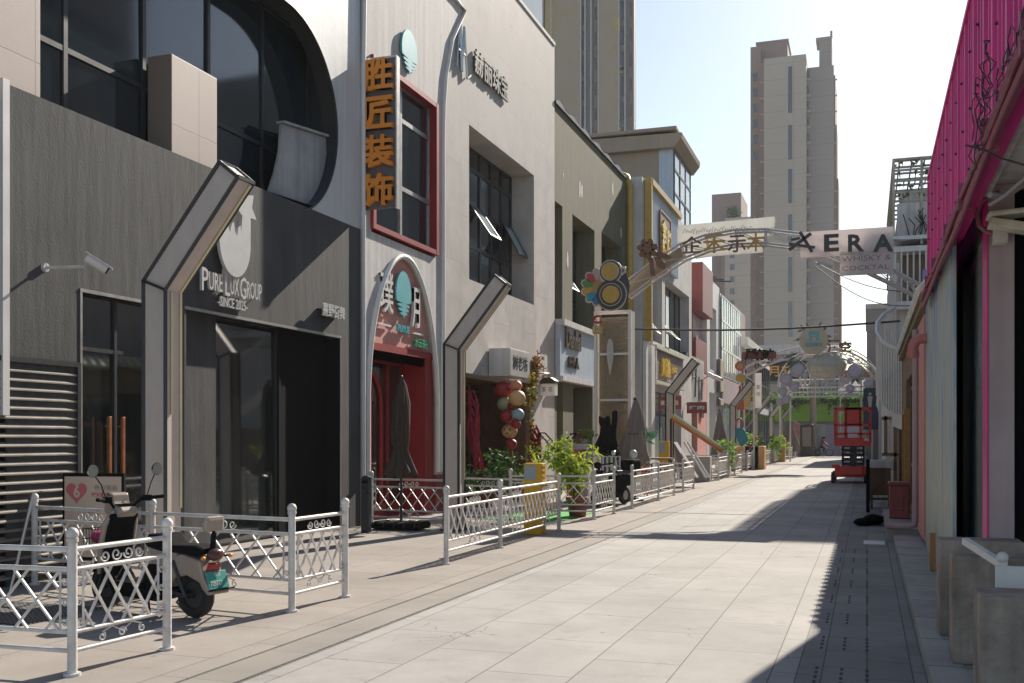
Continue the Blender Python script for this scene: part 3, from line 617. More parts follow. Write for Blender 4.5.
for k, y in enumerate((57.6, 60.2)):
    t_ = thing('floodlight', 'small white floodlight on an arm above the salmon shop front', 'lamp', (-8.9, y, 5.2), 0, 'floodlights above the salmon shop front')
    w_ = MB(); w_.tube([(-8.9, y, 5.1), (-8.6, y, 5.25), (-8.3, y, 5.2)], .03, 6); w_.build('arm', m_frame, t_)
    w_ = MB(); w_.obox((-8.15, y, 5.1), (.22, .25, .12), (0, .5, 0)); w_.build('lamp_head', m_white, t_, bevel=.04)

# ------------------------------------------------------------------ white building and glazed building beyond
b7 = thing('white_building', 'white rendered building with one tall narrow recess behind the red box', 'building', (-9, 64, 0))
w_ = MB(); facade(w_, -8.9, 61.22, 66.6, 0, 11.2, [(62.4, 65.2, 5.8, 9.6), (62.2, 65.0, 0, 4.4)], .8); hull(w_, -8.9, -17, 61.22, 66.6, 0, 11.2); w_.build('wall', m_white, b7)
window(b7, -9.6, 62.4, 65.2, 5.8, 9.6, 1, 2, m_frame, m_glass, .06); window(b7, -9.6, 62.2, 65.0, .02, 4.4, 2, 1, m_frame, m_glassl, .08, name='shopfront')
w_ = MB()
for k in range(3): w_.tube([(-9.5+.3*k, 62.0+k, 11.3), (-8.5+.3*k, 62.3+k, 11.25)], .05, 6)
w_.build('roof_rods', m_cable, b7)
for k, (z, h_) in enumerate(((6.0, 1.3), (4.9, .8), (3.9, .5))):
    t_ = thing('wall_sign', ['upper oblong pale sign with a dark edge on the white building', 'round pale sign in the middle of three on the white building', 'lowest small pale sign on the white building'][k], 'sign', (-8.9, 65.9, z))
    w_ = MB(); w_.box(-8.88, -8.72, 65.4, 67.0, z-h_/2, z+h_/2); w_.build('sign_body', m_signgrey, t_, bevel=.06)
    w_ = MB(); w_.box(-8.719, -8.66, 65.5, 66.9, z-h_/2+.06, z+h_/2-.06); w_.build('sign_face', m_cream, t_, bevel=.02)
b8 = thing('glazed_building', 'pale building with a sunlit gridded glass curtain wall', 'building', (-9, 71, 0))
w_ = MB(); w_.box(-17, -8.85, 66.62, 77.5, 0, 10.9); w_.build('body', m_white, b8)
window(b8, -8.78, 66.8, 77.4, 5.6, 10.8, 9, 1, m_steel, m_glassl, .14, zt=[7.4, 9.2], name='curtain_wall')
window(b8, -8.78, 67.5, 76.5, .02, 3.9, 5, 1, m_steel, m_glassl, .12, name='shopfront')
w_ = MB(); w_.box(-8.84, -8.7, 66.7, 77.4, 3.9, 5.5); w_.build('fascia', m_pinkw, b8)
b9 = thing('terrace_building', 'far low building with brown parapet and deep pale roof edge', 'building', (-9, 84, 0))
w_ = MB(); w_.box(-17, -9.0, 77.52, 104, 0, 8.6); w_.build('body', m_greyp, b9)
w_ = MB(); w_.box(-17, -8.4, 78.5, 96, 8.6, 9.2); w_.build('roof_edge', m_cloudw, b9)
w_ = MB(); w_.box(-16, -9.4, 77.6, 86, 9.2, 11.6); w_.build('brown_parapet', M('brown cladding', (.30, .21, .19), .7), b9)
window(b9, -8.95, 78.5, 103, 4.6, 8.2, 12, 1, m_frame, m_glassb, .12, zt=[6.4]); window(b9, -8.95, 78.5, 103, .02, 3.8, 10, 1, m_frame, m_glass, .15, name='shopfront')
w_ = MB(); w_.box(-8.99, -8.7, 78.5, 90, 3.85, 4.55); w_.build('fascia', M('dark teal fascia', (.05, .10, .12), .5), b9)

# ------------------------------------------------------------------ the end of the street
e1 = thing('green_shop', 'lime green shop board under a long planter closing the far end of the street', 'shop', (-5, 106, 0))
w_ = MB(); w_.box(-16, 6, 106, 112, 0, 3.25); w_.build('shop_wall', m_lilac, e1)
w_ = MB(); w_.box(-8.7, 3.2, 105.6, 106, 3.25, 5.2); w_.build('green_board', m_lime, e1)
w_ = MB(); w_.box(-16, -8.8, 105.5, 106, 3.25, 5.2); w_.box(-16, 6, 106.01, 112, 3.26, 5.3); w_.build('upper_wall', m_greyp, e1)
w_ = MB(); w_.text('鲜花', 1.2, .5, .05, south(-3.4, 105.59, 4.4), bold=.02); w_.text('奶茶甜品', 2.0, .35, .05, south(-3.6, 105.59, 3.8), bold=.02); w_.build('lettering', m_cloudw, e1)
w_ = MB()
for x0, x1 in ((-8.0, -6.2), (-5.6, -3.9), (-1.2, 1.4)): w_.box(x0, x1, 105.93, 105.99, .1, 3.0)
w_.each('shop_window', m_glassl, e1)
w_ = MB(); w_.text('Cake', .8, .4, .02, south(-2.8, 105.98, 1.5)); w_.build('window_lettering', M('green print', (.2, .5, .2), .5), e1)
hp = thing('hanging_plants', 'bushy green planting spilling over the lime green shop board', 'plants', (-4, 105.4, 5.2))
w_ = MB()
for i in range(26):
    x = -9.2+i*.48; w_.leaves((x, 105.3+random.uniform(-.2, .2), 5.4+random.uniform(-.1, .35)), (.5, .5, random.uniform(.4, .75)), 60, .3, m=random.randint(0, 1), shell=0)
    if i % 3 == 0: w_.leaves((x, 105.2, 4.7), (.2, .2, .7), 26, .25, m=random.randint(0, 1), shell=0)
w_.build('foliage', [m_green, m_greend], hp, recalc=False)
w_ = MB(); w_.box(-9.3, 3.2, 105.1, 105.6, 5.18, 5.42); w_.build('planter', m_greend, hp)
e2 = thing('rear_building', 'grey building behind the green shop with a long black sign board', 'building', (-9, 122, 0))
w_ = MB(); w_.box(-24, -3.2, 122, 135, 0, 12.2); w_.build('wall', m_towerg, e2)
w_ = MB(); w_.box(-24, -3.0, 121.6, 122, 11.2, 12.3); w_.build('roof_band', m_greyp, e2)
w_ = MB(); w_.box(-13.5, -5.5, 121.5, 122, 8.2, 10.4); w_.build('sign_board', m_black, e2)
w_ = MB(); w_.text('竹月轩', 4.4, 1.3, .1, south(-12.2, 121.49, 8.65), bold=.02); w_.build('lettering', M('amber letters', (.75, .33, .05), .5), e2)
w_ = MB()
for i in range(6): w_.box(-13.5+i*1.5, -12.4+i*1.5, 121.93, 121.99, 5.9, 7.8)
w_.each('window', m_glassb, e2)
e3 = thing('orange_roof_building', 'low building with orange and pale roof bands far behind the red lift', 'building', (2, 126, 0))
w_ = MB(); w_.box(-3.0, 9, 118, 134, 0, 8.3); w_.build('wall', m_pinkw, e3)
w_ = MB(); w_.box(-3.1, 9, 117.6, 134, 8.3, 9.0); w_.build('orange_band', m_terra, e3)

# the slab tower at the end of the axis (surveyed at 200 m)
tw = thing('apartment_tower', 'tall beige and brown apartment slab at the end of the street axis', 'tower', (-13, 200, 0))
w_ = MB(); w_.box(-18.4, -10.75, 200, 212, 0, 73.2); w_.build('beige_wall', m_tower, tw)
w_ = MB(); w_.box(-10.72, -5.9, 203, 216, 0, 71.6); w_.box(-8.6, -6.3, 205, 210, 71.6, 77.5); w_.box(-9.2, -6.4, 204.9, 210.1, 77.2, 77.8); w_.box(-6.6, -6.2, 204.9, 206, 77.8, 78.8); w_.build('grey_wall', m_towerg, tw)
w_ = MB(); w_.box(-21.2, -19.3, 203, 214, 0, 76.8); w_.box(-20.3, -14.5, 206, 214, 73, 78.4); w_.box(-20.5, -14.3, 205.9, 214.1, 78.3, 78.7); w_.box(-19.3, -18.42, 201.5, 214, 0, 73.0); w_.build('brown_wall', m_towerr, tw)
w_ = MB()
for i, h_ in enumerate((69, 60, 50, 40, 30)): w_.box(-5.9+.25*i, -5.65+.25*i, 204+i, 215, 0, h_+1)
w_.build('stepped_edge', m_towerr, tw)
w_ = MB()
for i in range(24):
    z = 3*i+1.2
    w_.box(-20.7, -19.9, 202.95, 203.02, z, z+1.6)
for i, (z0, z1) in enumerate(((62.5, 71.2), (53.8, 60.2), (45.6, 52), (37.5, 43.5), (29, 35.5), (20.6, 27.2), (12.5, 18.8))): w_.box(-13.95, -13.25, 199.93, 200.02, z0, z1)
for i in range(24): w_.box(-10.74, -10.3, 202.9, 203.02, 3*i+.8, 3*i+2.2)
w_.each('window', m_glassb, tw)
w_ = MB()
for i in range(24):
    w_.box(-19.28, -18.45, 201.2, 201.5, 3*i, 3*i+.25); w_.box(-10.7, -10.1, 202.4, 203, 3*i, 3*i+.5)
    w_.box(-5.92, -5.3, 203.6, 204, 3*i, 3*i+.2)
w_.each('balcony_edge', M('balcony cream', (.42, .37, .32), .7), tw)
t3 = thing('apartment_tower', 'shorter brown tower left of the tall slab, with a planted roof terrace', 'tower', (-34, 260, 0))
w_ = MB(); w_.box(-37.3, -30, 265, 280, 0, 63.5); w_.box(-34.5, -28.0, 262, 278, 0, 56); w_.build('brown_wall', m_towerr, t3)
w_ = MB(); w_.box(-33.6, -26.5, 261.4, 270, 0, 56.5); w_.build('cream_block', m_tower, t3)
w_ = MB(); w_.leaves((-31.5, 263, 58), (1.6, 1.2, 1.8), 160, .9, shell=0); w_.build('roof_plants', m_greend, t3, recalc=False)
w_ = MB()
for i in range(18): w_.box(-32.3, -31.2, 261.3, 261.42, 3*i+1.5, 3*i+2.9)
w_.each('window', m_glassb, t3)
# the big tan tower behind the olive building (surveyed at 120 m)
T2 = 120
t2 = thing('apartment_tower', 'tan high-rise with vertical window strips behind the olive building, top out of the picture', 'tower', (-31, T2, 0))
def x2(u): return at(T2, u, 100).x
w_ = MB(); w_.box(x2(553)-1, x2(580), T2, T2+3, 0, 75); w_.box(x2(599), x2(618), T2, T2+3, 0, 75); w_.build('tan_wall', M('tower tan tiles', (.40, .325, .25), .8, .05, .1, streak=.05), t2)
w_ = MB(); w_.box(x2(580)+.01, x2(599)-.01, T2+.5, T2+3, 0, 75); w_.box(x2(618)+.01, x2(634), T2+.5, T2+1.2, 0, 75); w_.box(x2(540)-8, x2(553)-1.01, T2+.6, T2+3, 0, 75); w_.build('grey_wall', M('tower strip grey', (.30, .27, .26), .8), t2)
w_ = MB()
for a_, b_ in ((593, 597), (628.5, 632.5), (545, 548.5)): w_.box(x2(a_), x2(b_), T2+.35, T2+.499, 0, 75)
w_.each('brown_strip', m_towerr, t2)
w_ = MB()
for u in (580.6, 585, 591, 598.4, 618.8, 625, 633.8, 543, 551): w_.box(x2(u)-.07, x2(u)+.07, T2-.06, T2+.48, 0, 75)
w_.each('white_rib', M('white rib', (.5, .49, .48), .6), t2)
w_ = MB()
for i in range(7, 25):
    for u in (582.8, 621.8): w_.box(x2(u)-.17, x2(u)+.17, T2+.42, T2+.497, 3*i+.4, 3*i+2.6)
    w_.box(x2(594.8)-.1, x2(594.8)+.12, T2+.3, T2+.349, 3*i+.7, 3*i+2.2); w_.box(x2(630)-.1, x2(630)+.1, T2+.3, T2+.349, 3*i+.7, 3*i+2.2)
w_.each('window', M('tower glass', (.10, .12, .14), .15, .2, .3), t2)
w_ = MB()
for u, v, du, dv in ((564,9,7,3), (572,12,2,8), (571,38,5,1), (572,58,4,1), (570,101,7,1), (612,18,8,13), (612,47,4,3), (615,72,7,1), (614,82,5,1), (616,128,5,2), (614,45,2,1), (619,66,3,1), (567,30,3,1), (616,110,2,2), (606+5,53,3,1)):
    a, b = at(T2, u, v), at(T2, u+du, v+dv); w_.box(a.x, b.x, T2-.025, T2-.004, b.z, a.z)
for o_ in (0,): w_.box(x2(553)-1.02, x2(555), T2-.026, T2-.003, 0, 75)
w_.build('ochre_patches', m_towerp, t2)

t_ = thing('office_block', 'tall plain grey block set back on the right; its shadow crosses the street', 'building', (5.2, 54, 0))
w_ = MB(); w_.box(5.2, 20, 54, 71, 0, 24); w_.build('wall', m_towerg, t_)
w_ = MB()
for i in range(7): w_.box(5.12, 5.21, 55, 70, 3*i+1.2, 3*i+2.6)
w_.each('window', m_glassb, t_)
# two more blocks of the same estate stand off to the right; the shop glass on the left mirrors them
for k, (x, y, a, h_) in enumerate(((44, 40, 26, 66), (78, 92, 30, 78))):
    t_ = thing('apartment_tower', ['beige estate tower out of view on the right, seen only mirrored in the shop windows', 'farther estate tower out of view on the right, mirrored in the glass'][k], 'tower', (x, y, 0))
    w_ = MB(); w_.box(x, x+a, y, y+a*1.1, 0, h_); w_.build('wall', m_towerg, t_)
    w_ = MB()
    for i in range(20):
        w_.box(x-.1, x+.02, y+3, y+a*.45, 3*i+1, 3*i+2.5); w_.box(x-.1, x+.02, y+a*.6, y+a, 3*i+1, 3*i+2.5)
    w_.each('window', m_glassb, t_)
# ================================================================== right-hand side
r1 = thing('pink_shop_building', 'low shop with magenta corrugated fascia over a pastel painted mural wall', 'building', (.8, 11, 0))
w_ = MB(); w_.box(.78, .81, 10.75, 15.6, .115, 3.545); w_.build('mural_wall', m_mural, r1)
w_ = MB()
y = 3.0; pr = []
while y < 14.9:
    pr += [(.82, y), (.82, y+.11), (.775, y+.125), (.775, y+.16), (.82, y+.175)] if int(y*4.3) % 3 else [(.82, y), (.82, y+.17), (.77, y+.19), (.77, y+.27), (.82, y+.29)]
    y = pr[-1][1]+.03
pr += [(.82, 14.95), (.86, 14.95), (.86, 3.0)]
w_.prism(pr, 'z', 3.62, 5.1)
w_.build('corrugated_fascia', m_pink, r1)
w_ = MB(); w_.box(.76, .87, 3.0, 14.97, 5.1, 5.15); w_.box(.74, .87, 3.0, 14.97, 3.55, 3.618); w_.box(.865, 6, 14.7, 14.95, 3.7, 5.0); w_.build('fascia_rail', m_pink, r1)
w_ = MB()
for y in [3.4+.62*i for i in range(19)]:
    for z in (3.8, 4.25, 4.7): w_.sph((.768, y+random.uniform(-.1, .1), z), .013, nu=6, nv=4)
w_.build('screws', m_cable, r1)
w_ = MB(); w_.box(.8, 6, 3.0, 9.9, 3.75, 3.85); w_.box(.95, 6, 9.9, 15.5, 3.75, 3.85); w_.box(.87, .95, 3.0, 9.5, 3.63, 3.745); w_.build('soffit', m_greyp, r1)
w_ = MB(); w_.box(.95, 1.15, 9.4, 9.7, .115, 3.75); w_.build('pillar', m_pinkw, r1, bevel=.008)
w_ = MB(); w_.box(.94, .949, 9.39, 9.72, .115, 3.75); w_.build('magenta_edge', m_pink, r1)
w_ = MB(); w_.box(1.15, 6, 9.66, 9.8, .115, 3.75); w_.box(1.4, 1.5, 3, 9.9, .115, 3.75) if False else None; w_.build('opening_shade_sheet', m_black, r1)  # flat black sheet stands in for the shade inside the open shop
window(r1, 1.0, 9.72, 12.0, .5, 3.5, 1, 1, m_frame, M('pale reflection glass', (.50, .54, .53), .08, .35, 1.4, wave=.5, spec=1.0), .07)  # pale base colour stands in for the bright street mirrored in this pane
w_ = MB(); w_.box(.965, 1.2, 12.0, 12.5, .115, 3.74); w_.box(.97, 1.4, 9.71, 12.0, .115, .5); w_.box(.97, 1.3, 9.71, 12.0, 3.5, 3.74); w_.build('dark_jamb', m_frame, r1)
w_ = MB(); w_.box(.97, 1.3, 12.5, 15.5, .115, 3.74); w_.box(.812, .97, 15.2, 15.5, .115, 3.54); w_.box(1.05, 1.4, 9.71, 12.0, .5, 3.5); w_.build('shop_wall', m_pinkw, r1)
w_ = MB(); w_.box(.69, .75, 12.9, 12.94, .12, .55); w_.build('timber_offcut', m_wood, r1)
# cable bundle along the fascia foot
cb = thing('cable_bundle', 'pink painted cable bundle sagging along the bottom of the magenta fascia', 'cables', (.66, 9, 3.5))
for k in range(5):
    w_ = MB(); p = []
    for i in range(48):
        y = 3.2+i*.245; p.append((.715-.018*(k % 3), y, 3.55-.04*k+.02*math.sin(y*1.3+k*1.4)))
    w_.tube(p, .020+.008*(k % 2), 6); w_.build('cable', m_pinkc, cb)
for y in (5.2, 6.9, 8.6, 10.2, 12.1, 13.4): w_ = MB(); w_.box(.66, .76, y, y+.06, 3.4, 3.6); w_.build('bracket', m_pinkc, cb)
ct = thing('cable_tangle', 'tangle of thin black cables looping over the cable bundle', 'cables', (.6, 6.3, 3.7))
w_ = MB()
for k in range(3):
    y0 = 4.4+.5*k; p = []
    for i in range(14): p.append((.66+random.uniform(-.02, .02), y0+.16*i*(.6 if k % 2 else .85)+random.uniform(-.05, .05), 3.52+.006*i*(k % 3)+random.uniform(-.05, .05)))
    w_.tube(p, .0035, 5)
for k in range(4):
    c = (.64, 6.3+.25*k, 3.7-.05*k); w_.tube([(c[0]+random.uniform(-.03,.03), c[1]+(.09+.03*k)*math.cos(a), c[2]+(.16+.03*k)*math.sin(a)) for a in [2*math.pi*i/16 for i in range(17)]], .004, 5)
p = [at(6.2, 965, 145), at(6.2, 985, 150), at(6.3, 1000, 158), at(6.2, 1024, 165)]; w_.tube(p, .006, 5)
w_.build('cables', m_cable, ct)
w_ = MB(); p = [at(7.4, 990, 195), at(7.6, 1005, 197), at(8, 1024, 184), at(8.4, 1040, 178)]; w_.tube(p, .02, 6)
p = [at(7.4, 990, 205), at(7.0, 1005, 196), at(6.6, 1028, 176)]; w_.tube(p, .012, 6); w_.build('thick_cable', M('grey cable', (.28, .24, .24), .6), ct)
fl = thing('floodlight', 'weathered cream floodlight with a pink conduit on the pale pink pillar', 'lamp', at(9.3, 1003, 232))
w_ = MB(); c = at(9.2, 1010, 214); w_.obox(c, (.17, .12, .02), (0, -.05, 0)); w_.obox(c+Vector((.0, 0, -.1)), (.16, .1, .035), (0, .22, 0)); w_.build('lamp_head', m_tileroof, fl, bevel=.012)
w_ = MB(); c = at(9.3, 1001, 234); w_.box(c.x-.06, c.x+.05, 9.26, 9.4, c.z-.08, c.z+.07); w_.tube([c, at(9.2, 1006, 222)], .025, 6); w_.build('bracket_box', m_greyp, fl, bevel=.01)
w_ = MB(); w_.tube([at(9.33, u, v) for u, v in ((997,233),(988,232),(980,226),(977,214),(980,203),(990,196),(1000,192))], .022, 8); w_.build('conduit', m_pinkc, fl)
# concrete boxes
for k, (x0, x1, y0, y1, h_, s_) in enumerate(((.53, 1.13, 8.64, 8.98, .86, 'farthest of three raw concrete boxes standing against the pink shop'), (.55, 1.2, 7.6, 7.95, .85, 'middle one of three raw concrete boxes, beside the small white bin'), (.57, 1.2, 6.0, 6.4, .81, 'nearest raw concrete box at the right edge of the street'))):
    t_ = MB(); t_.box(x0, x1, y0, y1, .117, h_); o = t_.build('concrete_box', m_box, None, bevel=.015); tag(o, s_, 'planter box', 'concrete boxes by the pink shop')
wb_ = thing('white_rail_panel', 'small white painted metal panel and rail with a ball top between the concrete boxes', 'panel', (.75, 7.0, .5))
w_ = MB(); c = at(6.9, 1001, 566); w_.box(c.x-.03, c.x+.5, 6.9, 6.93, c.z-.2, c.z+.0); w_.build('panel', m_white, wb_, bevel=.005)
w_ = MB(); w_.sph((c.x+.01, 6.92, c.z+.05), .035); w_.tube([(c.x+.02, 6.92, .12), (c.x+.02, 6.92, c.z+.03)], .02, 8); w_.tube([(c.x+.02, 6.92, c.z-.0), (c.x-.15, 7.5, c.z+.09)], .03, 4); w_.build('post', m_white, wb_)
# pipes on the mural wall
dp = thing('drain_elbow', 'pink painted drain elbow sticking out of the mural wall', 'pipe', (.75, 14.6, 3))
w_ = MB(); w_.tube([(.8, 15.3, 3.02), (.70, 15.3, 3.02), (.63, 15.3, 2.98), (.60, 15.3, 2.90), (.60, 15.3, 2.78)], .07, 12); w_.tube([(.60, 15.3, 2.84), (.60, 15.3, 2.76)], .082, 12); w_.build('pipe', M('salmon pipe', (.52, .17, .16), .45), dp)
dp = thing('drainpipe', 'cream vertical drainpipe turning along the step at its foot', 'pipe', (.72, 17.4, 0))
w_ = MB(); w_.tube([(.72, 17.4, 3.35), (.72, 17.4, .4), (.70, 17.4, .28), (.62, 17.4, .26), (.28, 17.42, .26)], .05, 10)
for z in (1.2, 2.4): w_.tube([(.72, 17.4, z), (.72, 17.4, z+.06)], .06, 10)
w_.build('pipe', m_pinkw, dp)
# brown shop and its pale tiled awning
r2 = thing('brown_shop_building', 'ochre shop row with pale tiled awning and set back upper floor', 'building', (.85, 22, 0))
w_ = MB(); facade(w_, .82, 15.62, 27.0, 0, 3.6, [(18.6, 20.0, .2, 2.7), (21.0, 24.5, .2, 2.9)], .3); hull(w_, .82, 5, 15.62, 27.0, 0, 3.6); w_.build('ochre_wall', m_tanwall, r2)
w_ = MB(); w_.box(2.0, 6, 15.5, 28.8, 3.6, 7.9); w_.build('upper_floor', m_greyp, r2)
w_ = MB(); w_.box(.95, 1.1, 18.6, 20.0, .2, 2.7); w_.box(.78, .84, 18.5, 18.62, .2, 2.8); w_.box(.78, .84, 19.98, 20.1, .2, 2.8); w_.build('orange_door', m_wood, r2)
window(r2, .95, 21.0, 24.5, .2, 2.9, 4, 1, m_brownw, m_glass, .1, name='shopfront')
w_ = MB()
y = 15.1
while y < 26.5:
    w_.prism([(.68, 3.62), (.68, 3.68), (.86, 3.90), (.95, 3.90), (.95, 3.8)], 'y', y, y+.27+random.uniform(-.02, .02)); w_.tube([(.66, y+.29, 3.68), (.9, y+.29, 3.94)], .045, 6); y += .33
w_.build('tiled_awning', m_tileroof, r2)
w_ = MB(); w_.box(.72, .82, 15.1, 26.5, 3.5, 3.6); w_.build('awning_beam', m_tanwall, r2)
w_ = MB(); w_.box(.76, .815, 15.7, 18.4, .2, 3.4); w_.build('pink_panel', m_pinkred, r2)
# clutter on the right
cbn = thing('cabinet', 'brown cabinet with a white top standing against the right wall near the red box', 'cabinet', (.3, 26, 0))
w_ = MB(); w_.box(.06, .52, 25.5, 26.1, .32, .95); w_.build('body', m_brownw, cbn, bevel=.01); w_ = MB(); w_.box(.04, .54, 25.47, 26.12, .95, 1.13); w_.build('top', m_greyp, cbn, bevel=.01)
w_ = MB()
for x in (.08, .47):
    for y in (25.52, 26.03): w_.box(x, x+.05, y, y+.05, 0, .32)
w_.box(.1, .5, 25.6, 26.0, .2, .24); w_.build('legs', m_brownw, cbn)
es = thing('easel_board', 'black folding easel board seen edge on beside the brown cabinet', 'board', (0, 24.6, 0))
w_ = MB(); w_.prism([(24.2, 0), (24.27, 0), (24.75, 1.15), (24.7, 1.17)], 'x', -.02, .06); w_.prism([(25.2, 0), (25.26, 0), (24.8, 1.17), (24.74, 1.15)], 'x', -.02, .06); w_.build('frame', m_black, es)
w_ = MB(); w_.box(.061, .085, 24.35, 25.1, .25, 1.0); w_.build('panel', m_frame, es)
rb = thing('red_crate', 'red plastic crate standing upright on the grey step', 'crate', (.6, 20, .2))
w_ = MB(); w_.box(.38, .72, 19.8, 20.15, .2, .8); w_.build('body', m_redb, rb, bevel=.02)
w_ = MB(); w_.box(.36, .74, 19.78, 20.17, .8, .86); w_.box(.45, .62, 19.785, 19.80, .35, .6); w_.build('lid', m_redb, rb, bevel=.012)
bg_ = MB(); bg_.sph((.12, 20.9, .09), .2, .3, .1, jit=.12); bg_.sph((-.08, 20.6, .07), .16, .2, .07, jit=.12); bg_.tube([(-.05, 20.5, .1), (.1, 20.4, .22), (.25, 20.7, .12)], .02, 6)
tag(bg_.build('rubbish_bag', m_black), 'slumped black bag lying on the slabs in front of the red crate', 'bag')
pp = MB(); p_ = at(17.0, 887, 546); pp.box(-.05, .26, 16.9, 17.5, .003, .012); o = tag(pp.build('litter', M('pale litter', (.5, .52, .54), .5)), 'scrap of pale plastic lying on the small slabs below the step', 'litter')
pl = thing('wooden_plank', 'narrow wooden frame leaning by the orange door', 'plank', (.75, 21, 0))
w_ = MB(); w_.box(.66, .76, 20.7, 20.8, .2, 2.2); w_.box(.66, .76, 21.9, 22.0, .2, 2.2); w_.box(.66, .76, 20.8, 21.9, 2.1, 2.2); w_.build('frame', m_wood, pl)
# curved stair
st = thing('curved_staircase', 'white curved outside stair with close vertical balusters above the clutter', 'staircase', (.6, 29, 2))
path = [(.80, 26.9, 3.8), (.58, 27.3, 3.9), (.36, 27.9, 4.1), (.24, 28.7, 4.42), (.25, 29.5, 4.75), (.42, 30.2, 5.05), (.75, 30.7, 5.3)]
def interp(p, k):
    r = []
    for i in range(len(p)-1):
        for j in range(k): r.append(tuple(p[i][q]+(p[i+1][q]-p[i][q])*j/k for q in range(3)))
    return r+[p[-1]]
pp_ = interp(path, 4)
w_ = MB(); w_.tube(pp_, .045, 8); w_.build('handrail', m_white, st)
w_ = MB()
for i, (x, y, z) in enumerate(pp_): w_.tube([(x, y, z-1.65), (x, y, z)], .022, 4)
w_.build('balusters', m_white, st)
w_ = MB()
for i in range(len(pp_)-1):
    a, b = pp_[i], pp_[i+1]
    w_.add([(a[0], a[1], a[2]-1.95), (b[0], b[1], b[2]-1.95), (b[0], b[1], b[2]-1.6), (a[0], a[1], a[2]-1.6), (a[0]+.04, a[1], a[2]-1.95), (b[0]+.04, b[1], b[2]-1.95), (b[0]+.04, b[1], b[2]-1.6), (a[0]+.04, a[1], a[2]-1.6)], [(0,1,2,3), (4,7,6,5), (0,4,5,1), (3,2,6,7)])
    if i % 2 == 0: w_.prism([(a[0]+.04, a[1]), (1.2, 28.9), (1.2, 29.2), (b[0]+.04, b[1])], 'z', a[2]-1.8, a[2]-1.74)
w_.build('stringer', m_white, st)
w_ = MB(); w_.box(.28, .36, 28.0, 28.1, 0, 2.6); w_.box(.3, .38, 30.2, 30.3, 0, 3.2); w_.build('posts', m_greyp, st)
dk = thing('lean_to', 'dark cluttered lean-to with timber frame under the curved stair', 'shed', (.8, 29, 0))
w_ = MB(); w_.box(.75, 1.6, 27.05, 32.6, 0, 2.1); w_.build('dark_wall', m_brownw, dk)
w_ = MB()
for x, z0, z1 in ((.62, 0, 2.3), (.4, 1.25, 2.2)): w_.box(x, x+.08, 27.3, 27.38, z0, z1)
w_.box(.35, .75, 27.3, 27.36, 1.2, 1.28); w_.box(.35, .75, 27.3, 27.36, 2.1, 2.18); w_.build('timber_frame', m_tanwall, dk)
w_ = MB(); w_.box(.38, .62, 27.2, 27.5, .85, 1.12); w_.build('white_box', m_greyp, dk)
# balcony building with lattice roof
r3 = thing('balcony_building', 'grey building with barred balcony, corrugated screen and rooftop lattice', 'building', (.8, 33, 0))
w_ = MB(); w_.box(.78, 7, 33.3, 54, 0, 5.5); w_.box(1.0, 7, 35, 42.5, 5.5, 9.4); w_.box(.95, 7, 43.2, 54, 5.5, 8.6); w_.build('wall', m_greyp, r3)
w_ = MB(); w_.box(.74, 4, 32.9, 35, 5.5, 5.72); w_.box(.74, 4, 32.9, 35, 7.2, 7.36); w_.box(.72, 4, 32.85, 35, 7.55, 7.66); w_.build('balcony_slab', m_white, r3)
w_ = MB()
x = .78
while x < 4: w_.box(x, x+.045, 32.95, 33.0, 5.72, 7.2); x += .17
y = 33.1
while y < 43: w_.box(.74, .78, y, y+.045, 5.72, 7.2); y += .3
w_.build('balcony_bars', m_white, r3)
w_ = MB(); w_.box(.98, 4, 33.6, 34.9, 5.73, 7.19); w_.build('dark_room', m_tanwall, r3)
w_ = MB(); y = .85; pz = []
while y < 4: w_.box(y, y+.3, 32.98, 33.03, 7.68, 8.65); w_.box(y+.3, y+.34, 33.0, 33.05, 7.68, 8.65); y += .34
w_.build('corrugated_screen', m_greyp, r3)
w_ = MB()
for z in (8.7, 8.95, 9.3, 9.62, 9.95): w_.box(.72, 4, 32.97, 33.03, z, z+.06); w_.box(.72, .78, 33.03, 43, z+.001, z+.05)
for x in (.72, 1.5, 2.3, 3.2): w_.box(x, x+.07, 32.96, 33.04, 7.4, 10.0)
for y in (36, 39, 42.9): w_.box(.725, .79, y, y+.07, 7.4, 9.99)
for i in range(12): w_.box(.72, 4, 33.2+i*.8, 33.26+i*.8, 9.96, 10.02)
for i in range(9): w_.box(.9+i*.35, .94+i*.35, 33.03, 43, 9.9, 9.955)
w_.build('roof_lattice', M('rusty cream steel', (.40, .36, .27), .6, .3, 4), r3)
w_ = MB()
for i in range(46):
    x, z = random.uniform(.85, 2.6), random.choice((9.0, 9.35, 9.65, 9.95)); l_ = random.uniform(.15, .35)
    w_.add([(x, 33.1, z), (x+.05, 33.1, z), (x+random.uniform(-.1,.1), 33.12, z-l_)], [(0,1,2)]); w_.leaf((x, 33.1, z-l_/2), .2)
w_.build('torn_vines', M('dry vines', (.16, .15, .07), .8, .3, 5), r3, recalc=False)
w_ = MB()
for i in range(10):
    p = [(random.uniform(.8, 2.2), 32.9, 7.5+random.uniform(0, .3))]
    for k in range(3): p.append((p[-1][0]+random.uniform(-.2,.2), 32.85, p[-1][2]+.22))
    w_.tube(p, .015, 4)
w_.build('twigs', m_cable, r3)
w_ = MB(); w_.box(1.55, 2.1, 32.8, 32.86, 6.3, 6.62); o = tag(w_.build('small_sign', M('lilac sign', (.35, .3, .55), .5)), 'small lilac and yellow sign hung on the balcony bars', 'sign')
w_ = MB(); w_.text('OK', .3, .2, .02, south(1.75, 32.799, 6.36), bold=.02); w_.build('lettering', m_yellow, o)
r4 = thing('grey_block', 'plain grey flat roofed block beyond the balcony building', 'building', (0, 76, 0))
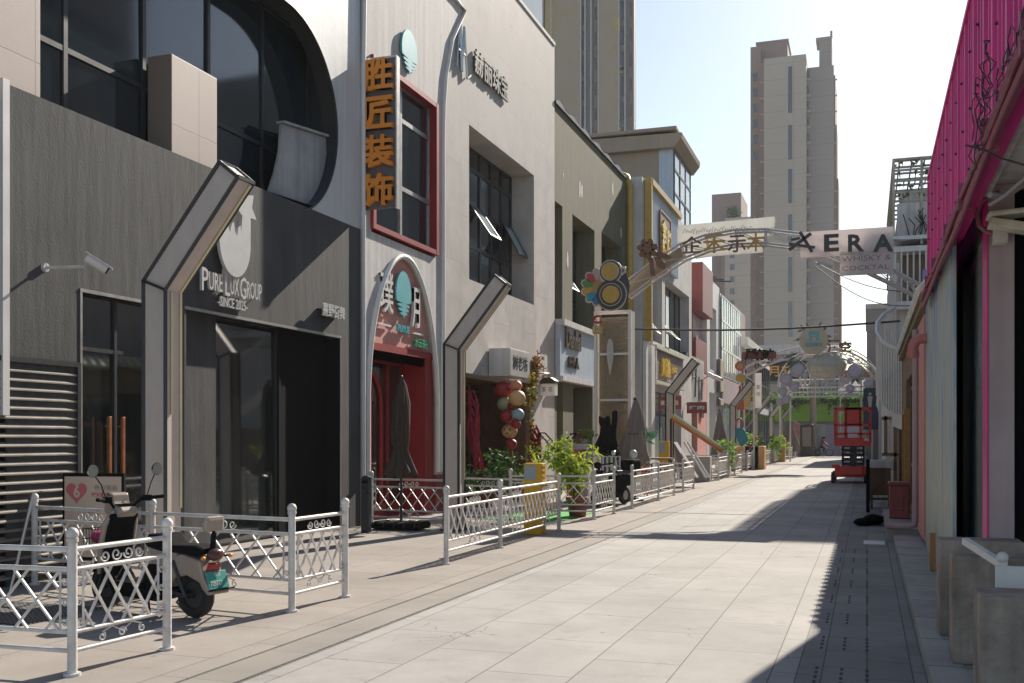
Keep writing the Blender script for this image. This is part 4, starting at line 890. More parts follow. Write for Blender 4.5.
w_ = MB(); w_.box(-.02, 8, 76, 92, 0, 10.6); w_.build('wall', m_towerg, r4)
w_ = MB(); w_.box(-.1, 8, 75.9, 92, 10.6, 10.95); w_.build('roof_edge', m_greyp, r4)
w_ = MB(); w_.text('聚宝', 1.4, .5, .05, south(.5, 75.98, 8.6), bold=.02); w_.build('lettering', m_signgrey, r4)
r5 = thing('far_shop_row', 'dim low shops between the balcony building and the grey block', 'building', (.9, 60, 0))
w_ = MB(); w_.box(.9, 8, 54.1, 75.8, 0, 5.0); w_.build('wall', m_tanwall, r5)
w_ = MB()
for i in range(5): w_.box(.84, .9, 55+i*4, 57.8+i*4, .1, 2.8)
w_.build('glazing', m_glass, r5)
r6 = thing('far_shop_row', 'low shops on the right between the grey block and the green shop', 'building', (.9, 98, 0))
w_ = MB(); w_.box(1.2, 8, 92.1, 105.4, 0, 5.0); w_.build('wall', m_greyp, r6)
rs = thing('restroom_sign', 'dark blue restroom sign with two white figures beside the red lift', 'sign', (.35, 46, 3))
w_ = MB(); w_.box(-.15, .75, 46, 46.1, 2.0, 3.75); w_.build('panel', M('navy panel', (.03, .05, .09), .5), rs)
w_ = MB()
for x, sk in ((.12, 0), (.48, 1)):
    w_.sph((x, 45.98, 3.5), .07, .02, .07, 10, 6); w_.prism([(x-.1, 3.4), (x+.1, 3.4), (x+.06+.07*sk, 3.0), (x-.06-.07*sk, 3.0)], 'y', 45.97, 45.998); w_.box(x-.05, x-.01, 45.97, 45.998, 2.75, 3.0); w_.box(x+.01, x+.05, 45.97, 45.998, 2.75, 3.0)
w_.build('figures', m_cloudw, rs)
w_ = MB(); w_.box(.45, .55, 46.02, 46.1, 0, 2.0); w_.build('post', m_frame, rs)
pc = tag(MB().tube([(.55, 36, 0), (.55, 36, 4.0)], .09, 10).tube([(.55, 36, 4.0), (.55, 36, 5.6)], .06, 10).build('white_post', m_white), 'slim white post standing by the right wall behind the stair', 'post')

# ------------------------------------------------------------------ scissor lift
lf = thing('scissor_lift', 'red scissor lift platform parked on the right of the street', 'lift', (-.55, 40, 0))
w_ = MB()
w_.box(-1.12, .0, 39.6, 41.7, .22, .62); w_.box(-1.22, -.95, 39.5, 39.9, .55, .68); w_.box(-.95, -.15, 39.45, 39.6, .3, .6); w_.build('chassis', m_liftred, lf, bevel=.02)
for x, y in ((-1.17, 39.75), (-.03, 39.75), (-1.17, 41.4), (-.03, 41.4)):
    w_ = MB(); w_.tube([(x-.07, y, .2), (x+.07, y, .2)], .2, 16); wh = w_.build('wheel', m_rubber, lf)
    w_ = MB(); w_.tube([(x-.08, y, .2), (x+.08, y, .2)], .1, 12); w_.build('hub', m_liftred, wh)
w_ = MB()
for x in (-.85, -.12):
    for k in range(4):
        z0, z1 = .68+k*.17, .68+(k+1)*.17
        for (ya, yb) in ((39.7, 41.5), (41.5, 39.7)): w_.tube([(x, ya, z0), (x, yb, z1)], .045, 4)
for k in range(5):
    for y in (39.7, 41.5): w_.tube([(-.86, y, .68+k*.17), (-.11, y, .68+k*.17)], .04, 8)
w_.box(-.6, -.36, 39.8, 41.2, .65, 1.36); w_.build('scissor_stack', m_frame, lf)
w_ = MB(); w_.box(-1.12, .14, 39.5, 41.6, 1.36, 1.46); w_.box(-1.12, .14, 39.46, 39.5, 1.36, 1.62); w_.build('platform', m_liftred, lf, bevel=.008)
w_ = MB()
for x in (-1.1, -.74, -.22, .12):
    for y in (39.5, 41.58): w_.box(x-.04, x+.04, y-.03, y+.03, 1.46, 2.74)
for x in (-1.1, .12):
    for y in (40.2, 40.9): w_.box(x-.02, x+.02, y-.02, y+.02, 1.46, 2.74)
for z in (2.72, 2.12, 1.8):
    w_.box(-1.12, .14, 39.47, 39.52, z-.045, z+.045); w_.box(-1.12, .14, 41.56, 41.6, z-.03, z+.03)
    w_.box(-1.12, -1.08, 39.5, 41.6, z-.025, z+.025); w_.box(.1, .14, 39.5, 41.6, z-.025, z+.025)
w_.build('guard_rail', m_liftred, lf)
w_ = MB(); w_.box(-.74, -.22, 39.47, 39.5, 2.12, 2.76); w_.box(-1.1, .12, 39.47, 39.5, 1.5, 1.66); w_.build('gate_panel', m_liftred, lf)
w_ = MB(); w_.box(-.68, -.3, 39.452, 39.468, 1.86, 2.05); w_.box(-.66, -.34, 39.452, 39.468, 1.68, 1.8); w_.box(-.1, .06, 39.452, 39.468, 1.55, 1.64); w_.build('stickers', m_lilac, lf)

# ------------------------------------------------------------------ street lamps
lp = thing('street_lamp', 'angular box lamp', 'street lamp', (0,0,0), 0, 'angular box lamps along the shops')
hw = .14
def off(s_): return [(s_*hw, 0), (s_*hw, 3.27-s_*.055), (.92+s_*hw*.78, 4.42-s_*hw*.62)]
Lf, Rt = off(-1), off(1)
w_ = MB(); w_.prism(Lf+Rt[::-1], 'y', .012, .29); w_.build('body', m_lampb, lp)
w_ = MB()
for s_ in (Lf, Rt):
    for y in (0.008, .295):
        w_.tube([(x, y, z) for x, z in s_], .026, 4)
w_.tube([(Lf[2][0], .0, Lf[2][1]), (Rt[2][0], .0, Rt[2][1])], .026, 4); w_.tube([(Lf[2][0], .3, Lf[2][1]), (Rt[2][0], .3, Rt[2][1])], .026, 4)
w_.tube([(Lf[1][0], -.004, Lf[1][1]), (Rt[1][0], -.004, Rt[1][1])], .02, 4)
for s_ in (Lf, Rt): w_.tube([(s_[2][0], 0, s_[2][1]), (s_[2][0], .3, s_[2][1])], .026, 4)
w_.box(-.19, .19, -.04, .34, 0, .03); w_.build('frame', m_lampf, lp)
w_ = MB(); q = [(x+.012, z) for x, z in Rt]
w_.tube([(q[0][0], .255, .9), (q[1][0], .255, q[1][1]), (q[2][0]-.02, .255, q[2][1]-.03)], .016, 4)
w_.tube([(q[0][0], .10, 1.9), (q[1][0], .10, q[1][1]-.02)], .014, 4); w_.build('light_strip', m_lampy, lp)
lampspots = [(-7.14, 9.12, 'nearest angular box lamp, standing behind the beige scooter'), (-6.98, 17.0, 'second angular box lamp, between the arch shop and the concrete building'),
 (-6.75, 37.2, 'third angular box lamp, in front of the aubergine shop board'), (-6.35, 52.5, 'fourth angular box lamp, beside the brown folded parasol'),
 (-6.85, 69, 'fifth angular box lamp, first of the close far trio'), (-6.75, 79, 'sixth angular box lamp, middle of the close far trio'), (-6.9, 91, 'seventh and farthest angular box lamp, by the green shop')]
for i, (x, y, s_) in enumerate(lampspots):
    put(lp if i == 0 else copy_tree(lp), (x, y, 0), 0, s_)

# ------------------------------------------------------------------ fences
def post_mb(x=0, y=0):
    m = MB(); m.tube([(x, y, 0), (x, y, .95)], .034, 12); m.sph((x, y, .985), .045, nu=12, nv=8); m.tube([(x, y, .93), (x, y, .955)], .042, 12); m.tube([(x, y, 0), (x, y, .02)], .06, 12); return m
def spiral(m, cx, cz, r, turns, ph, fn, hand=1):
    p = []
    n = int(14*turns)
    for i in range(n+1):
        a = ph+hand*2*math.pi*i/14; k = r*(1-.75*i/n); p.append(fn(cx+k*math.cos(a), cz+k*math.sin(a)))
    m.tube(p, .0065, 5, cap=False)
def panel_mb(p0, p1, pitch):
    """one lattice panel from p0 to p1 (x, y)"""
    m = MB(); v = Vector((p1[0]-p0[0], p1[1]-p0[1])); L = v.length; v /= L
    def fn(a, z, o=0): return (p0[0]+v.x*a-v.y*o, p0[1]+v.y*a+v.x*o, z)
    for z, r in ((.875, .02), (.735, .018), (.30, .016), (.17, .016)): m.tube([fn(.03, z), fn(L-.03, z)], r, 8)
    a0, a1 = .10, L-.10
    for a in (a0, a1): m.tube([fn(a, .30), fn(a, .735)], .011, 4)
    n = max(2, round((a1-a0)/pitch)); q = (a1-a0)/n; H = .435; run = q*1.5
    for i in range(-3, n+1):
        for sgn in (1, -1):
            s0 = a0+i*q if sgn == 1 else a0+i*q+run
            s1 = s0+sgn*run
            za, zb = .30, .735; A, B = s0, s1
            lo, hi = min(A, B), max(A, B)
            if hi <= a0+.01 or lo >= a1-.01: continue
            def cl(A, B, za, zb):
                for lim, side in ((a0, 1), (a1, -1)):
                    if (A-lim)*side < 0: t = (lim-A)/(B-A); A, za = lim, za+(zb-za)*t
                    if (B-lim)*side < 0: t = (lim-A)/(B-A); zb = za+(zb-za)*t; B = lim
                return A, B, za, zb
            A, B, za, zb = cl(A, B, za, zb)
            if abs(A-B) > .01: m.tube([fn(A, za, .006*sgn), fn(B, zb, .006*sgn)], .011, 4)
    c = L/2; k = max(1, round(L/1.6))
    for j in range(k):
        c = L*(j+.5)/k
        for sgn in (-1, 1):
            spiral(m, c+sgn*.06, .805, .05, 1.3, math.pi if sgn > 0 else 0, fn, sgn)
            spiral(m, c+sgn*.17, .80, .045, 1.3, 0 if sgn > 0 else math.pi, fn, -sgn)
            spiral(m, c+sgn*.20, .225, .035, 1.3, math.pi/2, fn, sgn)
            m.tube([fn(c+sgn*.19, .26), fn(c+sgn*.1, .285), fn(c, .235)], .0065, 5)
        spiral(m, c, .225, .04, 1.2, 0, fn, 1)
    for a, sg in ((.065, 1), (L-.065, -1)):
        for z in (.36, .5, .64): spiral(m, a, z, .03, 1.2, 0, fn, sg)
    return m
def fence(label, posts, panels):
    x0, y0 = posts[0]
    t_ = thing('lattice_fence', label, 'fence', (x0, y0, 0), 0, 'white lattice fences around the shop terraces')
    for p in posts: post_mb(*p).build('post', m_fence, t_)
    for a, b, pitch in panels: panel_mb(posts[a], posts[b], pitch).build('lattice_panel', m_fence, t_, recalc=False)
    return t_
fence('nearest white lattice fence, turning a corner at the lower left', [(-5.22, 5.8), (-5.16, 6.75), (-7.0, 5.72), (-8.7, 5.66)], [(0, 1, .2), (0, 2, .26), (2, 3, .26)])
fence('white lattice fence running behind the beige scooter to a short return by the street', [(-5.16, 8.6), (-5.12, 9.58), (-6.95, 8.85), (-8.85, 9.25)], [(0, 1, .2), (0, 2, .26), (2, 3, .26)])
fence('white lattice fence crossing in front of the red arched doorway', [(-8.85, 17.6), (-7.2, 17.4)], [(0, 1, .26)])
fence('long white lattice fence in front of the yellow cabinet', [(-5.2, 12.5), (-5.2, 14.6), (-5.2, 17.72)], [(0, 1, .2), (1, 2, .2)])
fence('white lattice fence standing crosswise before the lantern shop', [(-7.6, 18.6), (-5.9, 18.2)], [(0, 1, .26)])
fence('white lattice fence with the bamboo pot behind its cross panel', [(-5.22, 20.3), (-5.2, 21.96), (-6.9, 20.0)], [(0, 1, .2), (0, 2, .26)])
fence('white lattice fence beside the black moped and beige parasol', [(-5.18, 23.7), (-5.2, 27.0), (-5.25, 29.6)], [(0, 1, .2), (1, 2, .2)])
fence('white lattice fence crossing the beige parasol terrace at its far side', [(-5.3, 31.5), (-6.9, 31.2), (-5.32, 33.6)], [(0, 1, .26), (0, 2, .2)])
fence('white lattice fence with a green creeper before the brown parasol', [(-5.45, 40.5), (-5.5, 43.6), (-7.0, 40.3)], [(0, 1, .2), (0, 2, .26)])
fence('white lattice fence beside the large teal tag', [(-5.55, 46.5), (-5.6, 49.6), (-7.2, 46.3)], [(0, 1, .25), (0, 2, .3)])
far = [(52.6, 55.4), (57.6, 60.8), (62.6, 66.5), (69, 73), (75, 79), (82, 87), (89.5, 94)]
for i, (a, b) in enumerate(far):
    fence(['white lattice fence at the orange boxes', 'white lattice fence just past the orange boxes', 'white lattice fence in front of the glazed building', 'white lattice fence beside the fifth box lamp', 'white lattice fence beside the grey folded parasol', 'last but one white lattice fence towards the far shops', 'farthest white lattice fence near the black kiosk'][i],
      [(-5.65-.01*i, a), (-5.7-.01*i, b), (-7.2, a)], [(0, 1, .3), (0, 2, .34)])
# ================================================================== signs on the charcoal wall
ls = thing('wall_sign', 'white hand and star emblem with PURE LUX GROUP lettering on charcoal wall', 'sign', (FX, 13.3, 4.2))
w_ = MB()
LX = FX+.08
for s_, y_, w__, h_ in (('P', 12.37, .15, .33), ('URE', 12.54, .32, .26), ('L', 12.93, .12, .33), ('UX', 13.06, .22, .26), ('G', 13.31, .16, .33), ('ROUP', 13.49, .40, .26)):
    w_.text(s_, w__, h_, .04, east(LX, y_+.02, 3.77-(.03 if h_ > .3 else 0)), bold=.006)
w_.text('-SINCE 2025-', .74, .15, .03, east(LX, 12.80, 3.57), bold=.008); w_.build('lettering', m_letter, ls)
pal = []
for i in range(19):
    a = math.pi*(-.02)-math.pi*1.02*i/18
    pal.append((13.32+.40*math.cos(a), 4.83+.50*math.sin(a)*(1.05)))
right_side = [(12.93, 4.98), (13.02, 4.92), (13.04, 5.10), (13.10, 5.16), (13.14, 5.02), (13.18, 4.94), (13.23, 5.08), (13.28, 5.12), (13.31, 4.98), (13.36, 4.92), (13.40, 5.06), (13.45, 5.1), (13.47, 5.0), (13.5, 5.25), (13.42, 5.3), (13.50, 5.4)]
star = [(13.45, 5.72), (13.62, 5.58), (13.80, 5.62), (13.76, 5.42), (13.88, 5.26), (13.72, 5.26)]
w_ = MB(); w_.prism([(a-.16, b-.27) for a, b in pal+right_side[:-1]+[(13.40, 5.38)]+star[:1]+star[1:]+[(13.72, 5.0)]], 'x', FX+.1, FX+.15); w_.build('emblem', m_letter, ls)
w_ = MB()
for y in (12.7, 13.3, 13.9):
    for z in (3.85,): w_.tube([(FX, y, z), (FX+.1, y, z)], .008, 5)
w_.tube([(FX, 13.1, 4.45), (FX+.12, 13.1, 4.45)], .015, 5); w_.build('stand_offs', m_frame, ls)
ss = thing('wall_sign', 'tiny white four character sign near the right end of the charcoal wall', 'sign', (FX, 16.4, 3.8))
w_ = MB(); w_.text('熹野街舞', .80, .24, .03, east(FX+.11, 15.78, 3.76), bold=.015); w_.build('lettering', m_letter, ss)
w_ = MB(); w_.box(FX, FX+.11, 15.8, 16.58, 3.86, 3.89); w_.build('rail', m_frame, ss)
# blade sign with the four orange characters
bs = thing('blade_sign', 'tall vertical sign with four big orange characters between the charcoal and white buildings', 'sign', (FX, 17.6, 7.4))
w_ = MB(); w_.box(-8.96, -8.33, 17.6, 17.7, 5.98, 8.78); w_.build('board', m_signgrey, bs)
w_ = MB()
for x in (-8.98, -8.33): w_.box(x-.015, x+.015, 17.58, 17.72, 5.95, 8.8)
w_.box(-9.0, -8.33, 17.59, 17.71, 8.78, 8.82)
for z in (8.55, 6.05, 7.4): w_.box(-9.3, -8.96, 17.63, 17.67, z, z+.04)
w_.build('frame', m_steel, bs)
w_ = MB()
for i, ch in enumerate('胜匠装饰'): w_.text(ch, .58, .57, .1, south(-8.98, 17.59, 8.17-i*.72), fat=.035)
w_.build('characters', [m_orange], bs)
# security camera
cc = thing('security_camera', 'white bullet security camera on a wall bracket on the charcoal wall', 'camera', (FX, 9.6, 3.6))
a_, b_ = Vector((FX+.02, 9.55, 3.62)), Vector((FX+.48, 9.9, 3.62))
w_ = MB(); w_.tube([(FX, 9.55, 3.62), (FX+.04, 9.55, 3.62)], .05, 12); w_.tube([a_, (FX+.25, 9.62, 3.62), (FX+.4, 9.75, 3.64)], .018, 8); w_.build('bracket', m_greyp, cc)
w_ = MB(); c = Vector((FX+.5, 9.85, 3.68)); d = Vector((.55, .5, -.45)).normalized(); w_.tube([c-d*.14, c+d*.12], .055, 12); bo = w_.build('housing', m_white, cc)
w_ = MB(); w_.tube([c+d*.12, c+d*.135], .045, 12); w_.build('lens', m_black, bo)
w_ = MB(); w_.obox(c+Vector((0, 0, .05))+d*.02, (.17, .07, .008), (0, math.atan2(.45, .74), math.atan2(.5, .55))); w_.build('sun_shield', m_white, cc)

# ------------------------------------------------------------------ poster board
pb = thing('poster_board', 'cream poster in a black stand with a pink heart, behind the scooter', 'poster', (-8.55, 9.85, 0), R(12))
w_ = MB(); w_.box(-.38, .38, -.02, .02, .22, 1.24); w_.box(-.36, -.33, -.2, .2, 0, .05); w_.box(.33, .36, -.2, .2, 0, .05); w_.box(-.36, -.33, -.012, .012, .05, .22); w_.box(.33, .36, -.012, .012, .05, .22); f_ = MB(); f_.v = w_.v; f_.f = w_.f; f_.m = w_.m; f_.s = w_.s
def local(par, mb, name, mat, **k):      # geometry already given in the parent's own axes
    o = mb.build(name, mat, None, **k); o.parent = par; return o
local(pb, w_, 'stand', m_black)
w_ = MB(); w_.box(-.35, .35, -.028, -.021, .26, 1.2); po = local(pb, w_, 'poster', m_paper)
w_ = MB(); hp_ = [(.13*math.sin(t)**3*1.0, .0+.0085*(13*math.cos(t)-5*math.cos(2*t)-2*math.cos(3*t)-math.cos(4*t))) for t in [2*math.pi*i/28 for i in range(28)]]
w_.prism([(x-.2, z+1.02) for x, z in hp_], 'y', -.033, -.029); w_.text('每天鲜榨果茶', .34, .055, .003, south(-.02, -.029, .96), bold=.03); local(po, w_, 'red_print', m_posterr)
w_ = MB(); w_.text('6', .08, .15, .003, south(-.235, -.0335, .95), bold=.03); local(po, w_, 'numeral', m_paper)
w_ = MB(); w_.text('每日良品', .28, .06, .003, south(.02, -.029, 1.04), bold=.02)
w_.tube([(-.02+.15*math.cos(a), -.03, .68+.1*math.sin(a)) for a in [2*math.pi*i/20 for i in range(21)]], .004, 4); w_.tube([(-.1+.06*math.cos(a), -.03, .78+.06*math.sin(a)) for a in [2*math.pi*i/16 for i in range(17)]], .004, 4)
w_.tube([(-.02+.07*math.cos(a), -.03, .64+.05*math.sin(a)) for a in [2*math.pi*i/16 for i in range(17)]], .006, 4); local(po, w_, 'grey_print', m_posterg)
gr = MB(); gr.box(-8.6, -7.0, 7.2, 8.2, .002, .01); kind(gr.build('floor_grating', tiles('grating', (.3, .28, .26), (.05, .05, .05), 'XY', .06, .05, .012, .1, .6, .3, off=0)))
lg = tag(MB().tube([(-8.75, 8.8, 0), (-8.72, 9.1, 1.05)], .018, 8).build('leaning_pole', m_steel), 'thin grey pole leaning against the louvred vent', 'pole')

# ------------------------------------------------------------------ scooter (x forward, parts at the thing's own axes)
sk = thing('electric_scooter', 'beige and black electric scooter with green number plate parked between the fences', 'scooter', (-6.40, 8.14, 0), math.pi-.2)
sk.scale = (.96, .96, .96)
w_ = MB()
for s in (-1, 1):
    w_.tube([(.40, s*.22, 1.10), (.44, s*.16, 1.17), (.50, s*.07, 1.12), (.52, s*.05, .95)], .005, 5); w_.tube([(.39, s*.26, 1.1), (.47, s*.2, 1.2), (.53, s*.1, 1.1), (.53, s*.09, .8)], .004, 5)
    w_.tube([(.47, s*.09, .8), (.50, s*.1, .6), (.6, s*.06, .4)], .005, 5)
w_.tube([(-.3, .12, .33), (-.5, .14, .27), (-.62, .1, .24)], .006, 5); local(sk, w_, 'brake_cables', m_black)
w_ = MB(); w_.obox((-.96, 0, .30), (.04, .13, .006), (0, .2, 0)); w_.tube([(-.84, -.11, .60), (-.90, -.16, .60)], .012, 6); w_.tube([(-.84, .11, .60), (-.90, .16, .60)], .012, 6); local(sk, w_, 'rear_mudguard', m_black)
for s in (-1, 1): w_ = MB(); w_.sph((-.90, s*.17, .60), .018, .03, .02, 10, 6); local(sk, w_, 'indicator', m_orange)
for nm, x in (('front_wheel', .64), ('rear_wheel', -.62)):
    w_ = MB(); w_.lathe([(.13, -.045), (.19, -.05), (.215, -.035), (.225, 0), (.215, .035), (.19, .05), (.13, .045)], n=28)
    w_.v = [(x+a, c, .225+b) for a, b, c in w_.v]; wh = local(sk, w_, nm, m_rubber)
    w_ = MB(); w_.tube([(x, -.035, .225), (x, .035, .225)], .125, 20); w_.tube([(x, -.07, .225), (x, .07, .225)], .03, 10); local(wh, w_, 'rim', m_frame)
w_ = MB()
w_.prism([(-.30, .34), (-.40, .58), (-.55, .62), (-.80, .57), (-.85, .42), (-.93, .31), (-.95, .26), (-.90, .25), (-.83, .30), (-.79, .36), (-.62, .42), (-.46, .38), (-.38, .28)], 'y', -.125, .125); local(sk, w_, 'rear_fairing', m_scooter, bevel=.02)
w_ = MB(); w_.prism([(-.38, .20), (-.28, .36), (-.25, .5), (-.1, .5), (.0, .3), (.34, .27), (.46, .42), (.52, .7), (.56, .7), (.52, .36), (.42, .16), (-.2, .14)], 'y', -.13, .13); w_.box(-.08, .38, -.17, .17, .25, .31); local(sk, w_, 'floorboard', m_black, bevel=.015)
w_ = MB(); w_.prism([(.50, .35), (.56, .33), (.50, .88), (.42, .98), (.36, .96), (.42, .86)], 'y', -.17, .17); local(sk, w_, 'front_shield', m_black, bevel=.03)
w_ = MB()
for s in (-1, 1): w_.tube([(.56, s*.17, .36), (.52, s*.185, .62), (.46, s*.18, .86), (.40, s*.12, 1.0)], [.02, .03, .03, .028], 8)
w_.prism([(.60, .78), (.64, .62), (.60, .5), (.55, .52), (.53, .8)], 'y', -.1, .1); local(sk, w_, 'shield_trim', m_scooter, bevel=.012)
w_ = MB(); w_.prism([(.30, .98), (.36, .93), (.50, .92), (.58, .98), (.56, 1.1), (.50, 1.17), (.46, 1.17), (.44, 1.06), (.34, 1.03)], 'y', -.11, .11); hd = local(sk, w_, 'headset', m_scooter, bevel=.025)
w_ = MB(); w_.box(.345, .45, -.09, .09, 1.045, 1.06); w_.sph((.585, 0, 1.03), .03, .06, .045); local(hd, w_, 'dashboard', m_black)
w_ = MB(); w_.tube([(.42, -.1, 1.02), (.38, -.2, 1.1), (.30, -.36, 1.12)], .014, 8); w_.tube([(.42, .1, 1.02), (.38, .2, 1.1), (.30, .36, 1.12)], .014, 8)
for s in (-1, 1): w_.tube([(.335, s*.28, 1.11), (.29, s*.40, 1.12)], .02, 10); w_.tube([(.40, s*.2, 1.12), (.38, s*.34, 1.12)], .008, 6); w_.obox((.345, s*.24, 1.11), (.035, .03, .03))
hb = local(sk, w_, 'handlebar', m_black)
for s in (-1, 1):
    w_ = MB(); w_.tube([(.36, s*.25, 1.13), (.36, s*.30, 1.26), (.38, s*.37, 1.36)], .006, 6); mo = local(hb, w_, 'mirror', m_black)
    w_ = MB(); w_.tube([(.375, s*.39, 1.4), (.365, s*.39, 1.4)], [.062, .06], 20); local(mo, w_, 'mirror_glass', m_chrome)
    w_ = MB(); w_.tube([(.40, s*.39, 1.4), (.376, s*.39, 1.4)], [.05, .066], 20); local(mo, w_, 'mirror_shell', m_black)
w_ = MB(); w_.prism([(.44, .24), (.56, .62), (.60, .62), (.50, .24)], 'y', -.06, -.045) if False else None
w_.tube([(.64, -.08, .23), (.56, -.08, .62)], .018, 8); w_.tube([(.64, .08, .23), (.56, .08, .62)], .018, 8); w_.tube([(.56, 0, .5), (.47, 0, .96)], .03, 10)
w_.prism([(.40, .44), (.46, .50), (.60, .52), (.76, .46), (.84, .36), (.80, .35), (.72, .43), (.60, .475), (.48, .455)], 'y', -.07, .07); local(sk, w_, 'front_fork', m_black)
w_ = MB(); w_.prism([(-.82, .62), (-.84, .68), (-.74, .71), (-.40, .70), (-.36, .74), (-.30, .80), (-.10, .79), (-.04, .72), (-.06, .66), (-.3, .62)], 'y', -.13, .13); local(sk, w_, 'seat', m_black, bevel=.03)
w_ = MB(); w_.prism([(-.28, .46), (-.12, .46), (-.10, .66), (-.5, .66), (-.46, .56)], 'y', -.11, .11); local(sk, w_, 'under_seat_box', m_scooter, bevel=.02)
w_ = MB(); w_.tube([(-.84, 0, .64), (-.86, 0, .82)], .028, 8); w_.tube([(-.86, -.0, .8), (-.84, 0, .9)], .02, 6); br = local(sk, w_, 'backrest_post', m_black)
w_ = MB(); w_.obox((-.855, 0, .91), (.035, .12, .075), (0, -.12, 0)); local(br, w_, 'backrest_cushion', m_scooter, bevel=.035)
w_ = MB(); w_.sph((-.88, 0, .62), .05, .1, .06, 16, 10); local(sk, w_, 'tail_lamp', M('tail lamp', (.09, .035, .035), .2), recalc=True)
w_ = MB(); w_.obox((-.855, 0, .50), (.02, .07, .045), (0, -.35, 0)); local(sk, w_, 'brake_lamp', M('brake lamp', (.35, .03, .03), .25), bevel=.01)
w_ = MB(); w_.obox((-.905, 0, .385), (.005, .125, .085), (0, .35, 0)); pl_ = local(sk, w_, 'number_plate', m_plate, bevel=.003)
c0 = Vector((-.957, .1, .335)); up = Vector((math.sin(.35), 0, math.cos(.35))); w_ = MB()
w_.text('7297T7', .15, .05, .001, slant(Vector((-.932, .10, .335)), (0, -1, 0), up, (-1, 0, .2)), bold=.03); w_.text('西安', .08, .035, .002, slant(Vector((-.908, .04, .42)), (0, -1, 0), up, (-1, 0, .2)), bold=.02); local(pl_, w_, 'plate_text', m_cloudw)
w_ = MB(); w_.tube([(-.35, -.1, .2), (-.2, -.14, .1), (-.22, -.2, .02)], .012, 6); w_.tube([(-.1, .12, .15), (-.18, .17, .02)], .012, 6); w_.tube([(-.62, -.13, .225), (-.45, -.13, .55)], .02, 8); w_.tube([(-.62, .13, .225), (-.45, .13, .55)], .02, 8); w_.tube([(-.62, .1, .225), (-.2, .1, .28)], .03, 6); local(sk, w_, 'swing_arm', m_frame)
w_ = MB()
for z in (.62, .70, .80): w_.tube([(.62, -.14, z), (.84, -.15, z), (.84, .15, z), (.62, .14, z), (.62, -.14, z)], .005, 4)
for i in range(9):
    for (xa, xb) in ((.84, .83),): w_.tube([(xa, -.15+.0375*i, .8), (xb, -.14+.035*i, .62)], .004, 4)
for i in range(6):
    for s in (-1, 1): w_.tube([(.62+.043*i, s*.145, .8), (.62+.043*i, s*.14, .62)], .004, 4)
w_.box(.62, .83, -.14, .14, .615, .625); bk = local(sk, w_, 'basket', m_frame)
w_ = MB(); w_.sph((.72, 0, .71), .09, .13, .07, 14, 8, jit=.12); o = w_.build('cloth_bundle', m_magenta); tag(o, 'bright pink cloth bundle lying in the scooter basket', 'cloth')
o.location = Vector((-6.40, 8.14, 0)); o.rotation_euler.z = math.pi-.2; o.scale = (.96, .96, .96)

# ------------------------------------------------------------------ parasols
def parasol(label, x, y, htop, hbot, rad, mat, base='slab', ribs=8, flare=1.0, group=None, fat=1.0):
    t_ = thing('folded_parasol', label, 'parasol', (x, y, 0), 0, group)
    w_ = MB(); w_.tube([(x, y, .05), (x, y, htop)], .024, 10); w_.build('pole', m_frame, t_)
    w_ = MB(); H = htop-hbot; prof = []
    for i in range(15 if flare < 1.5 else 0):
        k = i/14; r = rad*(.10+.9*k**.85)*(1-.16*math.sin(k*math.pi*2.0)*flare); prof.append((max(.02, r*fat), htop-.02-H*k))
    if flare > 1.5: prof = [(.03, htop-.02), (.07, htop-.12), (.13, htop-.45), (.15, htop-.85), (.13, htop-1.15), (.105, htop-1.26), (.14, htop-1.4), (.19, htop-1.54), (.25, htop-1.66), (.27, hbot+.02), (.25, hbot)]
    w_.lathe(prof, (x, y, 0), 48, wob=.20, ribs=ribs); w_.lathe([(prof[-1][0], hbot), (prof[-1][0]*.35, hbot+.05)], (x, y, 0), 48, wob=.2, ribs=ribs)
    rnd = random.Random(int(abs(y)*10)); ph = [rnd.uniform(0, 6.28) for _ in range(4)]
    def fold(p):
        a = math.atan2(p[1]-y, p[0]-x); h = (htop-p[2])/H
        k = 1+.10*math.sin(3*a+ph[0]+4*h)+.07*math.sin(5*a+ph[1]-6*h)+.06*math.sin(11*a+ph[2])
        return (x+(p[0]-x)*k+.02*math.sin(5*h+ph[3]), y+(p[1]-y)*k, p[2]+(.05*math.sin(4*a+ph[2]) if h > .9 else 0))
    w_.v = [fold(p) for p in w_.v]; w_.build('canopy', mat, t_)
    w_ = MB(); zs = htop-H*.55; w_.tube([(x+rad*.62*math.cos(a), y+rad*.62*math.sin(a), zs) for a in [2*math.pi*i/20 for i in range(21)]], .012, 5); w_.build('tie_strap', m_frame, t_)
    w_ = MB(); w_.sph((x, y, htop+.03), .035, nu=10, nv=6); w_.tube([(x, y, htop-.02), (x, y, htop+.02)], .045, 10); w_.build('finial', m_frame, t_)
    w_ = MB()
    if base == 'slab':
        w_.box(x-.5, x+.48, y-.28, y+.28, .02, .14)
        bo = w_.build('base', m_black, t_, bevel=.05)
        w_ = MB()
        for i in range(5): w_.tube([(x-.42+.2*i, y-.3, .06), (x-.40+.2*i, y-.27, .15), (x-.36+.2*i, y+.27, .15)], .012, 5)
        w_.build('straps', m_frame, bo)
    else:
        w_.lathe([(.02, .1), (.22, .08), (.24, 0)], (x, y, 0), 20); w_.build('base', m_frame, t_)
    return t_
parasol('dark brown folded parasol on a black slab base before the red arched doorway', -7.95, 17.0, 2.72, .98, .23, m_fabricd, flare=1.7)
parasol('beige folded parasol spreading over the terrace of the olive building', at(26.7, 635, 400).x, 26.7, 2.66, 1.02, .38, m_fabric, 'disc', 8, .2)
parasol('brown slim folded parasol beside the fourth box lamp', -6.75, 50.6, 3.0, .65, .40, m_fabric, 'disc', 8, .5)
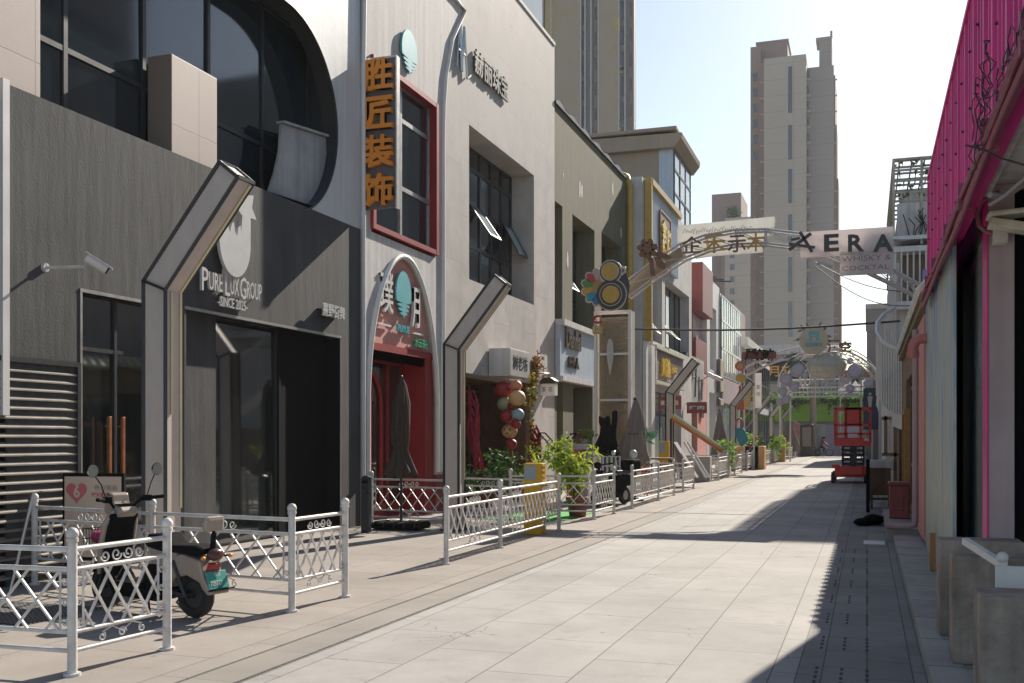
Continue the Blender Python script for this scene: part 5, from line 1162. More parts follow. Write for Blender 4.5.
parasol('grey brown folded parasol near the far end lamps', -6.1, 88, 3.1, .6, .75, m_fabric, 'disc', 8, .3)
bo = thing('bollard', 'dark rounded metal bollard behind the short fence return', 'bollard', (-7.6, 14.2, 0))
w_ = MB(); w_.box(-8.95+.6, -8.2, 16.2, 16.32, 0, .92); w_.tube([(-8.275, 16.2, .92), (-8.275, 16.32, .92)], .076, 16); w_.build('body', m_lampf, bo, bevel=.01)
w_ = MB(); w_.box(-8.33, -8.22, 16.19, 16.2, .7, .86); w_.build('panel', m_glassb, bo)

# ------------------------------------------------------------------ lantern shop front
lb = thing('lightbox_sign', 'white lightbox sign with black brush characters above the lanterns', 'sign', (-9, 25, 3.6))
w_ = MB(); w_.box(-8.98, -8.42, 24.35, 24.5, 3.2, 3.9); w_.box(-8.98, -8.42, 24.5, 25.9, 3.2, 3.9); w_.build('box', m_greyp, lb, bevel=.01)
w_ = MB(); w_.box(-8.418, -8.40, 24.36, 25.88, 3.22, 3.88); w_.build('face', m_cloudw, lb)
w_ = MB(); w_.text('树老坊', 1.15, .36, .01, east(-8.40, 24.55, 3.38), bold=.0); w_.build('characters', m_black, lb)
lcol = [m_red, M('orange lantern', (.62, .22, .12), .5), M('peach lantern', (.62, .36, .18), .5), M('green grey lantern', (.32, .33, .18), .55), M('coral lantern', (.60, .12, .09), .5), M('blue grey lantern', (.28, .42, .46), .5)]
Ln = [(503, 390, 9.0, 0, 'large deep red paper lantern at the top left of the cluster'), (516, 386, 6.2, 1, 'small bright orange lantern at the top right of the cluster'), (517, 398, 8.6, 2, 'large peach lantern with dark ribs under the small orange lantern'),
      (505, 404, 8.2, 3, 'olive green lantern at the left of the cluster'), (512, 406, 4.5, 0, 'small red lantern tucked behind the olive green lantern'), (506, 416, 6.5, 0, 'mid sized dark red lantern left of the coral lantern'), (511.5, 417.5, 8.0, 4, 'coral lantern in the middle of the cluster'),
      (517.5, 414.5, 6.8, 5, 'blue grey lantern behind the coral lantern'), (516, 424, 5.0, 0, 'small red lantern at the right below the coral lantern'), (509.5, 431, 8.0, 2, 'brown peach lantern with a painted face near the bottom'), (511.5, 444, 5.6, 0, 'lowest small dark red lantern with a tassel')]
for i, (u, v, r, mi, s_) in enumerate(Ln):
    Y = 24.6-.12*(i % 3); c = at(Y, u, v); rr = r*25.6/1034
    t_ = thing('paper_lantern', s_, 'lantern', c, 0, 'cluster of paper lanterns hanging by the lantern shop')
    w_ = MB(); w_.lathe([(rr*math.sin(math.pi*k/18)*(1+.025*(k % 2)), rr*.93*math.cos(math.pi*k/18)) for k in range(19)], c, 24, ribs=0); w_.build('shade', lcol[mi], t_)
    w_ = MB(); w_.tube([c+Vector((0, 0, rr*.9)), c+Vector((0, 0, rr*1.0))], rr*.3, 10); w_.tube([c+Vector((0, 0, -rr*.98)), c+Vector((0, 0, -rr*.88))], rr*.3, 10)
    if i == 10: w_.tube([c+Vector((0, 0, -rr)), c+Vector((0, 0, -rr*2.4))], [.02, .05], 6)
    w_.build('cap', m_redb, t_)
    if i == 9:
        w_ = MB()
        for dx in (-.07, .07): w_.sph(c+Vector((dx, -rr*.9, .03)), .03, .02, .04, 8, 6)
        w_.sph(c+Vector((0, -rr*.93, -.06)), .045, .02, .02, 8, 6); w_.build('painted_face', m_brownw, t_)
ar = thing('lantern_arm', 'thin wooden arm carrying the paper lantern cluster', 'arm', (-9.2, 24.9, 4.0))
w_ = MB(); a = at(24.75, 508, 382); w_.tube([(-9.2, 24.75, a.z+.4), (a.x, 24.75, a.z+.35), (a.x, 24.72, 1.3)], .01, 6); w_.build('pole', m_brownw, ar)
sc_ = [(470, 395, 'tall crimson draped cloth figure behind the first lamp'), (533, 430, 'crimson draped cloth column with yellow flowers beside the lanterns')]
for i, (u, v, s_) in enumerate(sc_):
    Y = 23.6 if i == 0 else 26.2; a = at(Y, u, v-5); b = at(Y, u+(8 if i == 0 else 6), v+75 if i == 0 else 482)
    t_ = thing('draped_cloth', s_, 'cloth', (a.x, Y, 0)); w_ = MB()
    for k in range(7): p = [(a.x+(b.x-a.x)*j/9+.07*math.sin(j*.9+k)+.03*k-.1, Y+.06*math.cos(j+k*2), a.z+(max(.3, b.z)-a.z)*j/9) for j in range(10)]; w_.tube(p, [.02+.035*math.sin(math.pi*(j+.5)/10) for j in range(10)], 7)
    w_.build('drape', m_redb if False else M('crimson cloth', (.34, .02, .04), .8, .25, 6), t_)
w_ = MB()
for k in range(26):
    c = at(26.0, 529+random.uniform(-4, 8), 385+random.uniform(-12, 30)); w_.sph(c, .05, .03, .05, 7, 5)
    for j in range(4): w_.leaf(c, .12, m=1)
for k in range(20): c = at(26.0, 533+random.uniform(-3, 4), 415+random.uniform(0, 60)); w_.sph(c, .03, nu=6, nv=4); w_.leaf(c, .15, m=1)
tag(w_.build('sunflowers', [M('sunflower yellow', (.75, .5, .03), .6), m_greend], None, recalc=False), 'spray of small yellow flowers climbing the crimson cloth column', 'flowers')
w_ = MB()
c0 = at(27.9, 532, 384)
for k in range(30):
    p = [at(27.9, 530+random.uniform(-2, 4), 386)]
    for j in range(5): p.append(p[-1]+Vector((random.uniform(-.08, .12), random.uniform(-.02, .1), random.uniform(.05, .22))))
    w_.tube(p, .008, 4)
    for q in p[1:]:
        for j in range(4): w_.leaf(q, random.uniform(.08, .15), m=1)
tag(w_.build('dried_branches', [m_brownw, M('dry orange leaf', (.48, .25, .08), .7, .3, 8)], None, recalc=False), 'dried orange leafed branches fixed beside the lightbox sign', 'plant')
hl = thing('hanging_lantern', 'square white hanging shop lantern on a black bracket by the concrete wall end', 'lantern', (-8.9, 29.3, 3.3))
c = at(28.9, 549, 388); w_ = MB(); w_.tube([(-9, 28.6, c.z+.42), (c.x, 28.9, c.z+.42), (c.x, 28.9, c.z+.25)], .02, 6); w_.prism([(c.x-.1, c.z+.3), (c.x+.1, c.z+.3), (c.x+.24, c.z+.2), (c.x-.24, c.z+.2)], 'y', 28.7, 29.1); w_.box(c.x-.23, c.x+.23, 28.7, 29.1, c.z+.12, c.z+.198); w_.build('bracket_roof', m_frame, hl)
w_ = MB(); w_.box(c.x-.21, c.x+.21, 28.72, 29.08, c.z-.22, c.z+.119); w_.build('glass_box', m_cloudw, hl, bevel=.01)
w_ = MB(); w_.text('茶', .12, .14, .01, south(c.x-.16, 28.719, c.z-.12)); w_.text('花', .12, .14, .01, south(c.x+.04, 28.719, c.z-.12)); w_.build('lettering', m_brownw, hl)
# planting in front of the lantern shop
for i, (x0, x1, y0, y1, h_, n, s_) in enumerate(((-9.4, -8.6, 21.8, 24.2, 1.0, 420, 'dark leafy shrubs before the timber shopfront, left of the lanterns'), (-9.5, -8.8, 24.4, 27.2, 1.25, 520, 'dark leafy shrubs under the lantern cluster'))):
    w_ = MB()
    for k in range(9): w_.leaves((random.uniform(x0, x1), random.uniform(y0, y1), random.uniform(.3, h_-.2)), (.4, .45, .42), n//9, .16, m=1, shell=0)
    for k in range(12): x, y = random.uniform(x0, x1), random.uniform(y0, y1); w_.tube([(x, y, 0), (x+random.uniform(-.1, .1), y, h_*.8)], .012, 5, m=2)
    tag(w_.build('shrub', [m_green, m_greend, m_brownw], None, recalc=False), s_, 'shrub')
for i, (u, v) in enumerate(((470, 470), (499, 475))):
    t_ = thing('clay_pot', ['clay pot behind the lamp at the lantern shop', 'clay pot below the dark shrubs, right of the other'][i], 'pot', (-8.3, 22.2+2.5*i, 0)); w_ = MB(); w_.lathe([(.01, .02), (.16, 0), (.24, .35), (.26, .36), (.26, .42), (.2, .42), (.2, .36), (.01, .34)], (-8.3, 22.2+2.5*i, 0), 20); w_.build('pot', m_terra, t_)
# yellow cabinets
def ycab(x, y, h_, label, post=True):
    t_ = thing('yellow_cabinet', label, 'cabinet', (x, y, 0)); w_ = MB(); w_.box(x-.17, x+.15, y-.12, y+.12, .0, h_); w_.build('body', m_yellow, t_, bevel=.012)
    w_ = MB(); w_.box(x-.15, x+.05, y-.128, y-.121, h_*.76, h_-.04); w_.build('notice', M('grey blue notice', (.30, .36, .40), .5), t_)
    w_ = MB()
    for i in range(int(h_/.09)): w_.box(x+.151, x+.163, y-.1, y+.1, .08+i*.09, .12+i*.09)
    w_.build('ribs', m_yellow, t_); return t_
ycab(-5.38, 16.9, 1.22, 'tall yellow cabinet with a grey notice behind the long white fence')
ycab(-6.3, 33.8, 1.55, 'yellow cabinet in front of the third box lamp')
# bamboo in a pot
bp_ = thing('potted_bamboo', 'bright green leafy bamboo in a terracotta pot behind the fence', 'potted plant', (-5.74, 20.95, 0))
w_ = MB(); w_.lathe([(.01, .02), (.17, 0), (.22, .34), (.25, .34), (.25, .42), (.21, .42), (.2, .36), (.01, .36)], (-5.74, 20.95, 0), 24); w_.build('pot', m_terra, bp_)
w_ = MB(); st_ = MB()
for k in range(24):
    a = random.uniform(0, 6.28); rr = random.uniform(.15, .95); tx, ty = -5.95+rr*math.cos(a)*.95, 20.8+rr*math.sin(a)*.6; tz = random.uniform(1.0, 1.75)-.3*rr
    p = [(-5.74+random.uniform(-.1, .1), 20.95+random.uniform(-.1, .1), .36)]
    for j in range(1, 7): q = j/6; p.append((p[0][0]+(tx-p[0][0])*q**1.6, p[0][1]+(ty-p[0][1])*q**1.6, .36+(tz-.36)*math.sin(q*1.5)))
    st_.tube(p, .006, 4)
    for q in p[2:]:
        for j in range(8): w_.leaf(Vector(q)+Vector((random.gauss(0,.07), random.gauss(0,.07), random.gauss(0,.07))), random.uniform(.12, .22), wid=.14, droop=.5)
w_.build('foliage', M('bamboo leaf', (.34, .42, .06), .75, .35, 9, spec=.15, tl=.45), bp_, recalc=False); st_.build('stems', m_greend, bp_)
# black V stand
vs_ = thing('music_stand', 'black open V shaped metal stand by the concrete wall', 'stand', (-6.9, 22.5, 0))
def pt(u, v, Y=22.3): return at(Y, u, v)
w_ = MB()
for q in (((539,433),(545,433),(557,446),(551,446)), ((577,433),(571,434),(560,446),(566,446))):
    a = [pt(*p) for p in q]; w_.tube(a+[a[0]], .022, 4)
a = pt(558, 445); w_.tube([a, (a.x, a.y, .0)], .025, 6); w_.tube([(a.x-.3, a.y, .02), (a.x+.3, a.y, .02)], .025, 4); w_.tube([(a.x, a.y-.3, .02), (a.x, a.y+.3, .02)], .025, 4); w_.build('frame', m_black, vs_)
dr_ = tag(MB().tube([(-8.6, 26.9, 1.5), (-7.2, 23.6, .35)], .03, 6).build('sloping_rail', m_brownw), 'sloping dark red brown handrail beside the bamboo', 'rail')
# grey cabinet with flowers on top
gc = thing('grey_cabinet', 'grey white ribbed metal cabinet behind the black V stand', 'cabinet', (-7.6, 27.2, 0))
a, b = at(26.4, 574, 444), at(26.4, 588, 444); w_ = MB(); w_.box(a.x, b.x, 26.4, 26.8, 0, a.z); w_.build('body', m_greyp, gc, bevel=.01)
w_ = MB(); 
for k in range(8): w_.box(a.x+.02+k*.04, a.x+.035+k*.04, 26.385, 26.4, .1, a.z-.1)
w_.build('ribs', m_white, gc)
fp = thing('flower_pot', 'potted red flowers standing on the grey ribbed cabinet', 'potted plant', ((a.x+b.x)/2, 26.6, a.z))
w_ = MB(); w_.lathe([(.01, .0), (.09, 0), (.12, .15), (.01, .14)], ((a.x+b.x)/2+.05, 26.6, a.z), 14); w_.build('pot', m_cloudw, fp)
w_ = MB(); w_.leaves(((a.x+b.x)/2+.1, 26.6, a.z+.25), (.28, .2, .16), 90, .13, shell=0)
for k in range(9): w_.sph(((a.x+b.x)/2+random.uniform(-.25, .1), 26.5, a.z+random.uniform(.12, .3)), .035, nu=6, nv=5, m=1)
w_.build('foliage', [m_green, m_red], fp, recalc=False)
# orange pots
for i, (u, v, s_) in enumerate(((576, 430+45, 'orange planter tub behind the bamboo leaves'), (582, 452, 'smaller orange funnel planter above the orange tub'))):
    Y = 25.5+.5*i; c = at(Y, 577 if i else 575, 478); z1 = 1.35 if i else .95; z0 = .95 if i else .45
    t_ = thing('orange_planter', s_, 'planter', (c.x, Y, 0)); w_ = MB(); w_.lathe([(.12, z0), (.24, z1), (.19, z1), (.1, z1-.1)], (c.x+.0, Y, 0), 16)
    if not i: w_.lathe([(.2, 0), (.22, .45), (.12, .45)], (c.x, Y, 0), 16)
    w_.build('tub', m_salmon, t_)
# cat silhouette on a white frame table
ct_ = thing('cat_figure', 'black cat figure with raised paw sitting on a white lattice table', 'figure', at(26.6, 612, 452))
def cp(u, v): p = at(26.6, 612+(u-612)*1.12-6, 453+(v-453)*1.04); return (p.x, p.z)
cat_ = [(601,452),(602,446),(605,440),(607,434),(608,428),(606,424),(606,417),(609,420),(612,419),(614,417),(615,421),(615,426),(617,427),(618,420),(618,414),(620,411.5),(621.5,413),(621.5,422),(620.5,430),(620.5,440),(622,446),(621,452),(612,453)]
w_ = MB(); w_.prism([cp(*q) for q in cat_], 'y', 26.5, 26.74); w_.build('body', m_black, ct_, bevel=.05)
w_ = MB()
for k in range(30): q = at(26.5, 602+random.uniform(0, 16), 453+random.uniform(-3, 3)); w_.leaf(q, .14)
w_.build('base_leaves', m_black, ct_, recalc=False)
tb = thing('lattice_table', 'white slatted terrace rack under the black cat figure', 'table', at(26.6, 612, 470))
a, b = at(26.5, 599, 456), at(26.5, 621, 456); w_ = MB()
for z in (a.z, a.z-.25, a.z-.5, .15): w_.box(a.x, b.x, 26.4, 26.44, z-.03, z); w_.box(a.x, b.x, 26.9, 26.94, z-.03, z)
for k in range(6): x = a.x+(b.x-a.x)*k/5; w_.box(x-.02, x+.02, 26.38, 26.42, 0, a.z); w_.box(x-.02, x+.02, 26.92, 26.96, 0, a.z)
w_.box(a.x, b.x, 26.44, 26.9, a.z-.03, a.z-.003); w_.build('rack', m_white, tb)
# moped
mp_ = thing('moped', 'black moped half hidden behind the white fence under the beige parasol', 'moped', (-5.9, 24.6, 0), R(250))
def lm(mb, nm, mat, **k): return local(mp_, mb, nm, mat, **k)
for nm, x in (('front_wheel', .6), ('rear_wheel', -.6)):
    w_ = MB(); w_.lathe([(.12, -.05), (.2, -.055), (.235, 0), (.2, .055), (.12, .05)], n=24); w_.v = [(x+a, c, .235+b) for a, b, c in w_.v]; wh = lm(w_, nm, m_rubber); w_ = MB(); w_.tube([(x, -.04, .235), (x, .04, .235)], .12, 16); local(wh, w_, 'rim', m_greyp)
w_ = MB(); w_.prism([(-.85, .5), (-.7, .75), (-.1, .72), (0, .35), (.35, .3), (.5, .9), (.6, .85), (.55, .4), (.4, .2), (-.3, .2), (-.5, .45)], 'y', -.15, .15); lm(w_, 'body', m_black, bevel=.04)
w_ = MB(); w_.prism([(-.8, .76), (-.75, .86), (-.1, .86), (.0, .78)], 'y', -.14, .14); lm(w_, 'seat', m_frame, bevel=.03)
w_ = MB(); w_.box(-1.1, -.7, -.2, .2, .8, 1.12); lm(w_, 'top_box', m_black, bevel=.06)
w_ = MB(); w_.tube([(.45, -.35, 1.05), (.5, 0, 1.0), (.45, .35, 1.05)], .02, 8); w_.tube([(.58, 0, .3), (.5, 0, 1.0)], .03, 8); w_.sph((.56, 0, 1.0), .09, .1, .09); hb = lm(w_, 'handlebar', m_black)
w_ = MB(); w_.prism([(.45, .55), (.62, .5), (.68, .75), (.5, .85)], 'y', -.16, .16); lm(w_, 'front_shield', m_greyp, bevel=.03)
for s in (-1, 1): w_ = MB(); w_.tube([(.45, s*.28, 1.06), (.47, s*.36, 1.25)], .007, 5); w_.tube([(.44, s*.37, 1.3), (.455, s*.37, 1.3)], .06, 14); local(hb, w_, 'mirror', m_chrome)
hl_ = tag(MB().sph((-5.45, 25.1, 1.25), .1, .1, .11, 14, 8).build('helmet', m_panelw), 'grey white helmet hung at the moped by the fence post', 'helmet')
# terrace furniture
def chair(label, x, y, rz, mat=m_brownw):
    t_ = thing('terrace_chair', label, 'chair', (x, y, 0), rz, 'terrace chairs'); w_ = MB(); w_.box(-.22, .22, -.22, .22, .42, .46); local(t_, w_, 'seat', mat)
    w_ = MB(); 
    for z in (.6, .7, .8): w_.box(-.22, .22, .2, .225, z, z+.05)
    local(t_, w_, 'backrest', mat)
    for a in (-1, 1):
        for b in (-1, 1): w_ = MB(); w_.box(a*.2-.02, a*.2+.02, b*.2-.02, b*.2+.02, 0, .42 if b < 0 else .86); local(t_, w_, 'leg', mat)
chair('orange toned wooden chair under the beige parasol', -6.2, 29.3, .4, m_salmon); chair('brown wooden chair right of the beige parasol', -6.3, 31.6, 2.6); chair('brown wooden chair nearest the yellow cabinet by the third lamp', -6.0, 32.6, .2)
tb = thing('terrace_table', 'brown wooden table between the beige parasol and the yellow cabinet', 'table', (-6.2, 32.2, 0)); w_ = MB(); w_.box(-6.75, -5.75, 31.9, 32.6, .98, 1.03); w_.build('tabletop', m_brownw, tb)
for x in (-6.7, -5.84):
    for y in (31.95, 32.5): w_ = MB(); w_.box(x, x+.05, y, y+.05, 0, .98); w_.build('leg', m_brownw, tb)
pl_ = thing('potted_palm', 'small pale green palm on the terrace before the third lamp', 'potted plant', (-6.85, 33.9, 0)); w_ = MB(); w_.lathe([(.15, 0), (.2, .9), (.01, .88)], (-6.95, 33.9, 0), 14); w_.build('pot', m_greyp, pl_)
w_ = MB()
for k in range(40): w_.leaf((-6.95, 33.9, 1.5+random.uniform(0, .3)), .45, (random.gauss(0, 1), random.gauss(0, 1), random.uniform(-.3, 1)), wid=.1)
w_.build('fronds', M('pale green', (.16, .45, .24), .5), pl_, recalc=False)
# slanted rainbow beam
rb_ = thing('rainbow_beam', 'long slanted beam with rainbow stripes coming down to the terrace', 'beam', at(41, 672, 422))
a, b = Vector((-7.15, 38.6, 2.3)), Vector((-6.65, 49.6, 1.15))
a = at(36.5, 671, 419); b = at(47.5, 737, 462); b.x += 0
for k, c_ in enumerate(((.50, .12, .06), (.62, .30, .10), (.65, .55, .25), (.35, .5, .42))):
    w_ = MB(); o_ = Vector((.03*k, 0, .055*k)); w_.tube([a+o_, b+o_], .04, 4); w_.build('stripe', M('stripe paint', c_, .6, .06), rb_)
w_ = MB(); w_.tube([(a.x, a.y, a.z), (a.x, a.y, 0)], .04, 6); w_.tube([(b.x-.3, b.y-1, b.z+.15), (b.x-.3, b.y-1, 0)], .04, 6); w_.build('supports', m_frame, rb_)
sw = thing('slanted_seat', 'purple grey sling seat in a white slanted frame beside the yellow cabinet', 'seat', (-5.9, 35.5, 0))
w_ = MB(); p0, p1 = at(34.6, 684, 442), at(34.6, 706, 478)
w_.tube([p0, p1], .035, 6); w_.tube([p0+Vector((0, .7, 0)), p1+Vector((0, .7, 0))], .035, 6); w_.build('frame', m_white, sw)
w_ = MB(); q = Vector((-.35, 0, 0)); w_.add([p0+q, p1+q, p1+q+Vector((0, .7, 0)), p0+q+Vector((0, .7, 0)), p0+q+Vector((0,0,-.03)), p1+q+Vector((-.5,0,-.03)), p1+q+Vector((-.5,.7,-.03)), p0+q+Vector((0,.7,-.03))], [(0,1,2,3), (4,5,6,7), (0,1,5,4), (2,3,7,6)]); w_.build('sling', M('purple grey cloth', (.16, .12, .15), .8), sw)
pp2 = thing('planter_column', 'grey square planter column with trailing green plant near the brown parasol', 'planter', (-5.75, 45, 0))
w_ = MB(); w_.box(-6.0, -5.5, 44.4, 44.9, 0, 1.05); w_.box(-6.05, -5.45, 44.35, 44.95, 1.05, 1.12); w_.build('box', m_greyp, pp2, bevel=.01)
w_ = MB(); w_.leaves((-5.7, 44.6, 1.3), (.5, .4, .3), 120, .18, shell=0); w_.leaves((-5.45, 44.3, .7), (.12, .15, .6), 70, .14, shell=0); w_.build('foliage', m_green, pp2, recalc=False)
for k, (x, y) in enumerate(((-5.9, 39.3), (-7.0, 42.3))):
    tag(MB().box(x-.3, x+.3, y, y+.5, 0, .95).build('planter_box', m_conc, bevel=.02), ['grey stone planter box at the fence end before the creeper', 'grey stone planter box set back behind the creeper fence'][k], 'planter')
# teal tag with a pink ring
tg = thing('tag_ornament', 'large tilted teal tag ornament with a pink ring handle', 'ornament', at(52, 739, 440))
def tp(u, v, Y=52): p = at(Y, u, v); return (p.x, p.z)
w_ = MB(); w_.prism([tp(*q) for q in ((737,428),(742,427),(745,431),(749,440),(742,446.5),(740,446),(735,435),(735.5,430))], 'y', 52, 52.18); w_.build('tag_body', M('teal board', (.02, .22, .26), .5), tg, bevel=.03)
w_ = MB(); c = at(52.05, 739.5, 424); w_.tube([(c.x+.18*math.cos(a), 52.08, c.z+.26*math.sin(a)) for a in [2*math.pi*i/20 for i in range(21)]], .05, 8); w_.tube([(c.x+.1, 52.1, c.z+1.3), (c.x, 52.1, c.z+.2)], .01, 4); w_.build('ring', M('rose ring', (.45, .12, .15), .5), tg)
for i, (u, v) in enumerate(((741, 449), (752, 447), (756, 443), (778, 450))):
    Y = 56 if i < 3 else 74; c = at(Y, u, v); s_ = [.55, .5, .6, .6][i]
    w_ = MB(); w_.obox((c.x, Y, .62 if i < 3 else .8), (s_*.8, .5, .6 if i < 3 else .8)); tag(w_.build('orange_box', M('orange plywood', (.60, .33, .13), .6, .15, 2), bevel=.02), ['orange plywood crate below the teal tag', 'orange plywood crate in the middle of the far terrace', 'orange plywood crate just left of the far lamp trio', 'orange plywood crate behind the far lamp trio'][i], 'crate')
for k, (x, y, m__, s_) in enumerate(((-6.0, 57, m_salmon, 'shrub with orange flowers on the far terrace'), (-5.8, 71, m_green, 'tall sparse green plant by the fifth box lamp'), (-5.8, 76, m_green, 'bushy green plant between the far lamps'), (-6.2, 63, m_greend, 'dark green shrub on the terrace before the glazed building'))):
    w_ = MB(); w_.leaves((x, y, 1.1), (.5, .5, .8), 200, .25, m=0, shell=0); w_.tube([(x, y, 0), (x, y, 1.0)], .06, 6, m=2)
    for j in range(8): w_.sph((x+random.uniform(-.4, .4), y-.45, 1.1+random.uniform(-.4, .6)), .1, nu=6, nv=5, m=1)
    tag(w_.build('terrace_plant', [m_greend if k == 3 else m_green, m__, m_brownw], None, recalc=False), s_, 'plant')

# ================================================================== first street arch
A1 = thing('street_arch', 'tall steel truss arch with white lattice pylon spanning the street', 'arch', (-6.5, 27.5, 0))
w_ = MB()
for x in (-7.0, -6.05):
    for y in (27.4, 27.8): w_.box(x-.04, x+.04, y-.03, y+.03, 0, 5.1)
for z in (.1, 1.35, 2.65, 3.9, 5.05): w_.box(-7.0, -6.05, 27.4, 27.44, z, z+.06); w_.box(-7.0, -6.05, 27.76, 27.8, z, z+.06)
w_.build('pylon', m_white, A1)
w_ = MB()
for k in range(60):
    z = 1.5+3.4*k/60; w_.tube([(-6.95, 27.6, z), (-6.1, 27.6, z+random.uniform(-.04, .06))], .012, 4)
for k in range(14): x = -6.93+.83*k/13; w_.tube([(x, 27.6, 1.45), (x, 27.6, 4.95)], .01, 4)
w_.box(-6.93, -6.1, 27.62, 27.63, 1.45, 4.95)
w_.build('sequin_mesh', m_glit, A1)
w_ = MB()
pa = [at(27.5, u, v) for u, v in ((620,286),(650,263),(680,244),(705,235),(735,230),(765,229),(800,233),(830,242),(865,256),(900,273),(935,292))]
pb_ = [at(27.5, u, v) for u, v in ((628,297),(656,276),(684,258),(708,249),(737,244),(765,243),(800,247),(830,256),(862,269),(896,285),(930,303))]
for p in (pa, pb_):
    for dy in (0, .4): w_.tube([q+Vector((0, dy, 0)) for q in p], .03, 6)
for i in range(len(pa)-1):
    for dy in (0, .4):
        o_ = Vector((0, dy, 0)); w_.tube([pa[i]+o_, pb_[i]+o_], .016, 4); w_.tube([pa[i]+o_, pb_[i+1]+o_], .014, 4)
    w_.tube([pa[i], pa[i]+Vector((0, .4, 0))], .014, 4)
w_.build('truss', m_greyp, A1)
w_ = MB()
for i in range(0, 2): w_.prism([(pa[i].x, pa[i].z-.04), (pa[i+1].x, pa[i+1].z-.04), (pb_[i+1].x, pb_[i+1].z+.04), (pb_[i].x, pb_[i].z+.04)], 'y', 27.68, 27.7)
w_.build('sequin_mesh', m_glit, A1)
w_ = MB(); a, b = at(27.9, 677, 226), at(27.9, 775, 252)
w_.prism([(a.x, a.z-.05), (a.x+.1, a.z+.02), (b.x-.02, a.z+.09), (b.x, a.z-.0), (b.x-.05, a.z-.4), (b.x-.3, a.z-.42), (b.x-.32, b.z+.02), (a.x+1.0, b.z-.0), (a.x+.5, b.z-.05), (a.x+.25, b.z+.35), (a.x, b.z+.4)], 'y', 27.95, 28.0); w_.build('white_backboard', m_cloudw, A1)
w_ = MB()
for k in range(26): x = a.x+.15+k*.07; w_.tube([(x, 27.93, a.z-.22+.05*math.sin(k)), (x+.05, 27.93, a.z-.12+.05*math.cos(k*1.7)), (x+.1, 27.93, a.z-.2)], .008, 4)
for k in range(30): x = a.x+1.7+k*.03; w_.tube([(x, 27.93, a.z-.2), (x+random.uniform(-.05, .05), 27.93, a.z-.32)], .006, 4)
w_.build('script_marks', m_glit, A1)
w_ = MB(); w2 = MB()
for ch, u0, u1, v0, v1, t_ in (('企', 682, 702, 236, 254, 1), ('禾', 703, 726, 233, 254, 0), ('示', 728, 746, 235, 253, 1), ('木', 747, 765, 232, 252, 0)):
    p, q = at(27.3, u0, v1), at(27.3, u1, v0); (w_ if t_ == 0 else w2).text(ch, q.x-p.x, q.z-p.z, .05, south(p.x, 27.28, p.z), bold=.01)
w_.build('amber_lettering', M('amber steel', (.55, .30, .06), .5), A1); w2.build('grey_lettering', m_brownb, A1)
w_ = MB(); a, b = at(27.35, 788, 233), at(27.35, 893.5, 252.5); c, d = at(27.35, 840, 252), at(27.35, 893.5, 273)
w_.box(a.x+.3, b.x, 27.35, 27.45, b.z, a.z); w_.box(c.x, d.x, 27.36, 27.44, d.z, c.z-.003); bo_ = w_.build('name_board', m_erapink, A1, bevel=.008)
w_ = MB()
def strk(u0, v0, u1, v1, r=.05): p, q = at(27.3, u0, v0), at(27.3, u1, v1); w_.tube([p, q], r, 4)
strk(789, 250, 811, 233.5, .055); strk(789, 244, 815, 247.5, .045); strk(800, 232, 812, 252, .055); strk(791, 240, 800, 238, .04)
for ch, u0, u1 in (('E', 824, 839), ('R', 848, 864), ('A', 873, 893)):
    p, q = at(27.34, u0, 252), at(27.34, u1, 234); w_.text(ch, q.x-p.x, q.z-p.z, .06, south(p.x, 27.345, p.z), bold=.03)
w_.build('big_letters', m_signgrey if False else m_frame, bo_)
w_ = MB()
for s_, v0, v1, u0, u1 in (('WHISKY &', 262, 254, 842, 891), ('COCKTAL', 271, 264, 842, 889)):
    p, q = at(27.35, u0, v0), at(27.35, u1, v1); w_.text(s_, q.x-p.x, q.z-p.z, .012, south(p.x, 27.359, p.z), bold=-.01)
w_.build('thin_letters', M('rose letters', (.35, .16, .15), .5), bo_)
w_ = MB(); w_.tube([at(27.5, 900, 273), at(27.5, 935, 292), at(30, 940, 298)], .03, 6); w_.tube([at(27.5, 893, 240), at(32.9, 905, 240)], .03, 5); w_.tube([at(27.5, 818, 262), at(27.5, 832, 267)], .05, 4); w_.build('side_stay', m_greyp, A1)
# badge of round cups and half flower at the knee of the arch
bd = thing('arch_ornament', 'cut out ornament of two yellow cups and a half flower with coloured petals', 'ornament', at(27.2, 605, 288))
def disc(mb, u, v, r, y0, y1, n=28, m=0, e=1.0, rot=0):
    c = at(27.2, u, v); R_ = r*28.2/1034
    mb.prism([(c.x+R_*math.cos(a)*math.cos(rot)-R_*e*math.sin(a)*math.sin(rot), c.z+R_*math.cos(a)*math.sin(rot)+R_*e*math.sin(a)*math.cos(rot)) for a in [2*math.pi*i/n for i in range(n)]], 'y', y0, y1, m)
w_ = MB(); disc(w_, 611, 272, 11.8, 27.14, 27.2); disc(w_, 611.5, 295, 16, 27.15, 27.2)
for k in range(6):
    a = R(100+32*k); disc(w_, 599+11.5*math.cos(a), 287.5-12.5*math.sin(a), 7.2, 27.16, 27.2, 20, 0, .66, a)
disc(w_, 597, 287, 8.5, 27.165, 27.2); w_.build('pale_outline', M('bone outline', (.55, .48, .42), .5), bd)
w_ = MB(); disc(w_, 611, 272, 10.4, 27.11, 27.14); disc(w_, 611.5, 295, 14.8, 27.12, 27.15)
w_.prism([(at(27.2, u, v).x, at(27.2, u, v).z) for u, v in ((618,264),(627,272),(630,286),(628,300),(620,306),(616,290))], 'y', 27.16, 27.19); w_.build('dark_rim', m_frame, bd)
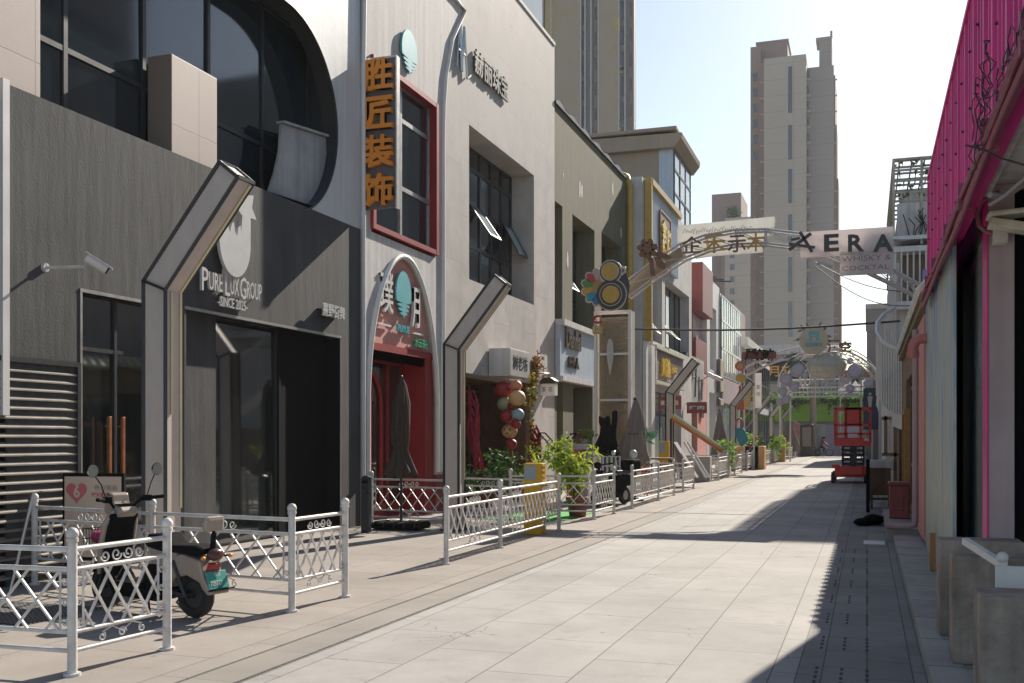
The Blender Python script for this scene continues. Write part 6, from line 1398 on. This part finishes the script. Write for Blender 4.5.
w_ = MB(); disc(w_, 611, 272, 9, 27.09, 27.11); disc(w_, 611.5, 295, 11.4, 27.10, 27.12); w_.tube([at(27.12, u, v) for u, v in ((620,268),(625,267.5),(625,272),(621,275))], .04, 6); w_.build('pale_ring', M('bone outline', (.55, .48, .42), .5), bd)
w_ = MB(); disc(w_, 611.5, 295, 10.6, 27.08, 27.10); w_.build('inner_dark_ring', m_frame, bd)
w_ = MB(); disc(w_, 611, 272, 7.9, 27.05, 27.09); disc(w_, 612, 295, 8.6, 27.05, 27.08); w_.build('yellow_disc', m_gold, bd)
for k, c_ in enumerate(((.42, .32, .28), (.42, .05, .06), (.06, .24, .06), (.52, .30, .05), (.02, .27, .34), (.03, .13, .34))):
    a = R(100+32*k); w_ = MB(); disc(w_, 599+11.3*math.cos(a), 287.5-12.3*math.sin(a), 5.6, 27.13, 27.16, 20, 0, .6, a); w_.build('petal', M('petal paint', c_, .5), bd)
w_ = MB(); disc(w_, 598, 287, 6.8, 27.14, 27.165); w_.build('flower_heart', m_gold if False else M('dull gold', (.36, .23, .08), .5), bd)
cg = thing('arch_ornament', 'small red curl and orange block ornament below the round cups on the pylon', 'ornament', at(27.3, 596, 320))
w_ = MB(); p, q = at(27.3, 592, 324), at(27.3, 602, 315); w_.text('C', q.x-p.x, q.z-p.z, .06, south(p.x, 27.3, p.z), bold=.05); w_.build('red_curl', m_red, cg)
w_ = MB(); a, b = at(27.3, 592, 334), at(27.3, 602.5, 325.5); w_.box(a.x, b.x, 27.3, 27.38, a.z, b.z); w_.build('orange_block', m_gold, cg, bevel=.03)
w_ = MB(); w_.text('12', .2, .16, .02, south(a.x+.04, 27.3, a.z+.04), bold=.03); w_.build('numerals', m_cloudw, cg)
w_ = MB(); c = at(27.35, 610, 357); w_.prism([(c.x+.12*math.sin(t)*abs(math.cos(t/2)), c.z+.5*math.cos(t)) for t in [2*math.pi*i/20 for i in range(20)]], 'y', 27.36, 27.38); tag(w_.build('leaf_ornament', m_cloudw), 'white leaf shaped plate on the lattice pylon', 'ornament')
fw = thing('arch_ornament', 'rust brown sheet metal flower with long leaves on the arch shoulder', 'ornament', at(27.1, 655, 262))
w_ = MB()
for k in range(7): a = 2*math.pi*k/7+.3; disc(w_, 649+6*math.cos(a), 250-6*math.sin(a), 4.6, 27.0, 27.05+.004*k, 14, 0, .7, a)
disc(w_, 649, 250, 4.5, 26.97, 27.02, 14); w_.build('blossom', m_brownb, fw)
w_ = MB()
for pts_ in (((652,252),(660,251),(671,256),(669,259),(657,257)), ((653,256),(660,257),(665,263),(664,269),(657,267)), ((648,256),(653,258),(655,276),(650,275))): w_.prism([(at(27, u, v).x, at(27, u, v).z) for u, v in pts_], 'y', 27.06, 27.1)
w_.build('leaves', m_brownb, fw)
# wire across the street
w_ = MB(); a, b = at(30, 632, 329), at(30, 900, 321); p = [a.lerp(b, i/24)+Vector((0, 0, -.12*math.sin(math.pi*i/24))) for i in range(25)]
w_.tube(p, .03, 6); tag(w_.build('overhead_cable', m_cable), 'taut overhead cable crossing the street below the first arch', 'cable')
w_ = MB()
for v0, v1, sg in ((262, 292, .5), (266, 305, .8)):
    a, b = at(29, 815, v0), at(29, 925, v1); w_.tube([a.lerp(b, i/16)+Vector((0, 0, -sg*math.sin(math.pi*i/16)*.5)) for i in range(17)], .012, 5)
tag(w_.build('slack_cables', m_cable), 'two slack thin cables under the name board', 'cable')

# ================================================================== second arch with disc, and the third with lilac discs
Y2 = 55
A2 = thing('street_arch', 'far truss arch carrying a cream disc sign and sheet metal fronds', 'arch', (-6, Y2, 0))
def ap(u, v, Y=Y2): return at(Y, u, v)
w_ = MB()
pa = [ap(*q) for q in ((744,368),(757,361),(770,355),(785,350),(800,347),(820,346),(838,348),(850,352),(862,358),(872,366),(880,376))]
pb_ = [q+Vector((0, 0, -.45)) for q in pa]
for p in (pa, pb_):
    for dy in (0, .4): w_.tube([q+Vector((0, dy, 0)) for q in p], .04, 5)
for i in range(len(pa)-1):
    w_.tube([pa[i], pb_[i+1]], .022, 4); w_.tube([pb_[i], pa[i+1]], .022, 4); w_.tube([pa[i], pb_[i]], .022, 4)
for k in range(60):
    i = random.randint(0, 9); q = pa[i].lerp(pb_[i+1], random.random()); w_.leaf(q, .2)
for p in (pa[0], pa[-1]):
    for dx in (0, .5): w_.box(p.x-.04+dx, p.x+.04+dx, Y2, Y2+.08, 0, p.z)
    for k in range(8): w_.tube([(p.x, Y2, k*p.z/8), (p.x+.5, Y2, (k+1)*p.z/8)], .02, 4)
w_.build('truss', m_greyp, A2, recalc=False)
w_ = MB()
for u0, v0, u1, v1 in ((806,333,800,324),(810,331,806,322),(818,330,822,321),(822,332,828,325),(803,338,794,341),(826,336,832,337),(797,356,785,364),(800,352,783,359),(803,357,790,368),(795,360,787,372),(803,330,797,332)):
    a, b = ap(u0, v0), ap(u1, v1); dd = (b-a); n_ = Vector((-dd.z, 0, dd.x)).normalized()*.07
    w_.prism([(a.x, a.z), (a.x+dd.x*.5+n_.x, a.z+dd.z*.5+n_.z), (b.x, b.z), (a.x+dd.x*.5-n_.x, a.z+dd.z*.5-n_.z)], 'y', Y2-.1, Y2-.04)
w_.build('fronds', m_leaf2, A2)
w_ = MB(); a, b = ap(741, 361), ap(775, 349)
for ch, u0, k in (('周', 748, 0), ('来', 757, 1), ('味', 766, 0)):
    p = ap(u0-3, 361); w_.text(ch, .62, .62, .05, south(p.x, Y2-.2, p.z), m=k, bold=.04)
w_.build('left_characters', [m_black, m_black], A2)
w_ = MB(); p = ap(742, 360)
w_.box(p.x, p.x+1.75, Y2-.12, Y2-.08, p.z+.02, p.z+.4)
w_.build('red_strip', m_redb, A2)
w_ = MB(); p = ap(827, 353.5); w_.text('酒', .62, .7, .05, south(p.x, Y2-.2, p.z), bold=.04); p = ap(839, 352.5); w_.text('空', .62, .55, .05, south(p.x, Y2-.2, p.z), bold=.04); w_.build('right_characters', m_brownb, A2)
ds = thing('disc_sign', 'cream round sign with a teal square emblem at the top of the far arch', 'sign', ap(814, 341))
c = ap(814, 341); w_ = MB(); w_.tube([(c.x, Y2-.3, c.z), (c.x, Y2-.18, c.z)], .70, 32); w_.build('disc', m_cream, ds)
w_ = MB(); w_.tube([(c.x, Y2-.31, c.z), (c.x, Y2-.17, c.z)], .73, 32, cap=False); w_.build('rim', m_brownb, ds)
w_ = MB(); w_.box(c.x-.24, c.x+.24, Y2-.325, Y2-.301, c.z-.02, c.z+.46); w_.text('花园集市', .92, .2, .02, south(c.x-.46, Y2-.302, c.z-.32), bold=.02); w_.build('teal_print', m_teal, ds)
w_ = MB(); w_.box(c.x-.1, c.x+.1, Y2-.335, Y2-.326, c.z-.02, c.z+.18); w_.box(c.x-.16, c.x+.16, Y2-.335, Y2-.326, c.z+.25, c.z+.30); w_.build('cream_print', m_cream, ds)
gl = thing('wire_globe', 'pale wire and fabric globe hanging below the cream disc', 'globe', ap(826, 367))
c = ap(826, 366); w_ = MB(); w_.sph(c, .98, .6, .62, 20, 12); w_.build('fabric', M('globe fabric', (.5, .49, .42), .7), gl)
w_ = MB()
for k in range(6):
    a = math.pi*k/6; w_.tube([(c.x+1.0*math.sin(t)*math.cos(a), c.y+.62*math.sin(t)*math.sin(a), c.z+.64*math.cos(t)) for t in [2*math.pi*i/24 for i in range(25)]], .018, 4)
for zz in (-.35, 0, .35): rr = math.sqrt(1-(zz/.64)**2); w_.tube([(c.x+1.0*rr*math.cos(t), c.y+.62*rr*math.sin(t), c.z+zz) for t in [2*math.pi*i/24 for i in range(25)]], .018, 4)
w_.tube([(c.x, c.y, c.z+.6), (c.x, c.y, c.z+1.3)], .02, 4); w_.build('wires', m_greyp, gl)
for k, (u, v, c_, s_) in enumerate(((740, 366, (.5, .1, .12), 'red and yellow hanging ornament just under the far arch left end'), (741, 378, (.5, .33, .08), 'lower yellow hanging ornament on the left leg of the far arch'), (740, 398, (.45, .07, .07), 'bottle shaped red and yellow board by the left leg'), (747, 398, (.55, .38, .12), 'amber glass shaped board beside the bottle board'))):
    c = ap(u, v, 54.4); t_ = thing('arch_ornament', s_, 'ornament', c); w_ = MB()
    if k < 2: w_.tube([(c.x, 54.4, c.z), (c.x, 54.5, c.z)], .26, 16)
    elif k == 2: w_.prism([(c.x-.2, c.z-.6), (c.x+.2, c.z-.6), (c.x+.2, c.z+.1), (c.x+.07, c.z+.35), (c.x+.07, c.z+.65), (c.x-.07, c.z+.65), (c.x-.07, c.z+.35), (c.x-.2, c.z+.1)], 'y', 54.4, 54.5)
    else: w_.prism([(c.x-.15, c.z-.55), (c.x+.15, c.z-.55), (c.x+.22, c.z+.4), (c.x-.22, c.z+.4)], 'y', 54.4, 54.5)
    w_.build('board', M('ornament paint', c_, .5), t_, bevel=.03)
    w_ = MB(); w_.box(c.x-.13, c.x+.13, 54.385, 54.399, c.z-.12, c.z+.1); w_.build('label_patch', m_gold if k != 3 else m_cream, t_)
wn = thing('projecting_board', 'slim tall white projecting board with two dark characters near the far arch', 'sign', (-7.5, 62, 3.5))
a, b = at(62, 755, 373), at(62, 761, 408); w_ = MB(); w_.box(a.x, b.x, 62, 62.3, b.z, a.z); w_.build('board', m_cloudw, wn); w_ = MB(); w_.text('茶', .22, .25, .03, south(a.x+.08, 61.99, b.z+1.1)); w_.text('坊', .22, .25, .03, south(a.x+.08, 61.99, b.z+.7)); w_.build('lettering', m_frame, wn)
Y3 = 75
A3 = thing('street_arch', 'white gate frame with reversed letters and twin beams beyond the far arch', 'arch', (-6, Y3, 0))
w_ = MB(); L0, R0 = at(Y3, 780, 380), at(Y3, 872, 380)
for v in (380, 388, 392.5, 397): q = at(Y3, 780, v).z; w_.box(L0.x, R0.x, Y3, Y3+.08, q-.05, q+.05)
for x in (L0.x, L0.x+.7, R0.x-.7, R0.x): w_.box(x-.05, x+.05, Y3, Y3+.1, 0, at(Y3, 780, 380).z)
for k in range(24): x = L0.x+(R0.x-L0.x)*k/23; w_.box(x-.015, x+.015, Y3+.02, Y3+.05, at(Y3, 780, 397).z, at(Y3, 780, 388).z)
for (r, cx_, ry) in ((3.4, 828, 1), (2.9, 828, 1), (1.9, 855, 1)):
    c = at(Y3, cx_, 385); w_.tube([(c.x+r*math.cos(t), Y3+.05, c.z+r*.8*math.sin(t)) for t in [math.pi*i/20 for i in range(21)]], .04, 5)
for k in range(9): c = at(Y3, 828, 385); t = math.pi*(k+.5)/9; w_.tube([(c.x+1.6*math.cos(t), Y3+.05, c.z+1.3*math.sin(t)), (c.x+3.4*math.cos(t), Y3+.05, c.z+2.7*math.sin(t))], .02, 4)
w_.build('gate_frame', m_white, A3)
w_ = MB(); p = at(Y3, 812, 385); tx = text_geo('MIXEKX', .03)
w_.text('MIXEKX', 3.4, .75, .05, lambda a, b, c: (p.x+3.2-a, Y3-.1-c, p.z-.0+b), bold=.03); w_.build('reversed_letters', m_greyp, A3)
dl = [(797.5, 370, 6.8), (855.5, 371.5, 7.2), (786, 379.5, 5.8), (794, 387, 4.6), (783, 391, 4.2), (786, 399, 4.0), (780, 402, 3.5), (850, 361, 2.8), (868, 384, 4), (868, 398, 3.4), (850, 389, 4), (805, 375, 3)]
w0 = [f'{a} lilac wire disc {b}' for a, b in (('large', 'high on the left of the gate frame'), ('large', 'high on the right of the gate frame with a ring above'), ('medium', 'left of the reversed letters'), ('medium', 'at the left end of the twin beams'), ('small', 'just above the sixth box lamp'), ('small', 'lowest of the left hand stack'), ('small', 'at the far left edge of the gate frame'), ('tiny', 'below the wire globe on the right'), ('medium', 'at the right end of the twin beams'), ('small', 'low on the right gate post'), ('medium', 'on the twin beams at the right'), ('tiny', 'beside the white loop at the left'))]
for (u, v, r), s_ in zip(dl, w0):
    c = at(Y3-.4, u, v); R_ = r*.0725*1.0; t_ = thing('lilac_disc', s_, 'ornament', c, 0, 'lilac discs on the white gate frame')
    w_ = MB(); w_.lathe([(.01, -.06), (R_*.6, -.1), (R_, 0), (R_*.6, .1), (.01, .06)], (0, 0, 0), 20); w_.v = [(c.x+a, c.y+cc_, c.z+b) for a, b, cc_ in w_.v]; w_.build('disc', m_lilac, t_)
    w_ = MB(); w_.tube([(c.x+R_*math.cos(t), c.y, c.z+R_*math.sin(t)) for t in [2*math.pi*i/20 for i in range(21)]], .03, 4); w_.build('rim', m_greyp, t_)
lo = MB()
for du in (0, 4.5): c = at(Y3-.2, 803+du, 378); lo.tube([(c.x+.2*math.cos(t), Y3-.2, c.z+.55*math.sin(t)) for t in [2*math.pi*i/16 for i in range(17)]], .06, 6)
tag(lo.build('white_loops', m_white), 'pair of tall white loops hanging on the gate frame', 'ornament')
aw = thing('pale_canopy', 'pale curved canopy far behind the gate on the right', 'canopy', (1, 100, 5)); a, b = at(100, 838, 390), at(100, 872, 383)
w_ = MB(); w_.prism([(a.x, a.z), (a.x+1.2, b.z+.2), (b.x, b.z+.3), (b.x, a.z-.2), (a.x, a.z-.3)], 'y', 99, 100.5); w_.build('fabric', m_cloudw, aw)
w_ = MB(); w_.tube([(a.x+.2, 99.8, 0), (a.x+.2, 99.8, a.z)], .06, 6); w_.tube([(b.x-.2, 99.8, 0), (b.x-.2, 99.8, a.z)], .06, 6); w_.build('posts', m_greyp, aw)

# ================================================================== far pole, kiosk, rider
fp_ = at(98, 813, 455); x = fp_.x
po = thing('timber_pole', 'thick tan pole rising in front of the green shop', 'pole', (x, 98, 0)); w_ = MB(); w_.tube([(x, 98, 0), (x, 98, 9.5)], .27, 14); w_.build('shaft', m_tan, po); w_ = MB(); w_.box(x-.6, x+.6, 97.6, 98.4, 0, .8); w_.build('foot', m_signgrey, po)
kx = at(96, 807, 450).x; ki = thing('kiosk', 'dark upright advertising kiosk beside the tan pole', 'kiosk', (kx, 96, 0)); w_ = MB(); w_.box(kx-.6, kx+.55, 96, 96.8, 0, 2.9); w_.build('body', m_frame, ki, bevel=.05); w_ = MB(); w_.box(kx-.4, kx+.35, 95.97, 95.999, .9, 2.6); w_.build('poster', m_posterg, ki)
rx = at(97, 823, 452).x
cy = thing('bicycle', 'small bicycle under the rider in front of the green shop', 'bicycle', (rx, 97, 0))
for nm, dx in (('front_wheel', .55), ('rear_wheel', -.55)): w_ = MB(); w_.tube([(rx+dx+.32*math.cos(t), 97, .34+.32*math.sin(t)) for t in [2*math.pi*i/20 for i in range(21)]], .035, 6); w_.build(nm, m_rubber, cy)
w_ = MB(); w_.tube([(rx-.55, 97, .34), (rx-.1, 97, .35), (rx+.4, 97, .85), (rx+.55, 97, .34)], .035, 6); w_.tube([(rx-.1, 97, .35), (rx-.2, 97, .85)], .03, 6); w_.tube([(rx-.2, 97, .8), (rx+.42, 97, .8)], .03, 6); w_.tube([(rx+.42, 96.75, 1.02), (rx+.42, 97.25, 1.02)], .025, 6); w_.build('frame', m_greyp, cy)
w_ = MB(); w_.box(rx-.32, rx-.08, 96.9, 97.1, .84, .9); w_.build('saddle', m_black, cy)
pe = thing('person', 'person in a red jacket and dark trousers riding a bicycle to the right', 'person', (rx, 97, 0))
def skin(name, chain, radii, edges, mat, par):
    me = bpy.data.meshes.new(name); me.from_pydata(chain, edges, []); o = bpy.data.objects.new(name, me); col.objects.link(o); o.parent = par; me.materials.append(mat)
    sm = o.modifiers.new('skin', 'SKIN'); sm.use_smooth_shade = True
    for i, r in enumerate(radii): me.skin_vertices[0].data[i].radius = (r, r)
    me.skin_vertices[0].data[0].use_root = True
    s2 = o.modifiers.new('sub', 'SUBSURF'); s2.levels = 1; s2.render_levels = 2
    dg = bpy.context.evaluated_depsgraph_get(); dg.update(); m2 = bpy.data.meshes.new_from_object(o.evaluated_get(dg)); m2.name = name
    o.modifiers.clear(); o.data = m2; m2.materials.clear(); m2.materials.append(mat)
    for p in m2.polygons: p.use_smooth = True
    return o
V = [(-.18, 0, .98), (-.12, 0, 1.2), (-.02, 0, 1.42), (.04, 0, 1.5), (.08, 0, 1.62), (.09, 0, 1.72),
     (-.01, -.19, 1.42), (.14, -.22, 1.2), (.36, -.2, 1.08), (.43, -.2, 1.05), (-.01, .19, 1.42), (.14, .22, 1.2), (.36, .2, 1.08), (.43, .2, 1.05),
     (-.12, -.1, .92), (.16, -.1, .72), (-.02, -.1, .36), (.1, -.1, .28), (-.12, .1, .92), (.2, .1, .85), (.1, .1, .5), (.22, .1, .44)]
Ra = [.15, .14, .15, .06, .1, .085, .07, .05, .04, .04, .07, .05, .04, .04, .09, .07, .05, .045, .09, .07, .05, .045]
E_ = [(0,1),(1,2),(2,3),(3,4),(4,5),(2,6),(6,7),(7,8),(8,9),(2,10),(10,11),(11,12),(12,13),(0,14),(14,15),(15,16),(16,17),(0,18),(18,19),(19,20),(20,21)]
skin('body', V, Ra, E_, m_skin, pe)
skin('jacket', [V[0], V[1], V[2], V[6], V[7], V[8], V[10], V[11], V[12]], [.17, .17, .17, .09, .07, .06, .09, .07, .06], [(0,1),(1,2),(2,3),(3,4),(4,5),(2,6),(6,7),(7,8)], m_red, pe)
skin('trousers', [(-.17, 0, .95), V[14], V[15], (-.01, -.1, .42), V[18], V[19], (.11, .1, .55)], [.16, .12, .09, .07, .12, .09, .07], [(0,1),(1,2),(2,3),(0,4),(4,5),(5,6)], m_frame, pe)
w_ = MB(); w_.sph((.07, 0, 1.68), .115, .11, .12, 14, 8); w_.sph((-.02, 0, 1.62), .07, .09, .1, 10, 6); local(pe, w_, 'hair', m_black)
for k, (u, s_) in enumerate(((775, 'parked bicycle leaning left of the black kiosk'), (795, 'parked bicycle right behind the far fence end'), (848, 'parked bicycle behind the red lift, left'), (858, 'parked bicycle behind the red lift, right'))):
    c = copy_tree(cy); q = at(99+.8*k, u, 452); c.location = (q.x, 99+.8*k, 0); c.rotation_euler.z = .3*k; c['label'] = s_; c['group'] = 'parked bicycles at the street end'
bs_ = MB(); c = at(101, 797, 435); bs_.prism([(c.x-.9, 0), (c.x+.9, 0), (c.x+.8, 2.6), (c.x-.3, 3.3)], 'y', 101, 101.4); o = tag(bs_.build('street_poster', m_pinkred), 'pink and white poster panel standing left of the tan pole', 'poster'); 
w_ = MB(); w_.prism([(c.x+.1, .8), (c.x+.6, 1.4), (c.x+.5, 2.4), (c.x+.2, 1.9)], 'y', 100.97, 100.99); w_.build('white_shape', m_cloudw, o)

hz = MB(); hz.box(-110, 130, -20, 300, -1.6, 92); hz_ = kind(hz.build('haze', None), 'stuff')
mh = bpy.data.materials.new('haze'); mh.use_nodes = True; t = mh.node_tree; t.nodes.clear()
pv = t.nodes.new('ShaderNodeVolumePrincipled'); pv.inputs['Density'].default_value = .0003; pv.inputs['Color'].default_value = (.92, .94, .97, 1); pv.inputs['Anisotropy'].default_value = .2
oo = t.nodes.new('ShaderNodeOutputMaterial'); t.links.new(pv.outputs[0], oo.inputs['Volume'])
hz_.data.materials.clear(); hz_.data.materials.append(mh)
sc.cycles.volume_bounces = 0
bpy.context.view_layer.update()
